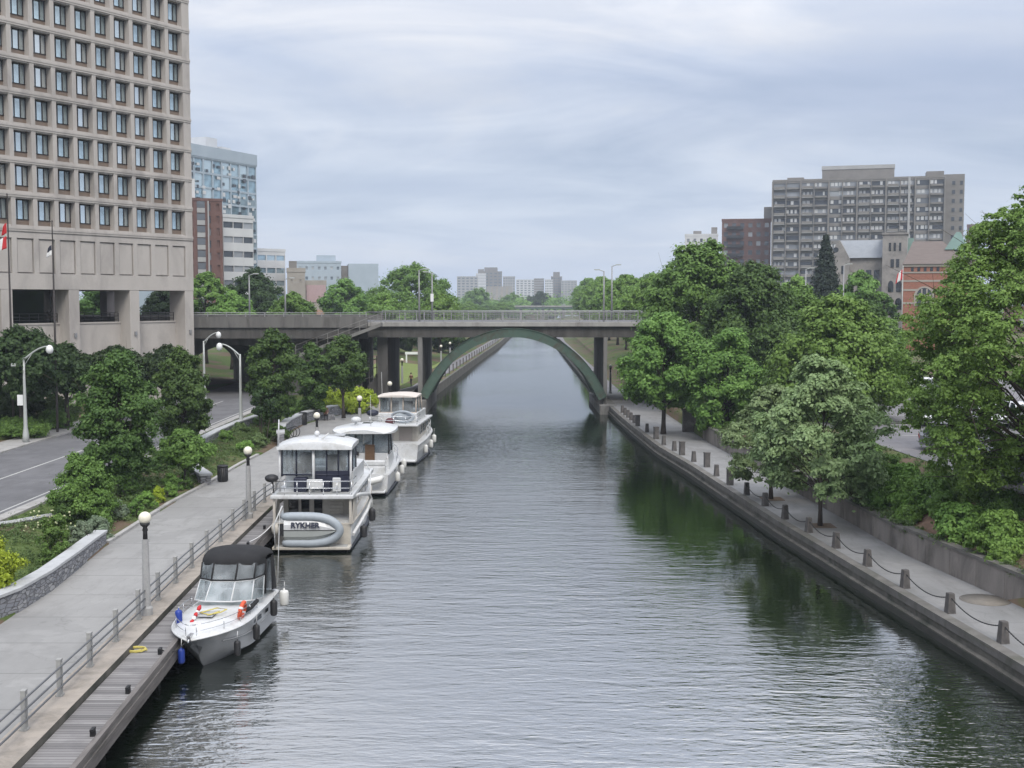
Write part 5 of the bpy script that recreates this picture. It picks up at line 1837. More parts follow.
M['brown'] = rough_mat('teak', (0.17, 0.10, 0.055), (0.12, 0.07, 0.04), 3, 0.6, 0.1, stretch=(1, 1, 6))
M['beigeframe'] = plain('beige_frame', (0.55, 0.47, 0.40), 0.5)
M['black_win'] = glass_mat('boat_window', (0.015, 0.017, 0.02), 0.06, 0.7)


def hull(L, B, z0, z1, keel=-0.35, crown=lambda t: 0.06, full=0.55, stem=0.12, flare=0.9, N=30, zch=0.14, blunt=2.3):
    """a planing hull: stern at x=0, bow at x=L"""
    rings = []
    for i in range(N + 1):
        t = i / N
        u = max(0.0, (t - full) / (1 - full))
        hs = B / 2 * (0.93 + 0.07 * min(1, t / 0.3)) * max(0.0, 1 - u ** blunt) + 0.05 * u
        hc = (B / 2 * flare) * max(0.0, 1 - u ** 1.55) * 0.97 + 0.015
        zs = z0 + (z1 - z0) * t ** 1.6
        zc = zch + (zs - 0.25 - zch) * u ** 1.9
        zk = keel + (zs - 0.35 - keel) * u ** 3.2
        x = t * L
        xc = x - stem * L * 0.45 * u ** 3
        xk = x - stem * L * u ** 4
        cr = crown(t)
        hm, zm, xm = (hs * 0.55 + hc * 0.45), zc * 0.45 + zs * 0.55, (x + xc) / 2
        zk = min(zk, zc - 0.02)
        rings.append([(xk, 0, zk), (xc, -hc, zc), (xm, -hm, zm), (x, -hs, zs), (x, -hs * 0.82, zs + 0.03 + cr * 0.45), (x, -hs * 0.45, zs + 0.03 + cr * 0.9), (x, 0, zs + 0.03 + cr),
                      (x, hs * 0.45, zs + 0.03 + cr * 0.9), (x, hs * 0.82, zs + 0.03 + cr * 0.45), (x, hs, zs), (xm, hm, zm), (xc, hc, zc)])
    mb = MB()
    n = 12
    vs = [p for r in rings for p in r]
    fs = [(i * n + k, i * n + (k + 1) % n, (i + 1) * n + (k + 1) % n, (i + 1) * n + k) for i in range(N) for k in range(n)]
    mb.add(vs, fs, 0, None, False)
    for q, f in enumerate(mb.f):
        k = q % n
        mb.mi[q] = 0 if k in (2, 3, 4, 5, 6, 7, 8, 9) else 1
        mb.sm[q] = True
    mb.f.append(tuple(reversed(range(n)))); mb.mi.append(0); mb.sm.append(False)
    mb.f.append(tuple(N * n + k for k in range(n))); mb.mi.append(0); mb.sm.append(False)
    sheer = {s: [Vector(r[3 if s < 0 else 9]) for r in rings] for s in (-1, 1)}
    mid = {s: [Vector(r[2 if s < 0 else 10]) for r in rings] for s in (-1, 1)}
    return mb, sheer, mid


def sharp(o, ang=35):
    for p in o.data.polygons:
        p.use_smooth = True
    try:
        o.data.set_sharp_from_angle(angle=R(ang))
    except Exception:
        pass
    return o


def rail_line(mb, sheer, i0, i1, h, inset=0.06, r=0.016, step=4, mid=True):
    for s in (-1, 1):
        pts = [sheer[s][i] + Vector((0, -s * inset, h)) for i in range(i0, i1 + 1)]
        mb.tube(pts, r, 6)
        if mid:
            mb.tube([p - Vector((0, 0, h * 0.5)) for p in pts], r * 0.7, 6)
        for i in range(i0, i1 + 1, step):
            b = sheer[s][i] + Vector((0, -s * inset, 0.02))
            mb.tube([b, b + Vector((0, 0, h))], r, 6)


def fender(name, label, loc, r, h, mat, group=None, rope=0.5):
    root = thing(name, label, 'fender', loc, 0, group)
    mb = MB()
    mb.lathe([(r * 0.15, 0), (r * 0.8, h * 0.05), (r, h * 0.16), (r, h * 0.84), (r * 0.8, h * 0.95), (r * 0.2, h), (r * 0.18, h + 0.06)], 14)
    mb.build('body', mat, root)
    mb = MB()
    mb.tube([(0, 0, h + 0.04), (0.02, 0, h + rope)], 0.012, 5)
    mb.build('rope', M['white'], root)
    return root


# ---------- small express cruiser with black canvas, bow towards the viewer
b1 = thing('cabin_cruiser', 'small white cabin cruiser with black canvas top, nearest boat at the dock', 'boat', (-9.88, 44.2, 0), math.atan2(-0.9988, -0.05))
L1 = 6.9
hm, sh1, mid1 = hull(L1, 2.5, 1.22, 1.28, crown=lambda t: 0.30 * math.sin(math.pi * min(1, max(0, (t - 0.28) / 0.72)) ** 0.8) ** 0.8 if t > 0.28 else 0.03, full=0.45, flare=0.86, stem=0.13, blunt=3.2)
sharp(hm.build('hull', [M['gel'], rough_mat('lower_hull', (0.60, 0.61, 0.62), (0.52, 0.53, 0.54), 1.0, 0.32, 0)], b1), 28)
mb = MB()
for s in (-1, 1):
    mb.tube([p + Vector((0, s * 0.015, -0.03)) for p in sh1[s]], 0.035, 6)
mb.build('rub_rail', M['gel'], b1)
mb = MB()
for s in (-1, 1):
    mb.tube([p + Vector((0, s * 0.012, -0.05)) for p in mid1[s][2:26]], 0.02, 5)
mb.build('hull_stripe', M['boatgrey'], b1)
SHX = Matrix.Translation((0.9, 0, 0))
bot = [(1.2, 1.13, 1.45), (2.25, 1.0, 1.60), (2.85, 0.45, 1.70), (2.85, -0.45, 1.70), (2.25, -1.0, 1.60), (1.2, -1.13, 1.45)]
top = [(0.75, 1.06, 2.14), (1.70, 0.95, 2.20), (2.18, 0.42, 2.24), (2.18, -0.42, 2.24), (1.70, -0.95, 2.20), (0.75, -1.06, 2.14)]
edg = [(0.55, 1.08, 2.66), (1.42, 0.96, 2.74), (1.80, 0.42, 2.82), (1.80, -0.42, 2.82), (1.42, -0.96, 2.74), (0.55, -1.08, 2.66)]
mb = MB()
for i in range(5):
    mb.panel(bot[i], bot[i + 1], top[i + 1], top[i], 0.012)
mb.v = [tuple(SHX @ Vector(v)) for v in mb.v]; ws = mb.build('windscreen', M['screen'], b1)
mb = MB()
mb.tube(top, 0.025, 6)
mb.tube(bot, 0.028, 6)
for a, b in zip(bot, top):
    mb.tube([a, b], 0.024, 6)
mb.v = [tuple(SHX @ Vector(v)) for v in mb.v]; mb.build('frame', M['gel'], ws)
mb = MB()
for i in range(5):
    mb.panel(Vector(top[i]) + Vector((0, 0, 0.03)), Vector(top[i + 1]) + Vector((0, 0, 0.03)), edg[i + 1], edg[i], 0.008)
mb.panel((0.75, 1.06, 2.17), (0.75, 1.06, 2.17), (0.55, 1.08, 2.66), (0.55, 1.08, 2.66), 0.01)
for s in (-1, 1):
    mb.panel((0.72, s * 1.08, 1.5), (-0.15, s * 1.12, 1.45), (-0.15, s * 1.10, 2.62), (0.55, s * 1.09, 2.66), 0.008)
mb.v = [tuple(SHX @ Vector(v)) for v in mb.v]; mb.build('canvas_window', M['vinyl'], b1)
mb = MB()
for a, b in zip(top, edg):
    mb.tube([Vector(a) + Vector((0.01, 0, 0.03)), Vector(b) + Vector((0.01, 0, 0))], 0.032, 6)
mb.tube([Vector(p) + Vector((0.01, 0, 0.045)) for p in top], 0.03, 6)
rings = []
for k, (dx, dz, ys) in enumerate([(0.05, -0.06, 1.02), (0.02, 0.04, 1.02), (-0.28, 0.12, 1.02), (-0.8, 0.18, 1.03), (-1.3, 0.18, 1.04), (-1.85, 0.08, 1.05)]):
    ring = []
    for q in range(13):
        v = -1 + 2 * q / 12
        i = (1 - v) / 2 * 5
        i0 = min(4, int(i))
        p = Vector(edg[i0]).lerp(Vector(edg[i0 + 1]), i - i0)
        x = p.x + dx if k < 2 else (1 - min(1, k / 4)) * p.x + min(1, k / 4) * 1.5 + dx
        ring.append((x, p.y * ys, p.z + dz + (0.13 * (1 - v * v) if k > 0 else 0) * min(1, k / 2)))
    rings.append(ring)
rings2 = [[(x, y, z - 0.03) for x, y, z in r] for r in rings]
mb.loft(rings, 0, closed=False, smooth=True)
mb.loft(rings2, 0, closed=False, smooth=True)
for s in (-1, 1):
    mb.panel((-0.15, s * 1.13, 1.40), (-0.75, s * 1.14, 1.30), (-0.40, s * 1.12, 2.68), (-0.15, s * 1.11, 2.66), 0.02)
    mb.tube([(0.72, s * 1.09, 1.48), (0.55, s * 1.10, 2.66)], 0.035, 6)
    mb.tube([(-0.15, s * 1.13, 1.42), (-0.15, s * 1.11, 2.66)], 0.035, 6)
mb.panel((-0.75, 1.14, 1.3), (-0.75, -1.14, 1.3), (-0.40, -1.1, 2.72), (-0.40, 1.1, 2.72), 0.02)
mb.v = [tuple(SHX @ Vector(v)) for v in mb.v]; mb.build('canvas_top', M['canvas'], b1)
mb = MB()
rail_line(mb, sh1, 13, 29, 0.42, 0.10, 0.014, 4)
e = [sh1[-1][29] + Vector((0, 0.1, 0.42)), Vector((L1 + 0.02, 0, 1.74)), sh1[1][29] + Vector((0, -0.1, 0.42))]
mb.tube(e, 0.014, 6)
mb.build('bow_rail', M['chrome'], b1)
mb = MB(); mb.box((5.0, 0.0, 1.60), (0.62, 0.55, 0.05)); mb.build('deck_hatch', M['boatgrey'], b1, bevel=0.02)
mb = MB()
for s in (-1, 1):
    p = (mid1[s][14] + sh1[s][14]) / 2
    mb.box((p.x, p.y + s * 0.015, p.z), (0.75, 0.03, 0.15), 0, -s * 0.10)
    mb.box((p.x - 1.15, p.y + s * 0.05, p.z), (0.3, 0.03, 0.13), 0, -s * 0.02)
mb.build('port_light', M['black_win'], b1, bevel=0.012)
mb = MB(); mb.tube([(0.1, 1.16, 1.5), (-0.35, 1.16, 4.0)], [0.02, 0.008], 6); mb.build('antenna', M['gel'], b1)
mb = MB(); mb.bx(-0.55, 0.0, -0.95, 0.95, 0.22, 0.30); mb.build('swim_platform', M['gel'], b1, bevel=0.03)
mb = MB(); mb.bx(6.55, 6.95, -0.06, 0.06, 1.34, 1.40); mb.tube([(6.8, 0, 1.36), (7.0, 0, 1.2)], 0.03, 6); mb.build('anchor', M['chrome'], b1)
mb = MB()
for y in (0.28, -0.28):
    mb.box((2.0, y * 2, 1.55), (0.5, 0.45, 0.7), 0)
mb.build('seat', M['gel'], b1, bevel=0.06)


def on_b1(x, y, z):
    c, s = -0.05, -0.9988
    n = math.hypot(c, s)
    c, s = c / n, s / n
    return Vector((-9.88 + c * x - s * y, 44.2 + s * x + c * y, z))


for (x, y, z, r, h, mt, nm, lab) in [(5.4, 1.12, 0.32, 0.11, 0.52, 'rubber', 'fender', 'black fender hanging nearest the bow of the small cruiser'), (3.6, 1.28, 0.34, 0.12, 0.55, 'rubber', 'fender', 'black fender hanging amidships on the small cruiser'),
                                     (1.5, 1.36, 0.62, 0.13, 0.6, 'rubber', 'fender', 'black fender hanging highest, near the canvas of the small cruiser'), (0.1, 1.40, 0.62, 0.17, 0.62, 'whiterub', 'fender', 'fat white fender at the stern corner of the small cruiser'),
                                     (5.3, -0.85, 1.33, 0.12, 0.48, 'blue', 'fender', 'blue fender standing on the bow rail of the small cruiser'), (6.75, -0.30, 0.45, 0.11, 0.5, 'blue', 'fender', 'blue fender hanging off the bow over the dock edge')]:
    fender(nm, lab, on_b1(x, y, z), r, h, M[mt], 'fenders on the small cruiser', 0.3 if z < 1 else 0.1)
# lifebuoy on the bow rail
lb_ = thing('lifebuoy', 'orange red lifebuoy ring tied to the bow rail of the small cruiser', 'lifebuoy', on_b1(4.55, 1.06, 1.62), math.atan2(-0.9988, -0.05))
lb_.rotation_euler.x = R(78)
mb = MB()
mb.tube([(0.27 * math.cos(a), 0.27 * math.sin(a), 0) for a in np.linspace(0, 2 * math.pi, 25)[:-1]], 0.075, 8, closed=True, caps=False)
mb.build('ring', M['orange'], lb_)
mb = MB()
for q in range(4):
    a = q * math.pi / 2 + 0.5
    mb.tube([(0.27 * math.cos(a + d_), 0.27 * math.sin(a + d_), 0) for d_ in (-0.13, 0, 0.13)], 0.08, 8)
mb.build('band', M['white'], lb_)
fl1 = thing('furled_flag', 'red and white furled flag on a short staff at the bow of the small cruiser', 'flag', on_b1(5.6, -0.35, 1.42), 0.5)
mb = MB(); mb.tube([(0, 0, 0), (0.42, 0.38, 0.48)], 0.014, 6); mb.build('staff', M['chrome'], fl1)
mb = MB()
for a, b, m in ((0.02, 0.22, 0), (0.22, 0.42, 1), (0.42, 0.6, 0), (0.6, 0.72, 1), (0.72, 1.0, 0)):
    p, q = Vector((0, 0, 0)).lerp(Vector((0.42, 0.38, 0.48)), a), Vector((0, 0, 0)).lerp(Vector((0.42, 0.38, 0.48)), b)
    mb.tube([p, p.lerp(q, 0.5), q], [0.05, 0.075, 0.035], 7, m)
mb.build('cloth', [M['red'], M['white']], fl1)
mb = MB()
mb.tube([on_b1(5.3, 0.1, 1.65), on_b1(5.0, 0.45, 1.66), on_b1(4.6, 0.55, 1.66), on_b1(4.5, 0.2, 1.68), on_b1(5.1, -0.2, 1.67), on_b1(5.3, 0.2, 1.66), on_b1(4.9, 0.4, 1.68)], 0.022, 6)
tag(mb.build('deck_rope', M['yellow']), 'loose yellow rope lying on the foredeck of the small cruiser', 'rope')
mb = MB()
mb.tube([on_b1(4.3, 1.02, 1.46), on_b1(3.7, 1.12, 1.54), on_b1(3.0, 1.16, 1.56)], [0.09, 0.11, 0.07], 8)
tag(mb.build('rolled_cover', M['canvas']), 'black rolled cover lashed along the side deck of the small cruiser', 'cover')
# mooring lines
def sag(a, b, d, n=8):
    a, b = Vector(a), Vector(b)
    return [a.lerp(b, i / n) - Vector((0, 0, 4 * d * (i / n) * (1 - i / n))) for i in range(n + 1)]
mb = MB(); mb.tube(sag(on_b1(6.7, -0.1, 1.25), (DE(36.6) - 0.3, 36.6, 1.2), 0.25), 0.016, 6)
tag(mb.build('mooring_line', M['rubber']), 'dark mooring line from the bow of the small cruiser to the dock', 'rope')
mb = MB(); mb.tube(sag(on_b1(0.2, -1.2, 1.2), (DE(45) - 0.3, 45.0, 1.2), 0.08), 0.016, 6)
tag(mb.build('mooring_line', M['white']), 'pale mooring line at the stern of the small cruiser', 'rope')

# ---------- flybridge trawler with a grey dinghy on its transom
b2 = thing('motor_yacht', 'white and cream flybridge motor yacht seen from behind, dinghy hung on its stern', 'boat', (-9.55, 57.0, 0), math.pi / 2 + 0.01)
hm, sh2, mid2 = hull(12.0, 4.0, 1.35, 2.2, keel=-0.5, full=0.55, flare=0.92)
sharp(hm.build('hull', [M['gel'], M['gel']], b2), 28)
mb = MB(); mb.bx(-0.75, 0.02, -1.85, 1.85, 0.16, 0.30); mb.build('swim_platform', M['cream'], b2, bevel=0.03)
mb = MB(); mb.bx(-0.06, 0.02, -1.8, 1.8, 0.3, 1.32); mb.build('transom', M['cream'], b2, bevel=0.02)
mb = MB()
for s in (-1, 1):
    mb.tube([p + Vector((0, s * 0.02, -0.04)) for p in sh2[s]], 0.05, 6)
mb.build('rub_rail', M['cream'], b2)
mb = MB()
mb.bx(1.7, 8.6, -1.72, 1.72, 1.0, 2.5)
mb.loft([[(8.6, -1.72, 1.5), (8.6, 1.72, 1.5), (8.6, 1.72, 2.5), (8.6, -1.72, 2.5)], [(9.8, -1.3, 1.9), (9.8, 1.3, 1.9), (9.3, 1.35, 2.5), (9.3, -1.35, 2.5)]], 0, smooth=False)
mb.build('deckhouse', M['cream'], b2, bevel=0.03)
for y0, y1 in ((0.98, 1.46), (0.44, 0.83), (-0.20, 0.20)):
    mb = MB(); mb.bx(1.64, 1.72, y0, y1, 1.45, 2.36); mb.build('aft_window', M['black_win'], b2, bevel=0.015)
mb = MB()
for k in range(7):
    mb.bx(1.62, 1.71, -1.22, -0.56, 1.32 + k * 0.155, 1.43 + k * 0.155)
mb.build('louvred_door', M['cream'], b2)
for k in range(4):
    for s in (-1, 1):
        mb = MB(); mb.bx(2.4 + k * 1.5, 3.6 + k * 1.5, s * 1.70 - 0.04, s * 1.70 + 0.04, 1.75, 2.3); mb.build('side_window', M['black_win'], b2, bevel=0.02)
mb = MB(); mb.bx(-0.35, 8.9, -1.98, 1.98, 2.52, 2.72); mb.build('boat_deck', M['gel'], b2, bevel=0.05)
mb = MB()
for s in (-1, 1):
    mb.bx(-0.2, -0.08, s * 1.82 - 0.06, s * 1.82 + 0.06, 1.3, 2.52)
    mb.panel((0.0, s * 1.9, 1.30), (1.7, s * 1.93, 1.30), (1.7, s * 1.86, 2.5), (1.2, s * 1.86, 2.5), 0.05)
mb.build('deck_support', M['cream'], b2)
mb = MB()
for z in (3.05, 3.38):
    mb.tube([(1.5, 1.9, z), (-0.28, 1.9, z), (-0.28, -1.9, z), (1.5, -1.9, z)], 0.022, 6)
for y in (-1.9, -1.2, -0.55, 0.1, 0.7, 1.3, 1.9):
    mb.tube([(-0.28, y, 2.7), (-0.28, y, 3.38)], 0.02, 6)
mb.build('deck_rail', M['chrome'], b2)
mb = MB()
mb.bx(2.2, 6.9, -1.68, 1.68, 2.72, 3.5)
mb.loft([[(6.9, -1.6, 2.72), (6.9, 1.6, 2.72), (6.9, 1.6, 3.5), (6.9, -1.6, 3.5)], [(7.6, -1.2, 2.72), (7.6, 1.2, 2.72), (7.2, 1.2, 3.5), (7.2, -1.2, 3.5)]], 0, smooth=False)
mb.build('flybridge', M['gel'], b2, bevel=0.04)
mb = MB()
mb.bx(0.6, 1.1, -1.65, -0.95, 2.72, 3.30)
mb.bx(0.6, 1.1, -0.75, -0.30, 2.72, 3.20)
mb.bx(0.5, 1.0, 0.35, 1.0, 2.72, 3.42)
mb.build('seat', M['navy'], b2, bevel=0.05)
mb = MB()
mb.bx(0.2, 0.28, -0.45, 0.32, 2.95, 3.40)
mb.bx(0.2, 0.28, -1.32, -0.92, 2.80, 3.48)
mb.build('cushion', M['gel'], b2, bevel=0.05)
mb = MB()
mb.bx(2.6, 3.3, -1.2, -0.3, 3.5, 4.25)
mb.bx(2.7, 3.2, 0.35, 1.05, 3.5, 4.35)
mb.bx(1.6, 2.1, -0.9, -0.4, 3.5, 4.1)
mb.bx(1.5, 1.9, 0.6, 1.2, 3.5, 4.0)
mb.build('helm_seat', M['brown'], b2, bevel=0.08)
# enclosure
X0, X1, YW = 0.9, 3.9, 1.62
mb = MB()
ysp = [1.62, 0.92, 0.15, -0.55, -1.12, -1.62]
for a, b in zip(ysp[:-1], ysp[1:]):
    mb.panel((X0, a, 3.55), (X0, b, 3.55), (X0 + 0.06, b, 4.8), (X0 + 0.06, a, 4.8), 0.01)
for s in (-1, 1):
    for k in range(2):
        xa, xb = X0 + k * 1.45, X0 + (k + 1) * 1.45
        mb.panel((xa, s * YW, 3.55), (xb, s * YW, 3.55), (xb, s * YW, 4.8), (xa, s * YW, 4.8), 0.01)
mb.panel((X1, YW, 3.55), (X1, -YW, 3.55), (X1 - 0.1, -YW, 4.8), (X1 - 0.1, YW, 4.8), 0.01)
mb.build('enclosure_window', M['vinyl'], b2)
mb = MB()
for y in ysp:
    mb.tube([(X0 - 0.02, y, 3.45), (X0 + 0.04, y, 4.82)], 0.038, 6)
for s in (-1, 1):
    for k in range(1, 3):
        mb.tube([(X0 + k * 1.45, s * YW, 3.45), (X0 + k * 1.45, s * YW, 4.80)], 0.038, 6)
mb.tube([(X0 - 0.02, 1.64, 3.53), (X0 - 0.02, -1.64, 3.53)], 0.04, 6)
mb.panel((X0 - 0.04, 0.05, 2.9), (X0 - 0.04, -1.64, 2.9), (X0 - 0.04, -1.64, 3.72), (X0 - 0.04, 0.05, 3.72), 0.02)
mb.build('enclosure_frame', M['navy'], b2)
mb = MB()
mb.tube([(X0 - 0.12, 0.08, 2.75), (X0 - 0.06, 0.08, 4.95)], 0.075, 8)
mb.build('arch_post', M['gel'], b2)
for s in (-1, 1):
    mb = MB(); mb.tube([(X0 - 0.05, s * 1.72, 2.72), (X0, s * 1.72, 4.8)], 0.06, 8); mb.build('arch_post', M['gel'], b2)
rings = []
for k, (x, zz, sc_) in enumerate([(0.55, 4.80, 0.97), (0.60, 4.90, 1.0), (1.2, 4.98, 1.0), (2.2, 5.00, 1.0), (3.6, 4.94, 0.99), (4.2, 4.82, 0.95)]):
    rings.append([(x, -1.82 * sc_ + 3.64 * sc_ * q / 14, zz + 0.26 * (1 - (2 * q / 14 - 1) ** 2) ** 0.8 - (0.02 if k == 0 else 0)) for q in range(15)] + [(x, 1.82 * sc_ - 3.64 * sc_ * q / 14, 4.78) for q in range(15)])
mb = MB(); mb.loft(rings, 0, closed=True, smooth=True)
sharp(mb.build('hardtop', M['gel'], b2), 40)
mb = MB()
mb.ball((2.2, 0.1, 5.40), 0.14, 0, 10)
mb.tube([(2.2, 0.1, 5.1), (2.2, 0.1, 5.35)], 0.05, 6)
mb.tube([(1.2, -0.25, 5.2), (1.4, -0.6, 5.5)], 0.035, 6)
mb.build('roof_light', M['gel'], b2)
mb = MB(); mb.tube([(0.7, 1.75, 4.9), (0.6, 1.68, 6.25)], [0.045, 0.03], 6); mb.build('antenna', M['gel'], b2)
mb = MB()
mb.ball((-0.2, 2.05, 3.52), 0.26, 0, 12, (1.25, 1.25, 0.75))
mb.tube([(-0.2, 1.95, 2.8), (-0.2, 2.0, 3.4)], 0.03, 6)
tag(mb.build('barbecue', M['rubber'], None, (-9.42, 57.0, 0), math.pi / 2 + 0.01), 'round black barbecue on the stern rail of the cream motor yacht', 'barbecue')
mb = MB()
mb.tube([(0.2, -1.75, 2.5), (1.6, -2.05, 2.45), (3.0, -2.35, 2.25), (3.4, -2.42, 1.95), (2.6, -2.3, 1.45), (1.0, -2.05, 1.0), (0.1, -1.9, 0.75)], 0.09, 8)
mb.tube([(3.3, -2.38, 2.1), (5.5, -2.15, 2.5), (8, -1.9, 2.75), (10.5, -1.2, 3.0)], 0.03, 6)
mb.build('side_rail', M['gel'], b2)
for nm, lab, p, r, h, mt in [('fender', 'black fender hanging outermost from the cream motor yacht', (-7.05, 59.8, 0.9), 0.18, 0.65, 'rubber'), ('fender', 'black fender low at the stern quarter of the cream motor yacht', (-7.25, 58.0, 0.42), 0.18, 0.6, 'rubber')]:
    fender(nm, lab, p, r, h, M[mt], 'fenders on the cream motor yacht', 0.4)

# dinghy on its side against the transom
dg = thing('dinghy', 'grey inflatable dinghy hung on its side across the yacht stern', 'dinghy', (-9.5, 56.35, 1.10))
up_, lo_ = 0.64, -0.62
path = [(-1.45, up_), (-0.6, up_ + 0.01), (0.2, up_ - 0.01), (0.75, 0.52), (1.12, 0.30), (1.30, 0.0), (1.14, -0.30), (0.75, -0.52), (0.1, lo_), (-0.7, lo_), (-1.42, lo_)]
cp_ = []
for i in range(len(path) - 1):
    p0, p1 = Vector(path[max(0, i - 1)]), Vector(path[i])
    p2, p3 = Vector(path[i + 1]), Vector(path[min(len(path) - 1, i + 2)])
    for q in range(5):
        t_ = q / 5
        v = 0.5 * ((2 * p1) + (p2 - p0) * t_ + (2 * p0 - 5 * p1 + 4 * p2 - p3) * t_ ** 2 + (3 * p1 - p0 - 3 * p2 + p3) * t_ ** 3)
        cp_.append((v.x, 0, v.y))
cp_.append((path[-1][0], 0, path[-1][1]))
rr = [0.215] * len(cp_)
for q, f_ in enumerate((0.35, 0.8, 0.95)):
    rr[q] *= f_; rr[-1 - q] *= f_
mb = MB(); mb.tube(cp_, rr, 14)
mb.build('tube', M['tubegrey'], dg)
rings = []
for i in range(13):
    t_ = i / 12
    x = -1.30 + 2.47 * t_
    w_ = 0.61 * (1 - max(0, (t_ - 0.35) / 0.65) ** 2.6) + 0.03
    dp = 0.10 * (1 - 0.35 * t_)
    rings.append([(x, -0.02, w_), (x, -0.17 - dp * 0.45, w_ * 0.45), (x, -0.12 - dp, 0.03), (x, -0.17 - dp * 0.45, -w_ * 0.45), (x, -0.02, -w_)])
mb = MB()
n5 = 5
mb.add([p for r in rings for p in r], [(i * n5 + k, (i + 1) * n5 + k, (i + 1) * n5 + k + 1, i * n5 + k + 1) for i in range(12) for k in range(4)], 0, None, False)
for q in range(len(mb.f)):
    mb.mi[q] = 0 if q % 4 < 2 else 1
mb.f.append((0, 1, 2, 3, 4)); mb.mi.append(1); mb.sm.append(False)
mb.build('hull', [M['gel'], plain('dinghy_grey', (0.33, 0.35, 0.34), 0.45)], dg)
mb = MB(); mb.tube([Vector(r[2]) + Vector((0, -0.01, 0)) for r in rings], 0.018, 6); mb.build('keel_strip', M['rubber'], dg)
tx = text_mesh('lettering', 'RYKHER', 0.34, M['navy'], dg, 0.004, 1.08, bold=0.016)
tx.location = (-0.28, -0.262, 0.27)
tx.rotation_euler = (R(90 - 14), 0, 0)
mb = MB()
mb.lathe([(0.05, -0.28), (0.17, -0.22), (0.20, 0.0), (0.18, 0.2), (0.08, 0.27)], 12, (-1.72, -0.02, 0.08), 0)
mb.bx(-1.6, -1.3, -0.12, 0.05, -0.25, 0.3, 1)
mb.build('outboard_motor', [M['cream'], M['rubber']], dg)
mb = MB()
mb.tube([(-1.35, -0.2, 1.2), (-1.75, -0.25, 0.3), (-1.7, -0.25, -0.8)], 0.035, 6)
mb.build('davit_arm', M['gel'], dg)

# ---------- hardtop express cruiser
b3 = thing('motor_yacht', 'white hardtop motor yacht with radar dome, third boat along the dock', 'boat', (-9.35, 73.4, 0), math.pi / 2 - 0.01)
hm, sh3, mid3 = hull(10.2, 3.7, 1.25, 1.75, full=0.48, flare=0.9, crown=lambda t: 0.35 * math.sin(math.pi * min(1, max(0, (t - 0.4) / 0.6)) ** 0.8) if t > 0.4 else 0.02)
sharp(hm.build('hull', [M['gel'], M['gel']], b3), 28)
mb = MB(); mb.bx(-0.8, 0.0, -1.6, 1.6, 0.22, 0.34); mb.build('swim_platform', M['gel'], b3, bevel=0.03)
mb = MB()
mb.loft([[(2.0, -1.6, 1.2), (2.0, 1.6, 1.2), (2.0, 1.5, 2.35), (2.0, -1.5, 2.35)], [(5.4, -1.55, 1.2), (5.4, 1.55, 1.2), (5.4, 1.4, 2.4), (5.4, -1.4, 2.4)], [(7.6, -1.0, 1.5), (7.6, 1.0, 1.5), (6.9, 0.9, 2.0), (6.9, -0.9, 2.0)]], 0, smooth=False)
mb.build('cabin', M['gel'], b3, bevel=0.05)
mb = MB()
mb.panel((1.96, 1.35, 2.4), (1.96, 0.1, 2.4), (2.0, 0.1, 3.62), (2.0, 1.35, 3.62), 0.01)
mb.panel((1.96, 0.0, 2.4), (1.96, -1.5, 2.4), (2.0, -1.5, 3.62), (2.0, 0.0, 3.62), 0.01)
for s in (-1, 1):
    mb.panel((2.0, s * 1.55, 2.35), (5.2, s * 1.5, 2.4), (4.4, s * 1.45, 3.62), (2.1, s * 1.52, 3.62), 0.01)
mb.panel((5.3, 1.4, 2.4), (5.3, -1.4, 2.4), (4.4, -1.4, 3.62), (4.4, 1.4, 3.62), 0.01)
mb.build('enclosure_window', M['vinyl'], b3)
mb = MB()
for y in (1.55, 0.55, -0.55, -1.55):
    mb.tube([(1.94, y, 2.3), (1.98, y, 3.66)], 0.05, 6)
for s in (-1, 1):
    mb.tube([(3.6, s * 1.55, 2.35), (3.4, s * 1.5, 3.65)], 0.05, 6)
mb.bx(1.88, 1.95, 0.35, 1.55, 2.2, 2.45)
mb.build('enclosure_frame', M['rubber'], b3)
mb = MB(); mb.bx(1.88, 1.98, -0.65, -0.05, 1.3, 2.9); mb.build('cabin_door', M['brown'], b3)
mb = MB()
mb.bx(0.3, 1.0, -1.5, 1.5, 1.25, 1.75)
mb.bx(0.3, 0.55, -1.5, 1.5, 1.75, 2.1)
mb.bx(1.2, 1.8, 0.4, 1.3, 1.25, 2.25)
mb.build('seat', M['gel'], b3, bevel=0.08)
rings = []
for x, wy, zz in [(0.9, 1.35, 3.70), (1.15, 1.75, 3.78), (1.8, 1.98, 3.84), (3.4, 1.98, 3.88), (4.8, 1.8, 3.84), (5.5, 1.4, 3.74)]:
    rings.append([(x, -wy + 2 * wy * q / 12, zz + 0.22 * (1 - (2 * q / 12 - 1) ** 2)) for q in range(13)] + [(x, wy - 2 * wy * q / 12, 3.68) for q in range(13)])
mb = MB(); mb.loft(rings, 0, smooth=True); sharp(mb.build('hardtop', M['gel'], b3), 40)
mb = MB()
mb.lathe([(0.02, 0), (0.28, 0.02), (0.33, 0.10), (0.30, 0.22), (0.15, 0.30), (0.02, 0.31)], 16, (2.6, 0.6, 4.28))
mb.tube([(2.6, 0.6, 3.95), (2.6, 0.6, 4.3)], 0.09, 8)
mb.build('radar_dome', M['gel'], b3)
mb = MB(); mb.tube([(2.2, -0.4, 3.9), (2.1, -0.4, 6.0)], [0.02, 0.008], 6); mb.build('antenna', M['gel'], b3)
mb = MB(); rail_line(mb, sh3, 14, 29, 0.6, 0.12, 0.018, 3); mb.build('bow_rail', M['chrome'], b3)
mb = MB()
for s in (-1, 1):
    mb.tube([p + Vector((0, s * 0.02, -0.04)) for p in sh3[s]], 0.04, 6)
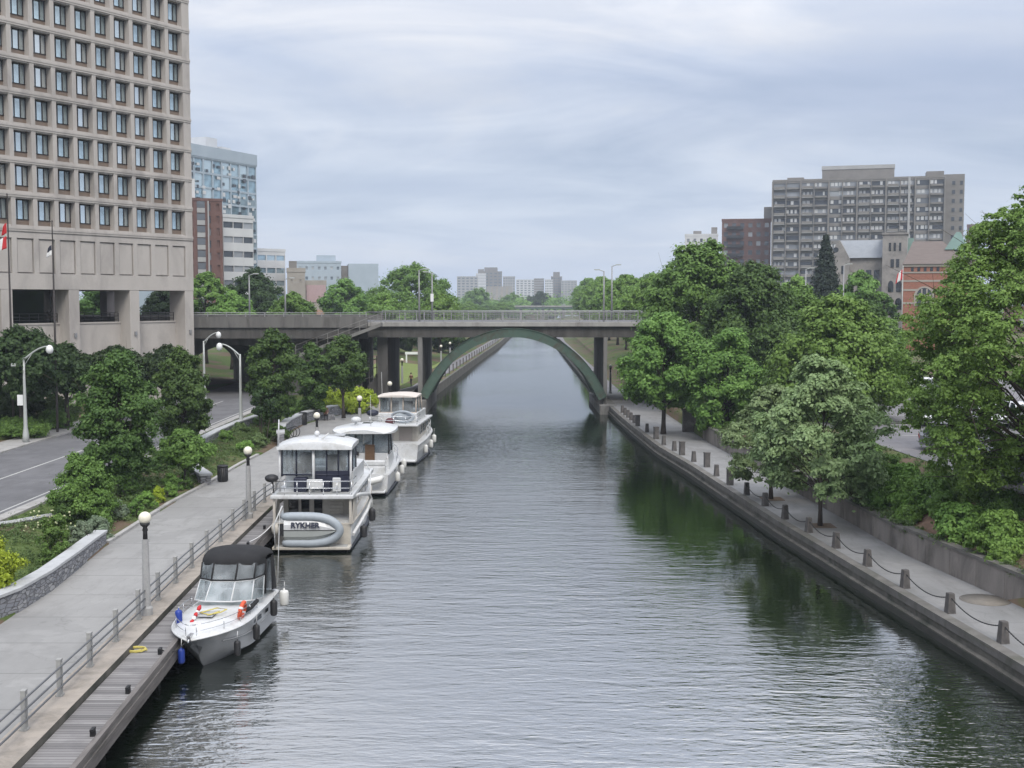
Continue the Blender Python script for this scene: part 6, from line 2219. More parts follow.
mb.build('rub_rail', M['boatgrey'], b3)
dg3 = thing('dinghy', 'pale grey inflatable tender resting across the stern of the hardtop yacht', 'dinghy', (-9.3, 72.85, 0.85))
mb = MB(); mb.tube([(-1.3, 0, 0.05), (-0.9, -0.1, 0.0), (0.6, -0.1, 0.05), (1.2, 0, 0.2), (1.35, 0.25, 0.3)], [0.13, 0.22, 0.22, 0.2, 0.14], 12); mb.build('tube', M['whiterub'], dg3)
mb = MB(); mb.loft([[(-1.1, -0.2, -0.1), (-1.1, 0.15, -0.25), (-1.1, 0.2, 0.1)], [(0.9, -0.2, 0.0), (0.9, 0.15, -0.15), (0.9, 0.2, 0.15)]], 0); mb.build('hull', M['boatgrey'], dg3)
mb = MB(); mb.ball((-0.95, -0.05, 0.45), 0.22, 0, 10, (1, 1, 0.8)); mb.bx(-1.05, -0.85, -0.1, 0.05, 0.1, 0.4); mb.build('outboard_motor', M['rubber'], dg3)
for lab, p in [('white fender near the stern of the hardtop yacht', (-7.35, 76.5, 0.35)), ('white fender amidships on the hardtop yacht', (-7.35, 79.5, 0.4)), ('white fender furthest forward on the hardtop yacht', (-7.4, 81.6, 0.5))]:
    fender('fender', lab, p, 0.17, 0.62, M['whiterub'], 'fenders on the hardtop yacht', 0.45)

# ---------- flybridge yacht with beige enclosure
b4 = thing('motor_yacht', 'white flybridge yacht with beige framed enclosure, farthest boat near the bridge', 'boat', (-8.75, 87.6, 0), math.pi / 2 - 0.07)
hm, sh4, mid4 = hull(11.2, 4.0, 1.4, 2.1, keel=-0.5, full=0.5, flare=0.9)
sharp(hm.build('hull', [M['gel'], M['boatgrey']], b4), 28)
mb = MB(); mb.bx(-0.7, 0.0, -1.75, 1.75, 0.2, 0.32); mb.build('swim_platform', M['gel'], b4, bevel=0.03)
mb = MB()
mb.bx(1.6, 7.6, -1.6, 1.6, 1.2, 2.7)
mb.build('deckhouse', M['cream'], b4, bevel=0.06)
mb = MB(); mb.bx(1.54, 1.62, 0.2, 1.2, 1.5, 2.5); mb.bx(1.54, 1.62, -1.2, -0.2, 1.5, 2.5); mb.build('aft_window', plain('beige_curtain', (0.36, 0.32, 0.29), 0.6), b4, bevel=0.02)
mb = MB()
for s in (-1, 1):
    for k in range(3):
        mb = MB()
        mb.bx(2.6 + k * 1.6, 3.8 + k * 1.6, s * 1.6 - 0.03, s * 1.6 + 0.03, 1.9, 2.5)
        mb.build('side_window', M['black_win'], b4)
mb = MB(); mb.bx(0.2, 8.0, -1.85, 1.85, 2.72, 2.86); mb.build('boat_deck', M['gel'], b4, bevel=0.04)
mb = MB(); mb.bx(2.0, 6.6, -1.5, 1.5, 2.86, 3.55); mb.build('flybridge', M['gel'], b4, bevel=0.05)
mb = MB()
for a, b in ((1.35, 0.5), (0.5, -0.4), (-0.4, -1.35)):
    mb.panel((2.3, a, 3.55), (2.3, b, 3.55), (2.4, b, 4.72), (2.4, a, 4.72), 0.01)
for s in (-1, 1):
    mb.panel((2.3, s * 1.36, 3.55), (5.4, s * 1.36, 3.55), (5.1, s * 1.3, 4.72), (2.4, s * 1.36, 4.72), 0.01)
mb.build('enclosure_window', M['vinyl'], b4)
mb = MB()
for y in (1.38, 0.5, -0.4, -1.38):
    mb.tube([(2.28, y, 3.5), (2.38, y, 4.75)], 0.05, 6)
for s in (-1, 1):
    mb.tube([(5.4, s * 1.38, 3.5), (5.1, s * 1.32, 4.75)], 0.05, 6)
    mb.tube([(3.8, s * 1.38, 3.5), (3.8, s * 1.36, 4.75)], 0.04, 6)
mb.tube([(2.27, 1.38, 3.56), (2.27, -1.38, 3.56)], 0.045, 6)
mb.build('enclosure_frame', M['beigeframe'], b4)
rings = []
for x, wy, zz in [(1.95, 1.45, 4.74), (2.3, 1.5, 4.82), (4.0, 1.5, 4.85), (5.5, 1.35, 4.76)]:
    rings.append([(x, -wy + 2 * wy * q / 10, zz + 0.14 * (1 - (2 * q / 10 - 1) ** 2)) for q in range(11)] + [(x, wy - 2 * wy * q / 10, 4.72) for q in range(11)])
mb = MB(); mb.loft(rings, 0, smooth=True); sharp(mb.build('hardtop', rough_mat('cream_top', (0.68, 0.62, 0.57), (0.6, 0.55, 0.5), 1), b4), 40)
mb = MB(); rail_line(mb, sh4, 12, 29, 0.7, 0.12, 0.03, 3); mb.build('bow_rail', M['gel'], b4)
mb = MB()
for s in (-1, 1):
    mb.tube([p + Vector((0, s * 0.02, -0.04)) for p in sh4[s]], 0.045, 6)
mb.build('rub_rail', M['boatgrey'], b4)
mb = MB()
mb.tube([(1.2 + 0.7 * math.cos(a) * 0.35, -0.55 + 0.85 * math.cos(a), 3.35 + 0.38 * math.sin(a)) for a in np.linspace(0, 2 * math.pi, 21)[:-1]], 0.10, 8, closed=True, caps=False)
mb.ball((1.25, -0.55, 3.35), 0.34, 0, 10, (0.3, 2.0, 0.8))
tag(mb.build('dinghy', M['tubegrey'], None, (-8.75, 87.6, 0), math.pi / 2 - 0.07), 'small pale inflatable leaning on the aft deck of the farthest yacht', 'dinghy')
mb = MB(); mb.ball((1.4, 1.75, 3.6), 0.42, 0, 10, (1, 1.1, 0.6)); tag(mb.build('rolled_cover', M['navy'], None, (-8.75, 87.6, 0), math.pi / 2 - 0.07), 'dark blue rolled cover on the left of the farthest yacht', 'cover')
mb = MB(); mb.ball((0.8, 0.35, 3.0), 0.3, 0, 10, (1, 1.2, 1.0)); tag(mb.build('seat_cushion', plain('maroon', (0.10, 0.03, 0.035), 0.7), None, (-8.75, 87.6, 0), math.pi / 2 - 0.07), 'maroon cushion on the aft deck of the farthest yacht', 'cushion')
for lab, p in [('white fender near the stern of the farthest yacht', (-6.55, 90.5, 0.4)), ('white fender amidships on the farthest yacht', (-6.35, 93.4, 0.45)), ('white fender near the bow of the farthest yacht', (-6.25, 95.6, 0.6))]:
    fender('fender', lab, p, 0.18, 0.65, M['whiterub'], 'fenders on the farthest yacht', 0.5)
# antifouling edges, deck mats, seams, instruments: the small things that break up the white
M['antifoul'] = plain('antifouling', (0.03, 0.035, 0.05), 0.6)
M['nonskid'] = rough_mat('nonskid_mat', (0.42, 0.42, 0.41), (0.34, 0.34, 0.33), 3, 0.9, 0.3)
for boat, mid_, n0 in ((b2, mid2, 0), (b3, mid3, 0), (b4, mid4, 0)):
    mb = MB()
    for s in (-1, 1):
        mb.tube([Vector((p.x, p.y * 0.965, 0.10)) for p in mid_[s][n0:22]], 0.09, 6)
    mb.tube([Vector((-0.03, -1.6, 0.10)), Vector((-0.03, 1.6, 0.10))], 0.09, 6)
    mb.build('waterline_stripe', M['antifoul'], boat)
mb = MB()
mb.bx(0.02, 0.55, -1.75, 1.75, 2.722, 2.735)
mb.bx(5.0, 8.5, 1.72, 1.92, 2.722, 2.735)
mb.bx(-0.70, -0.1, -1.7, 1.7, 0.302, 0.312)
mb.build('deck_mat', M['nonskid'], b2)
for x in (1.6, 2.9):
    mb = MB(); mb.tube([(x, -1.7 + 3.4 * q / 12, 5.0 + 0.25 * (1 - (2 * q / 12 - 1) ** 2) ** 0.8) for q in range(13)], 0.012, 5); mb.build('roof_seam', M['boatgrey'], b2)
mb = MB(); mb.box((3.2, -0.9, 5.22), (0.75, 0.55, 0.05)); mb.build('roof_hatch', M['boatgrey'], b2, bevel=0.02)
mb = MB(); mb.bx(-0.75, -0.05, -1.5, 1.5, 0.342, 0.352); mb.build('deck_mat', M['nonskid'], b3)
mb = MB(); mb.box((3.6, 0.0, 4.09), (0.7, 0.6, 0.05)); mb.build('roof_hatch', M['black_win'], b3, bevel=0.02)
for k in range(3):
    for s in (-1, 1):
        i = 9 + 5 * k
        p = (mid3[s][i] + sh3[s][i]) / 2
        mb = MB(); mb.box((p.x, p.y + s * 0.01, p.z + 0.08), (0.6, 0.03, 0.16)); mb.build('port_light', M['black_win'], b3, bevel=0.012)
for x in (1.45,):
    mb = MB()
    mb.tube([(0.3, 1.55, 2.15), (0.3, 1.7, 2.35), (1.9, 1.72, 2.5)], 0.02, 6)
    mb.tube([(0.3, -1.55, 2.15), (0.3, -1.7, 2.35), (1.9, -1.72, 2.5)], 0.02, 6)
    mb.build('grab_rail', M['chrome'], b3)
mb = MB()
for z in (3.15, 3.45):
    mb.tube([(2.0, 1.75, z), (0.3, 1.75, z), (0.3, -1.75, z), (2.0, -1.75, z)], 0.02, 6)
for y in (-1.75, -0.9, 0, 0.9, 1.75):
    mb.tube([(0.3, y, 2.86), (0.3, y, 3.45)], 0.02, 6)
mb.build('deck_rail', M['chrome'], b4)
mb = MB(); mb.tube([(2.4, 1.2, 4.9), (2.2, 1.2, 6.6)], [0.025, 0.01], 6); mb.build('antenna', M['gel'], b4)
mb = MB()
mb.bx(3.5, 4.1, -0.9, -0.2, 3.5, 4.3)
mb.bx(3.5, 4.1, 0.2, 0.9, 3.5, 4.3)
mb.build('helm_seat', M['brown'], b4, bevel=0.08)
# stern lines to the dock
mb = MB(); mb.tube(sag((-11.4, 57.2, 1.4), (DE(53) - 0.3, 53.0, 1.2), 0.15), 0.018, 6)
tag(mb.build('mooring_line', M['white']), 'pale stern line of the cream motor yacht running to the dock', 'rope')
# coil of rope on the dock
mb = MB()
mb.tube([(0.34 * (1 - 0.04 * i / 8) * math.cos(i * 0.55), 0.24 * math.sin(i * 0.55), 0.03 + 0.02 * (i // 11)) for i in range(34)], 0.022, 6)
c = onz(136, 651, 1.02)
tag(mb.build('rope_coil', M['yellow'], None, (c.x, c.y, 1.025)), 'yellow rope coil lying on the dock boards', 'rope')
# ---------------------------------------------------------------- railing along the path
def kx(Y): return K(Y) - 0.60
rail = thing('guard_railing', 'grey three pipe guard railing with flat posts along the path edge', 'railing')
pm = MB()
pm.bx(-0.06, 0.06, -0.085, 0.085, 0, 1.0)
pm.bx(-0.09, 0.09, -0.115, 0.115, 0, 0.05)
pm.bx(-0.066, 0.066, -0.092, 0.092, 0.985, 1.03)
for z in (0.32, 0.60, 0.88):
    pm.tube([(0.07, 0, z), (0.095, 0, z)], 0.045, 8)
pme = pm.mesh('post', M['post'])
YP = [16.4 + 2.62 * i for i in range(32)]
for Y in YP:
    o = bpy.data.objects.new('post', pme)
    COL.objects.link(o); o.parent = rail
    o.location = (kx(Y), Y, PATHZ + 0.012)
    o.rotation_euler.z = math.atan2(-(kx(Y + 1) - kx(Y - 1)), 2)
for z in (0.32, 0.60, 0.88):
    mb = MB()
    mb.tube([(kx(Y) + 0.10, Y, PATHZ + z) for Y in np.arange(YP[0] - 0.3, YP[-1] + 0.4, 1.31)], 0.028, 8)
    mb.build('rail_pipe', M['rail'], rail)

# ---------------------------------------------------------------- globe lamps
M['globe'] = plain('opal_globe', (0.78, 0.74, 0.62), 0.35)
M['lamp_conc'] = rough_mat('lamp_concrete', (0.40, 0.40, 0.40), (0.32, 0.32, 0.32), 5)
GL = [(40.6, None, 'nearest globe lamp, on the path edge left of the small cruiser'), (58.9, None, 'globe lamp on the path edge left of the cream motor yacht'), (77, None, 'globe lamp rising behind the roof of the cream motor yacht'), (90.6, None, 'globe lamp behind the hardtop yacht'), (106.5, None, 'globe lamp in front of the dark bridge pier'),
      (152.6, -14.0, 'globe lamp on the lawn seen under the bridge')]
lamp0 = None
for Y, x, lab in GL:
    if lamp0 is None:
        g = thing('globe_lamp', lab, 'lamp', group='globe lamps along the left path')
        mb = MB()
        mb.lathe([(0.21, 0), (0.21, 0.25), (0.15, 0.32), (0.135, 1.2), (0.115, 2.62), (0.125, 2.64)], 10, smooth=False)
        mb.build('post', M['lamp_conc'], g)
        mb = MB()
        mb.lathe([(0.085, 2.62), (0.075, 2.9), (0.10, 2.95), (0.07, 3.05), (0.16, 3.13), (0.17, 3.2)], 12)
        mb.build('collar', M['iron'], g)
        mb = MB(); mb.ball((0, 0, 3.37), 0.215, 0, 16); mb.build('globe', M['globe'], g)
        lamp0 = g
    else:
        g = copy_tree(lamp0)
        g['label'] = lab
    xx = kx(Y) + 0.0 if x is None else x
    g.location = (xx + (0.12 if x is None else 0), Y, PATHZ if x is None else zl(x, Y) - 0.35)
for i, (px, py, Y) in enumerate([(610.5, 366, 143), (441, 346, 190), (450, 343, 200)]):
    g = copy_tree(lamp0)
    p = aty(px, py, Y)
    g.location = (p.x, Y, p.z - 3.4)
    g['label'] = ['globe lamp on the walkway right of the right bridge pier', 'globe lamp beyond the bridge, first seen through the left of the arch', 'globe lamp beyond the bridge, second seen through the left of the arch'][i]
    g['group'] = 'globe lamps beyond the bridge'

# ---------------------------------------------------------------- road lamps with curved arms
M['lampgrey'] = plain('painted_lamp_post', (0.44, 0.46, 0.45), 0.5, 0.2)
M['lampwhite'] = plain('lamp_head', (0.75, 0.76, 0.76), 0.4)


def road_lamp(label, loc, h, arm, side, green=False):
    g = thing('road_lamp', label, 'street lamp', loc, 0 if side > 0 else math.pi, 'curved arm road lamps')
    mb = MB()
    mb.lathe([(0.24, 0), (0.22, 0.5), (0.14, 1.1), (0.10, h * 0.7), (0.075, h)], 10)
    mb.build('post', M['lampgrey'], g)
    mb = MB()
    pts = [(arm * t, 0, h - 0.15 + 0.95 * math.sin(t * math.pi * 0.5)) for t in np.linspace(0, 1, 9)]
    mb.tube(pts, [0.07 - 0.025 * t for t in np.linspace(0, 1, 9)], 8)
    mb.tube([(0, 0, h - 0.6), (arm * 0.35, 0, h + 0.32)], 0.025, 6)
    mb.build('arm', M['lampgrey'], g)
    mb = MB()
    mb.lathe([(0.05, 0.12), (0.16, 0.06), (0.24, -0.08), (0.26, -0.25), (0.2, -0.42), (0.08, -0.50)], 12, (arm + 0.1, 0, h + 0.78))
    mb.build('lamp_head', M['lampwhite'], g)
    return g


p = onz(26, 441, 2.0)
g = road_lamp('pale curved arm road lamp in front of the dome hedge at the left edge', (p.x, p.y, 1.92), (441 - 356) * p.y / FPX, 1.75, 1)
mb = MB(); mb.box((-0.32, 0, 3.0), (0.4, 0.1, 0.75)); mb.build('sign_board', M['lampwhite'], g)
mb = MB(); mb.bx(-0.75, 0.1, -0.03, 0.03, 5.4, 5.5); mb.box((-0.7, 0, 5.5), (0.35, 0.2, 0.2)); mb.build('bracket', M['lampgrey'], g)
Yl = 97.0
p = aty(241, 420, Yl)
road_lamp('curved arm road lamp leaning its head left over the road, beside the dark maple', (p.x, Yl, 1.6), aty(241, 354, Yl).z - 1.6, 1.55, -1)
Yl = 116.0
p = aty(205, 420, Yl)
road_lamp('curved arm road lamp against the bridge girder by the office corner', (p.x, Yl, 1.8), aty(205, 341, Yl).z - 1.8, 1.35, 1)


# tall lamps standing on the bridge and beyond
def mast(label, px, topy, boty, Y, zb, double=False, hd=1, group='tall lamp masts on the bridge'):
    t, b = aty(px, topy, Y), aty(px, boty, Y)
    g = thing('lamp_mast', label, 'street lamp', (t.x, Y, zb), 0, group)
    h = t.z - zb
    mb = MB()
    mb.lathe([(0.11, 0), (0.09, h * 0.5), (0.06, h)], 8)
    mb.build('post', M['steel'], g)
    mb = MB()
    mb.tube([(0, 0, h - 0.05), (hd * 0.5, 0, h + 0.12), (hd * 0.9, 0, h + 0.12)], 0.05, 6)
    mb.box((hd * 0.75, 0, h + 0.14), (0.6, 0.22, 0.11))
    mb.build('lamp_head', M['lampgrey'], g)
    return g


mast('lamp mast on the bridge above the road, nearest the office block', 249, 275, 320, 131, 9.6)
mast('lamp mast on the bridge second from the left, plain pole', 285, 279, 320, 130, 9.6)
mast('taller lamp mast of the pair above the left of the arch', 419, 270, 322, 129.6, 9.66)
g = mast('shorter lamp mast carrying a white sign above the left of the arch', 432, 273, 322, 138, 9.66, hd=-1)
mb = MB(); mb.box((0.0, -0.15, 2.6), (0.35, 0.06, 0.9)); mb.build('sign_board', M['lampwhite'], g)
mast('left lamp mast of the pair above the right end of the arch', 604, 271, 322, 129.6, 9.66, hd=-1)
mast('right lamp mast of the pair above the right end of the arch', 612, 266, 322, 138, 9.66)
mast('street lamp rising above the right trees, left of the spruce', 806, 269, 300, 150, 5, group='street lamps beyond the right trees')
mast('street lamp rising above the right trees, right of the spruce', 844, 265, 300, 150, 5, group='street lamps beyond the right trees')

# ---------------------------------------------------------------- flagpoles in front of the office block
M['polebrown'] = plain('dark_pole', (0.09, 0.08, 0.08), 0.5, 0.3)
Yf = 88.0
pole_z = aty(7, 100, Yf)
for i, (px, lab) in enumerate([(7, 'dark flagpole at the left edge carrying red and white flags'), (52, 'dark flagpole in front of the third arcade column with a small white flag')]):
    top_ = aty(px, 195 if i == 0 else 222, Yf)
    g = thing('flagpole', lab, 'flagpole', (top_.x, Yf, 2.3))
    mb = MB()
    hh = top_.z - 2.3
    mb.lathe([(0.10, 0), (0.075, hh * 0.6), (0.04, hh), (0.08, hh + 0.05), (0.02, hh + 0.15)], 8)
    mb.build('pole', M['polebrown'], g)


def cloth(name, label, loc, w_, h_, stripes, sag_=0.25, red=None):
    """a flag hanging in soft folds"""
    root = thing(name, label, 'flag', loc)
    mb = MB()
    nu, nv = 12, 8
    vs = []
    for j in range(nv + 1):
        for i in range(nu + 1):
            u, v = i / nu, j / nv
            vs.append((-u * w_ * (0.55 + 0.25 * v), 0.10 * math.sin(u * 9 + v * 2) * u, -v * h_ - sag_ * u ** 1.3 * h_))
    fs, mi = [], []
    for j in range(nv):
        for i in range(nu):
            a = j * (nu + 1) + i
            fs.append((a, a + 1, a + nu + 2, a + nu + 1))
            mi.append(stripes(i / nu, j / nv))
    mb.add(vs, fs, 0, None, True)
    mb.mi = mi
    o = mb.build('cloth', [M['red'], M['white'], M['navy']], root)
    s = o.modifiers.new('thick', 'SOLIDIFY')
    s.thickness = 0.012
    return root


p = aty(6.3, 223, Yf)
cloth('flag', 'small red pennant at the top of the left edge flagpole', (p.x, Yf, p.z), 0.42, 0.75, lambda u, v: 0)
p = aty(6.3, 236, Yf)
cloth('flag', 'red and white maple leaf style flag drooping on the left edge flagpole', (p.x, Yf, p.z), 1.3, 0.9, lambda u, v: 0 if (u < 0.3 or u > 0.72) else 1, 0.6)
p = aty(51.4, 245, Yf)
cloth('flag', 'pale flag hanging limp on the second flagpole', (p.x, Yf, p.z), 0.45, 0.75, lambda u, v: 1 if v > 0.45 else 2, 0.25)
# flag in front of the brick hall
Yq = 190.0
p = aty(903, 268, Yq)
g = thing('flagpole', 'pale flagpole before the red brick hall', 'flagpole', (p.x, Yq, 4.0))
mb = MB(); mb.lathe([(0.09, 0), (0.05, p.z - 3.6)], 8); mb.build('pole', M['lampgrey'], g)
cloth('flag', 'bright red and white flag hanging before the red brick hall', (p.x, Yq, p.z - 0.2), 1.5, 1.6, lambda u, v: 0 if (u < 0.3 or u > 0.7) else 1, 0.5)

# ---------------------------------------------------------------- bollards and chains on the right
bol = MB()
bol.lathe([(0.215, 0), (0.205, 0.06), (0.155, 0.70), (0.135, 0.73), (0.0, 0.735)], 4, smooth=False)
bol.v = [tuple(Matrix.Rotation(R(45), 3, 'Z') @ Vector(v)) for v in bol.v]
bme = bol.mesh('bollard', M['granite'])
tall = MB()
tall.box((0, 0, 0.47), (0.36, 0.30, 0.94), 0)
tall.box((0, 0, 0.96), (0.40, 0.34, 0.06), 0)
tme = tall.mesh('stone_post', M['granite'])
names = ['front', 'second', 'third', 'fourth', 'fifth']
BY = [34.5, 38.25, 42.0, 45.7, 49.5, 53.2, 56.8, 60.34, 64.2, 67.87, 71.58, 75.28, 79.37, 82.0, 85.58, 88.0, 91.54, 95.5, 100.5, 105.4, 108, 110.5, 113, 115.5, 118]
BX = tab((30, 16.7), (38.25, 15.93), (42, 15.57), (45.7, 15.18), (49.5, 14.85), (53.2, 14.54), (60.3, 13.87), (64.2, 13.67), (71.6, 13.11), (79.4, 12.73), (85.6, 12.2), (91.5, 11.65), (100, 11.4), (105, 11.1), (118, 10.9))
blabs = {34.5: 'stone bollard just outside the lower right corner', 38.25: 'stone bollard nearest the camera on the right walkway', 42.0: 'second stone bollard from the camera on the right walkway', 45.7: 'third stone bollard from the camera on the right walkway', 49.5: 'fourth stone bollard from the camera on the right walkway',
         53.2: 'stone bollard right of the pale elm trunk', 56.8: 'stone bollard at the foot of the pale elm trunk', 60.34: 'stone bollard left of the pale elm trunk', 64.2: 'stone bollard below the smaller elm trunk', 67.87: 'stone bollard left of the smaller elm trunk'}
prev = None
for i, Y in enumerate(BY):
    tallone = round(Y, 1) in (71.6, 79.4, 85.6, 95.5, 105.4)
    x = BX(Y)
    if round(Y, 1) == 79.4: x += 0.25
    o = bpy.data.objects.new('stone_post' if tallone else 'bollard', tme if tallone else bme)
    COL.objects.link(o)
    o.location = (x, Y, QZ)
    o.rotation_euler.z = R(8 + (i * 37) % 9)
    if tallone:
        tag(o, {71.6: 'taller dark square stone post, nearest of its kind', 79.4: 'taller dark stone post, second nearest of its kind', 85.6: 'taller dark stone post, third nearest of its kind', 95.5: 'taller dark stone post left of the canalside tree trunk', 105.4: 'taller dark stone post farthest away, near the bridge'}[round(Y, 1)], 'post', 'tall dark posts on the right walkway')
    else:
        tag(o, blabs.get(Y, 'stone bollard among those between the elms and the bridge footing'), 'bollard', 'stone bollards along the right canal edge' if Y in blabs else 'distant stone bollards near the bridge')
    cur_ = Vector((x, Y, QZ + 0.58))
    if prev is not None and Y < 70:
        mb = MB()
        pts = sag(prev, cur_, 0.30, 26)
        mb.tube(pts, 0.020, 5)
        for q in range(0, 26, 1):
            a = pts[q].lerp(pts[q + 1], 0.5)
            mb.ball(a, 0.032, 0, 4, (1, 1, 0.8))
        tag(mb.build('chain', M['iron']), 'sagging chain between ' + {38.25: 'the corner bollard and the nearest one', 42.0: 'the first and second bollards', 45.7: 'the second and third bollards', 49.5: 'the third and fourth bollards', 53.2: 'the fourth bollard and the one right of the elm', 56.8: 'the two bollards right of the elm trunk',
                                                                60.34: 'the bollards either side of the pale elm trunk', 64.2: 'the bollards left of the pale elm trunk', 67.87: 'the farthest two chained bollards'}.get(Y, 'two bollards'), 'chain', 'chains between the right bollards')
    prev = cur_
# manhole and tree pits
mb = MB(); mb.lathe([(0.9, 0), (0.9, 0.012)], 28); c = onz(985, 600, QZ)
tag(mb.build('access_cover', rough_mat('worn_cover', (0.24, 0.215, 0.185), (0.18, 0.165, 0.145), 3), None, (c.x, c.y, QZ + 0.002)), 'round worn cover set in the right walkway near the corner', 'cover')
for i, (px, Y) in enumerate([(822, 58.5), (772, 66.5)]):
    c = aty(px, 500, Y)
    mb = MB(); mb.bx(-0.6, 0.6, -0.6, 0.6, 0, 0.015)
    tag(mb.build('tree_pit', M['mulch'], None, (c.x, Y, QZ + 0.003)), kind='structure')
# patch of bare soil above the wall
mb = MB()
pts = [(17.35 + 0.35, 51.9), (18.2, 50.2), (19.8, 50.0), (20.8, 52.2), (20.2, 54.6), (18.6, 55.2), (17.5, 54)]
ctr = Vector((19.0, 52.4))
vs = [(ctr.x, ctr.y, zr(ctr.x, ctr.y) + 0.05)] + [(x, y, zr(x, y) + 0.03) for x, y in pts]
mb.add(vs, [(0, i + 1, (i + 1) % len(pts) + 1) for i in range(len(pts))])
tag(mb.build('soil', rough_mat('bare_soil', (0.25, 0.155, 0.105), (0.17, 0.11, 0.08), 3, 0.95, 0.6, 0.03)), kind='structure')
mb = MB(); mb.box((0, 0, 0.2), (1.1, 0.5, 0.4)); c = onz(936, 500, 2.9)
tag(mb.build('stone_block', M['coping'], None, (c.x, c.y, 2.75), 0.4, bevel=0.05), 'pale stone block lying among the shrubs above the bare soil', 'stone')

# ---------------------------------------------------------------- bins
def bin_(label, loc, k=1.0):
    g = thing('litter_bin', label, 'bin', loc, 0.2, 'black litter bins')
    mb = MB()
    mb.lathe([(0.27 * k, 0.0), (0.29 * k, 0.05), (0.31 * k, 0.9 * k)], 14)
    for q in range(14):
        a = 2 * math.pi * q / 14
        mb.bx(0.30 * k * math.cos(a) - 0.02, 0.30 * k * math.cos(a) + 0.02, 0.30 * k * math.sin(a) - 0.02, 0.30 * k * math.sin(a) + 0.02, 0.06, 0.88 * k)
    mb.build('body', M['rubber'], g)
    mb = MB(); mb.lathe([(0.33 * k, 0.9 * k), (0.34 * k, 0.97 * k), (0.22 * k, 1.02 * k), (0.2 * k, 0.95 * k)], 14); mb.build('rim', M['iron'], g)


bin_('black litter bin at the end of the low stone bench', (-17.25, 71.0, PATHZ), 0.98)
c = onz(303, 425, PATHZ)
bin_('black litter bin in front of the curved stone wall', (c.x, c.y, PATHZ), 1.1)

# bicycle stand loops at the curved wall
mb = MB()
for q in range(3):
    x0, y0 = -17.3 + 0.1 * q, 92.5 + q * 0.8
    mb.tube([(x0 + 0.38 * math.cos(a), y0, 0.45 + 0.42 * math.sin(a)) for a in np.linspace(0, 2 * math.pi, 17)[:-1]], 0.03, 6, closed=True, caps=False)
    mb.tube([(x0, y0, 0), (x0, y0, 0.1)], 0.04, 6)
tag(mb.build('bicycle_stand', M['iron'], None, (0, 0, PATHZ)), 'dark ring shaped bicycle stand by the end of the curved wall', 'bicycle stand')


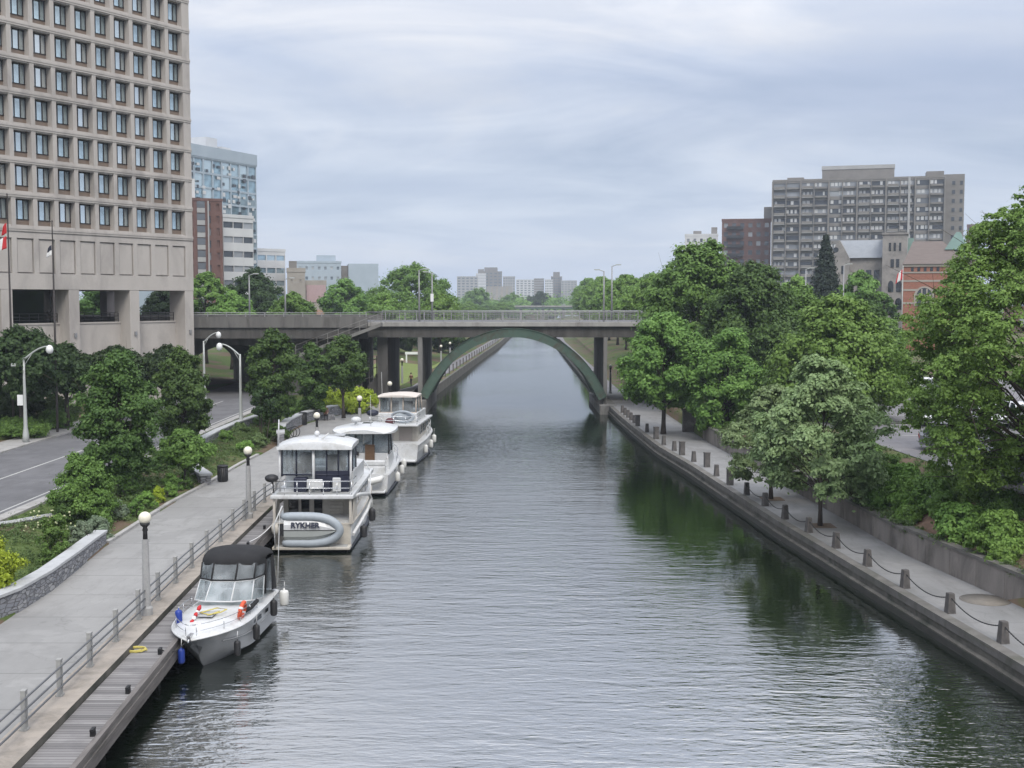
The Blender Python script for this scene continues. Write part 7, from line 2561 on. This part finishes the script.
# ---------------------------------------------------------------- seated person on the curved wall
def person(label, loc, rz, pose='sit'):
    me = bpy.data.meshes.new('person')
    if pose == 'sit':
        J = {'pel': (0, 0, 0.52), 'waist': (0, -0.02, 0.72), 'chest': (0, 0.02, 0.98), 'neck': (0, 0.05, 1.14), 'head': (0, 0.08, 1.24), 'top': (0, 0.08, 1.38)}
        for s, n_ in ((1, 'l'), (-1, 'r')):
            J.update({'hip' + n_: (0.09 * s, 0.02, 0.50), 'knee' + n_: (0.13 * s, 0.44, 0.52), 'ank' + n_: (0.13 * s, 0.46, 0.09), 'toe' + n_: (0.14 * s, 0.64, 0.05),
                      'sho' + n_: (0.18 * s, 0.02, 1.07), 'elb' + n_: (0.24 * s, 0.12, 0.80), 'wri' + n_: (0.13 * s, 0.34, 0.66), 'han' + n_: (0.08 * s, 0.43, 0.63)})
    else:
        J = {'pel': (0, 0, 0.92), 'waist': (0, 0, 1.08), 'chest': (0, 0, 1.32), 'neck': (0, 0, 1.48), 'head': (0, 0.02, 1.58), 'top': (0, 0.02, 1.72)}
        for s, n_ in ((1, 'l'), (-1, 'r')):
            J.update({'hip' + n_: (0.09 * s, 0, 0.88), 'knee' + n_: (0.10 * s, 0.12 * s + 0.02, 0.48), 'ank' + n_: (0.10 * s, 0.14 * s - 0.06, 0.09), 'toe' + n_: (0.10 * s, 0.14 * s + 0.12, 0.04),
                      'sho' + n_: (0.19 * s, 0, 1.42), 'elb' + n_: (0.24 * s, -0.06 * s, 1.14), 'wri' + n_: (0.24 * s, 0.06 - 0.10 * s, 0.92), 'han' + n_: (0.23 * s, 0.10 - 0.10 * s, 0.82)})
    RD = {'pel': 0.145, 'waist': 0.125, 'chest': 0.15, 'neck': 0.055, 'head': 0.095, 'top': 0.075, 'hip': 0.10, 'knee': 0.062, 'ank': 0.042, 'toe': 0.04, 'sho': 0.07, 'elb': 0.045, 'wri': 0.032, 'han': 0.036}
    E = [('pel', 'waist'), ('waist', 'chest'), ('chest', 'neck'), ('neck', 'head'), ('head', 'top')]
    for n_ in 'lr':
        E += [('pel', 'hip' + n_), ('hip' + n_, 'knee' + n_), ('knee' + n_, 'ank' + n_), ('ank' + n_, 'toe' + n_), ('chest', 'sho' + n_), ('sho' + n_, 'elb' + n_), ('elb' + n_, 'wri' + n_), ('wri' + n_, 'han' + n_)]
    ks = list(J)
    me.from_pydata([J[k] for k in ks], [(ks.index(a), ks.index(b)) for a, b in E], [])
    o = bpy.data.objects.new('person', me)
    COL.objects.link(o)
    o.modifiers.new('skin', 'SKIN')
    for i, k in enumerate(ks):
        r_ = RD.get(k, RD.get(k[:-1], 0.05))
        me.skin_vertices[0].data[i].radius = (r_, r_ * (0.75 if k in ('chest', 'waist', 'pel') else 1))
    me.skin_vertices[0].data[0].use_root = True
    sb_ = o.modifiers.new('sub', 'SUBSURF')
    sb_.levels = sb_.render_levels = 2
    bpy.context.view_layer.update()
    m2 = bpy.data.meshes.new_from_object(o.evaluated_get(bpy.context.evaluated_depsgraph_get()))
    bpy.data.objects.remove(o, do_unlink=True)
    for c_ in (plain('skin', (0.42, 0.25, 0.18), 0.6), plain('rust_top', (0.23, 0.10, 0.07), 0.8), plain('dark_trousers', (0.025, 0.025, 0.03), 0.8), plain('shoe', (0.05, 0.045, 0.045), 0.6)):
        m2.materials.append(c_)
    hipz = J['pel'][2]
    for p in m2.polygons:
        c = p.center
        d = {k: (c - Vector(J[k])).length for k in ks}
        k = min(d, key=d.get)
        p.material_index = 3 if k[:3] in ('ank', 'toe') and c.z < 0.13 else 2 if k[:3] in ('pel', 'hip', 'kne', 'ank') and c.z < hipz + 0.1 else 0 if k in ('head', 'top', 'neck') or k[:3] in ('han', 'wri') else 1
        p.use_smooth = True
    o = bpy.data.objects.new('person', m2)
    COL.objects.link(o)
    tag(o, label, 'person')
    o.location = loc
    o.rotation_euler.z = rz
    mb = MB()
    h = Vector(J['top'])
    mb.ball((h.x, h.y - 0.02, h.z - 0.01), 0.112, 0, 12, (0.92, 1.0, 0.85))
    mb.build('hair', plain('brown_hair', (0.06, 0.035, 0.025), 0.7), o)
    mb = MB()
    f = Vector(J['head'])
    for s in (-1, 1):
        mb.ball((f.x + 0.035 * s, f.y + 0.085, f.z + 0.03), 0.012, 0, 6)
    mb.build('eye', M['rubber'], o)
    return o


c = onz(323, 420, PATHZ)
person('person in a rust brown top and dark trousers sitting by the curved stone wall', (c.x + 0.25, c.y - 0.2, PATHZ), math.pi + 0.3)
mb = MB(); mb.box((0, 0, 0.25), (1.5, 0.45, 0.5)); o = mb.build('stone_bench', M['stone'], None, (c.x + 0.3, c.y + 0.02, PATHZ - 0.02), 0.3, bevel=0.03)
tag(o, 'low stone seat under the seated person at the curved wall', 'bench')
mb = MB(); mb.ball((0, 0, 0.3), 0.3, 0, 10, (0.9, 0.7, 1.05)); mb.tube([(-0.1, 0, 0.55), (0, 0, 0.72), (0.1, 0, 0.55)], 0.02, 6)
tag(mb.build('backpack', M['rubber'], None, (c.x - 0.55, c.y - 0.3, PATHZ)), 'black backpack on the ground left of the seated person', 'bag')

# ---------------------------------------------------------------- cars in the lot on the right
CARP = {'w': plain('white_car_paint', (0.72, 0.73, 0.75), 0.25), 's': plain('silver_car_paint', (0.42, 0.44, 0.46), 0.3, 0.3), 'g': plain('grey_car_paint', (0.16, 0.17, 0.19), 0.3, 0.2)}
M['carglass'] = glass_mat('car_glass', (0.03, 0.04, 0.05), 0.05, 1.0)
M['lens'] = plain('lamp_lens', (0.7, 0.7, 0.7), 0.15)
M['tail'] = plain('tail_lens', (0.35, 0.02, 0.02), 0.25)


def car(label, loc, rz, paint, suv=False):
    g = thing('parked_car', label, 'car', loc, rz, 'cars parked behind the right trees')
    Lc, Wc, Hc = 4.5, 1.8, (1.68 if suv else 1.45)
    zb, zs = 0.30, (0.98 if suv else 0.90)
    mb = MB()
    prof = [(-2.2, zb), (-2.25, 0.62), (-2.18, zs - 0.03), (-1.2, zs + 0.02), (0.9, zs), (2.0, zs - 0.16), (2.22, zs - 0.32), (2.26, 0.5), (2.15, zb)]
    rings = []
    for y, k in ((-0.9, 0.93), (-0.86, 1.0), (0.86, 1.0), (0.9, 0.93)):
        rings.append([(x * (k if abs(x) > 2 else 1), y, zb + (z - zb) * (k if z > 0.6 else 1)) for x, z in prof])
    mb.loft(rings, 0, smooth=False)
    roof = [(-2.0 if suv else -1.5, Hc - 0.08), (-1.2, Hc), (0.1, Hc), (0.45, Hc - 0.08)]
    base = [(-2.15 if suv else -2.0, zs), (1.25, zs)]
    wt = 0.66
    mb.add([(roof[0][0], -wt, roof[0][1]), (roof[1][0], -wt, Hc), (roof[2][0], -wt, Hc), (roof[3][0], -wt, roof[3][1]), (roof[0][0], wt, roof[0][1]), (roof[1][0], wt, Hc), (roof[2][0], wt, Hc), (roof[3][0], wt, roof[3][1])],
           [(0, 1, 5, 4), (1, 2, 6, 5), (2, 3, 7, 6)])
    for s in (-1, 1):
        for (xa, za), (xb, zb2) in (((roof[3][0], roof[3][1]), (1.25, zs)), ((roof[0][0], roof[0][1]), (base[0][0], zs)), ((-0.35, Hc), (-0.35, zs))):
            mb.tube([(xa, s * wt, za), (xb, s * 0.82, zb2)], 0.05, 6)
    mb.build('body', CARP[paint], g, bevel=0.03)
    mb = MB()
    b0, b1_ = base[0][0], 1.25
    rt = Hc - 0.05
    V = [(b0, -0.82, zs), (b1_, -0.82, zs), (b1_, 0.82, zs), (b0, 0.82, zs), (roof[0][0], -wt, rt - 0.03), (roof[3][0], -wt, rt - 0.03), (roof[3][0], wt, rt - 0.03), (roof[0][0], wt, rt - 0.03)]
    mb.add(V, [(0, 1, 5, 4), (1, 2, 6, 5), (2, 3, 7, 6), (3, 0, 4, 7), (4, 5, 6, 7)])
    mb.build('windows', M['carglass'], g).name = 'glazing'
    for x in (-1.35, 1.38):
        for s in (-1, 1):
            w_ = MB(); w_.lathe([(0.20, -0.11), (0.31, -0.11), (0.335, -0.06), (0.335, 0.06), (0.31, 0.11), (0.20, 0.11)], 18, (0, 0, 0), 0, Matrix.Translation((x, s * 0.82, 0.335)) @ Matrix.Rotation(math.pi / 2, 4, 'X'))
            wo = w_.build('wheel', M['rubber'], g)
            w_ = MB(); w_.lathe([(0.02, -0.115), (0.2, -0.118), (0.2, 0.118), (0.02, 0.115)], 14, (0, 0, 0), 0, Matrix.Translation((x, s * 0.82, 0.335)) @ Matrix.Rotation(math.pi / 2, 4, 'X'))
            w_.build('rim', M['steel'], wo)
    for s in (-1, 1):
        mb = MB(); mb.box((2.19, s * 0.66, zs - 0.27), (0.14, 0.36, 0.13)); mb.build('headlight', M['lens'], g, bevel=0.03)
        mb = MB(); mb.box((-2.2, s * 0.7, zs - 0.2), (0.1, 0.26, 0.2)); mb.build('tail_light', M['tail'], g, bevel=0.03)
        mb = MB(); mb.box((0.85, s * 0.98, zs + 0.08), (0.14, 0.2, 0.13)); mb.build('mirror', CARP[paint], g, bevel=0.03)
    mb = MB(); mb.box((2.22, 0, 0.52), (0.1, 1.1, 0.16)); mb.build('grille', M['rubber'], g)
    return g


cars = [(930, 397, 'w', True, -math.pi / 2 - 0.1, 'white car facing the camera, highest of those behind the right trees'), (930, 424, 'w', False, -math.pi / 2 - 0.2, 'white car below the highest one behind the right trees'), (960, 415, 's', False, -math.pi / 2, 'silver car half hidden right of the white ones'),
        (985, 425, 'w', False, -math.pi / 2, 'white car behind the middle of the foreground tree'), (1022, 428, 'w', True, -math.pi / 2, 'white car at the right edge behind the foreground tree'), (960, 450, 'g', False, -0.3, 'dark grey car low behind the feathery trees'),
        (1005, 480, 's', False, -0.3, 'silver car nearest, behind the trunk of the foreground tree')]
for px, py, pt, suv, rz, lab in cars:
    c = onz(px, py, LOTZ)
    car(lab, (c.x, c.y, LOTZ + 0.004), rz, pt, suv)
# posts along the canal banks beyond the bridge
pb = MB(); pb.bx(-0.09, 0.09, -0.09, 0.09, 0, 1.05); pb.bx(-0.11, 0.11, -0.11, 0.11, 1.05, 1.1)
pbm = pb.mesh('bank_post', M['granite'])
for i in range(26):
    Y = 150 + i * 6.5
    o = bpy.data.objects.new('bank_post', pbm); COL.objects.link(o)
    o.location = (K(Y) - 0.6, Y, PATHZ)
    tag(o, 'dark post in the row on the left canal edge beyond the bridge', 'post', 'dark posts on the left edge beyond the bridge')
    o = bpy.data.objects.new('bank_post', pbm); COL.objects.link(o)
    o.location = (RQ(Y) + 0.7, Y, QZ)
    tag(o, 'dark post in the row on the right canal edge beyond the bridge', 'post', 'dark posts on the right edge beyond the bridge')
# white bench-like barrier and sign on the lawn under the bridge
p = aty(414, 353, 175)
mb = MB(); mb.bx(-1.3, 1.3, -0.1, 0.1, 0, 0.35); mb.bx(-1.2, -1.0, -0.08, 0.08, -1.2, 0); mb.bx(1.0, 1.2, -0.08, 0.08, -1.2, 0)
tag(mb.build('white_barrier', M['lampwhite'], None, (p.x, 175, p.z - 0.2)), 'long white barrier on the lawn seen under the bridge', 'barrier')
o = person('person walking on the lawn path seen under the bridge', (aty(411, 372, 150).x, 150, zl(aty(411, 372, 150).x, 150)), 0.6, 'walk')

# ---------------------------------------------------------------- air
hb = MB()
hb.bx(-2650, 2650, -110, 2750, -3, 78)
t = NT('haze')
for l_ in list(t.t.links):
    t.t.links.remove(l_)
pv = t.n('ShaderNodeVolumePrincipled')
pv.inputs['Color'].default_value = (0.78, 0.87, 1.0, 1)
pv.inputs['Density'].default_value = 0.00028
pv.inputs['Anisotropy'].default_value = 0.1
t.link(pv.outputs[0], t.out.inputs['Volume'])
tag(hb.build('haze', t.m), kind='stuff')
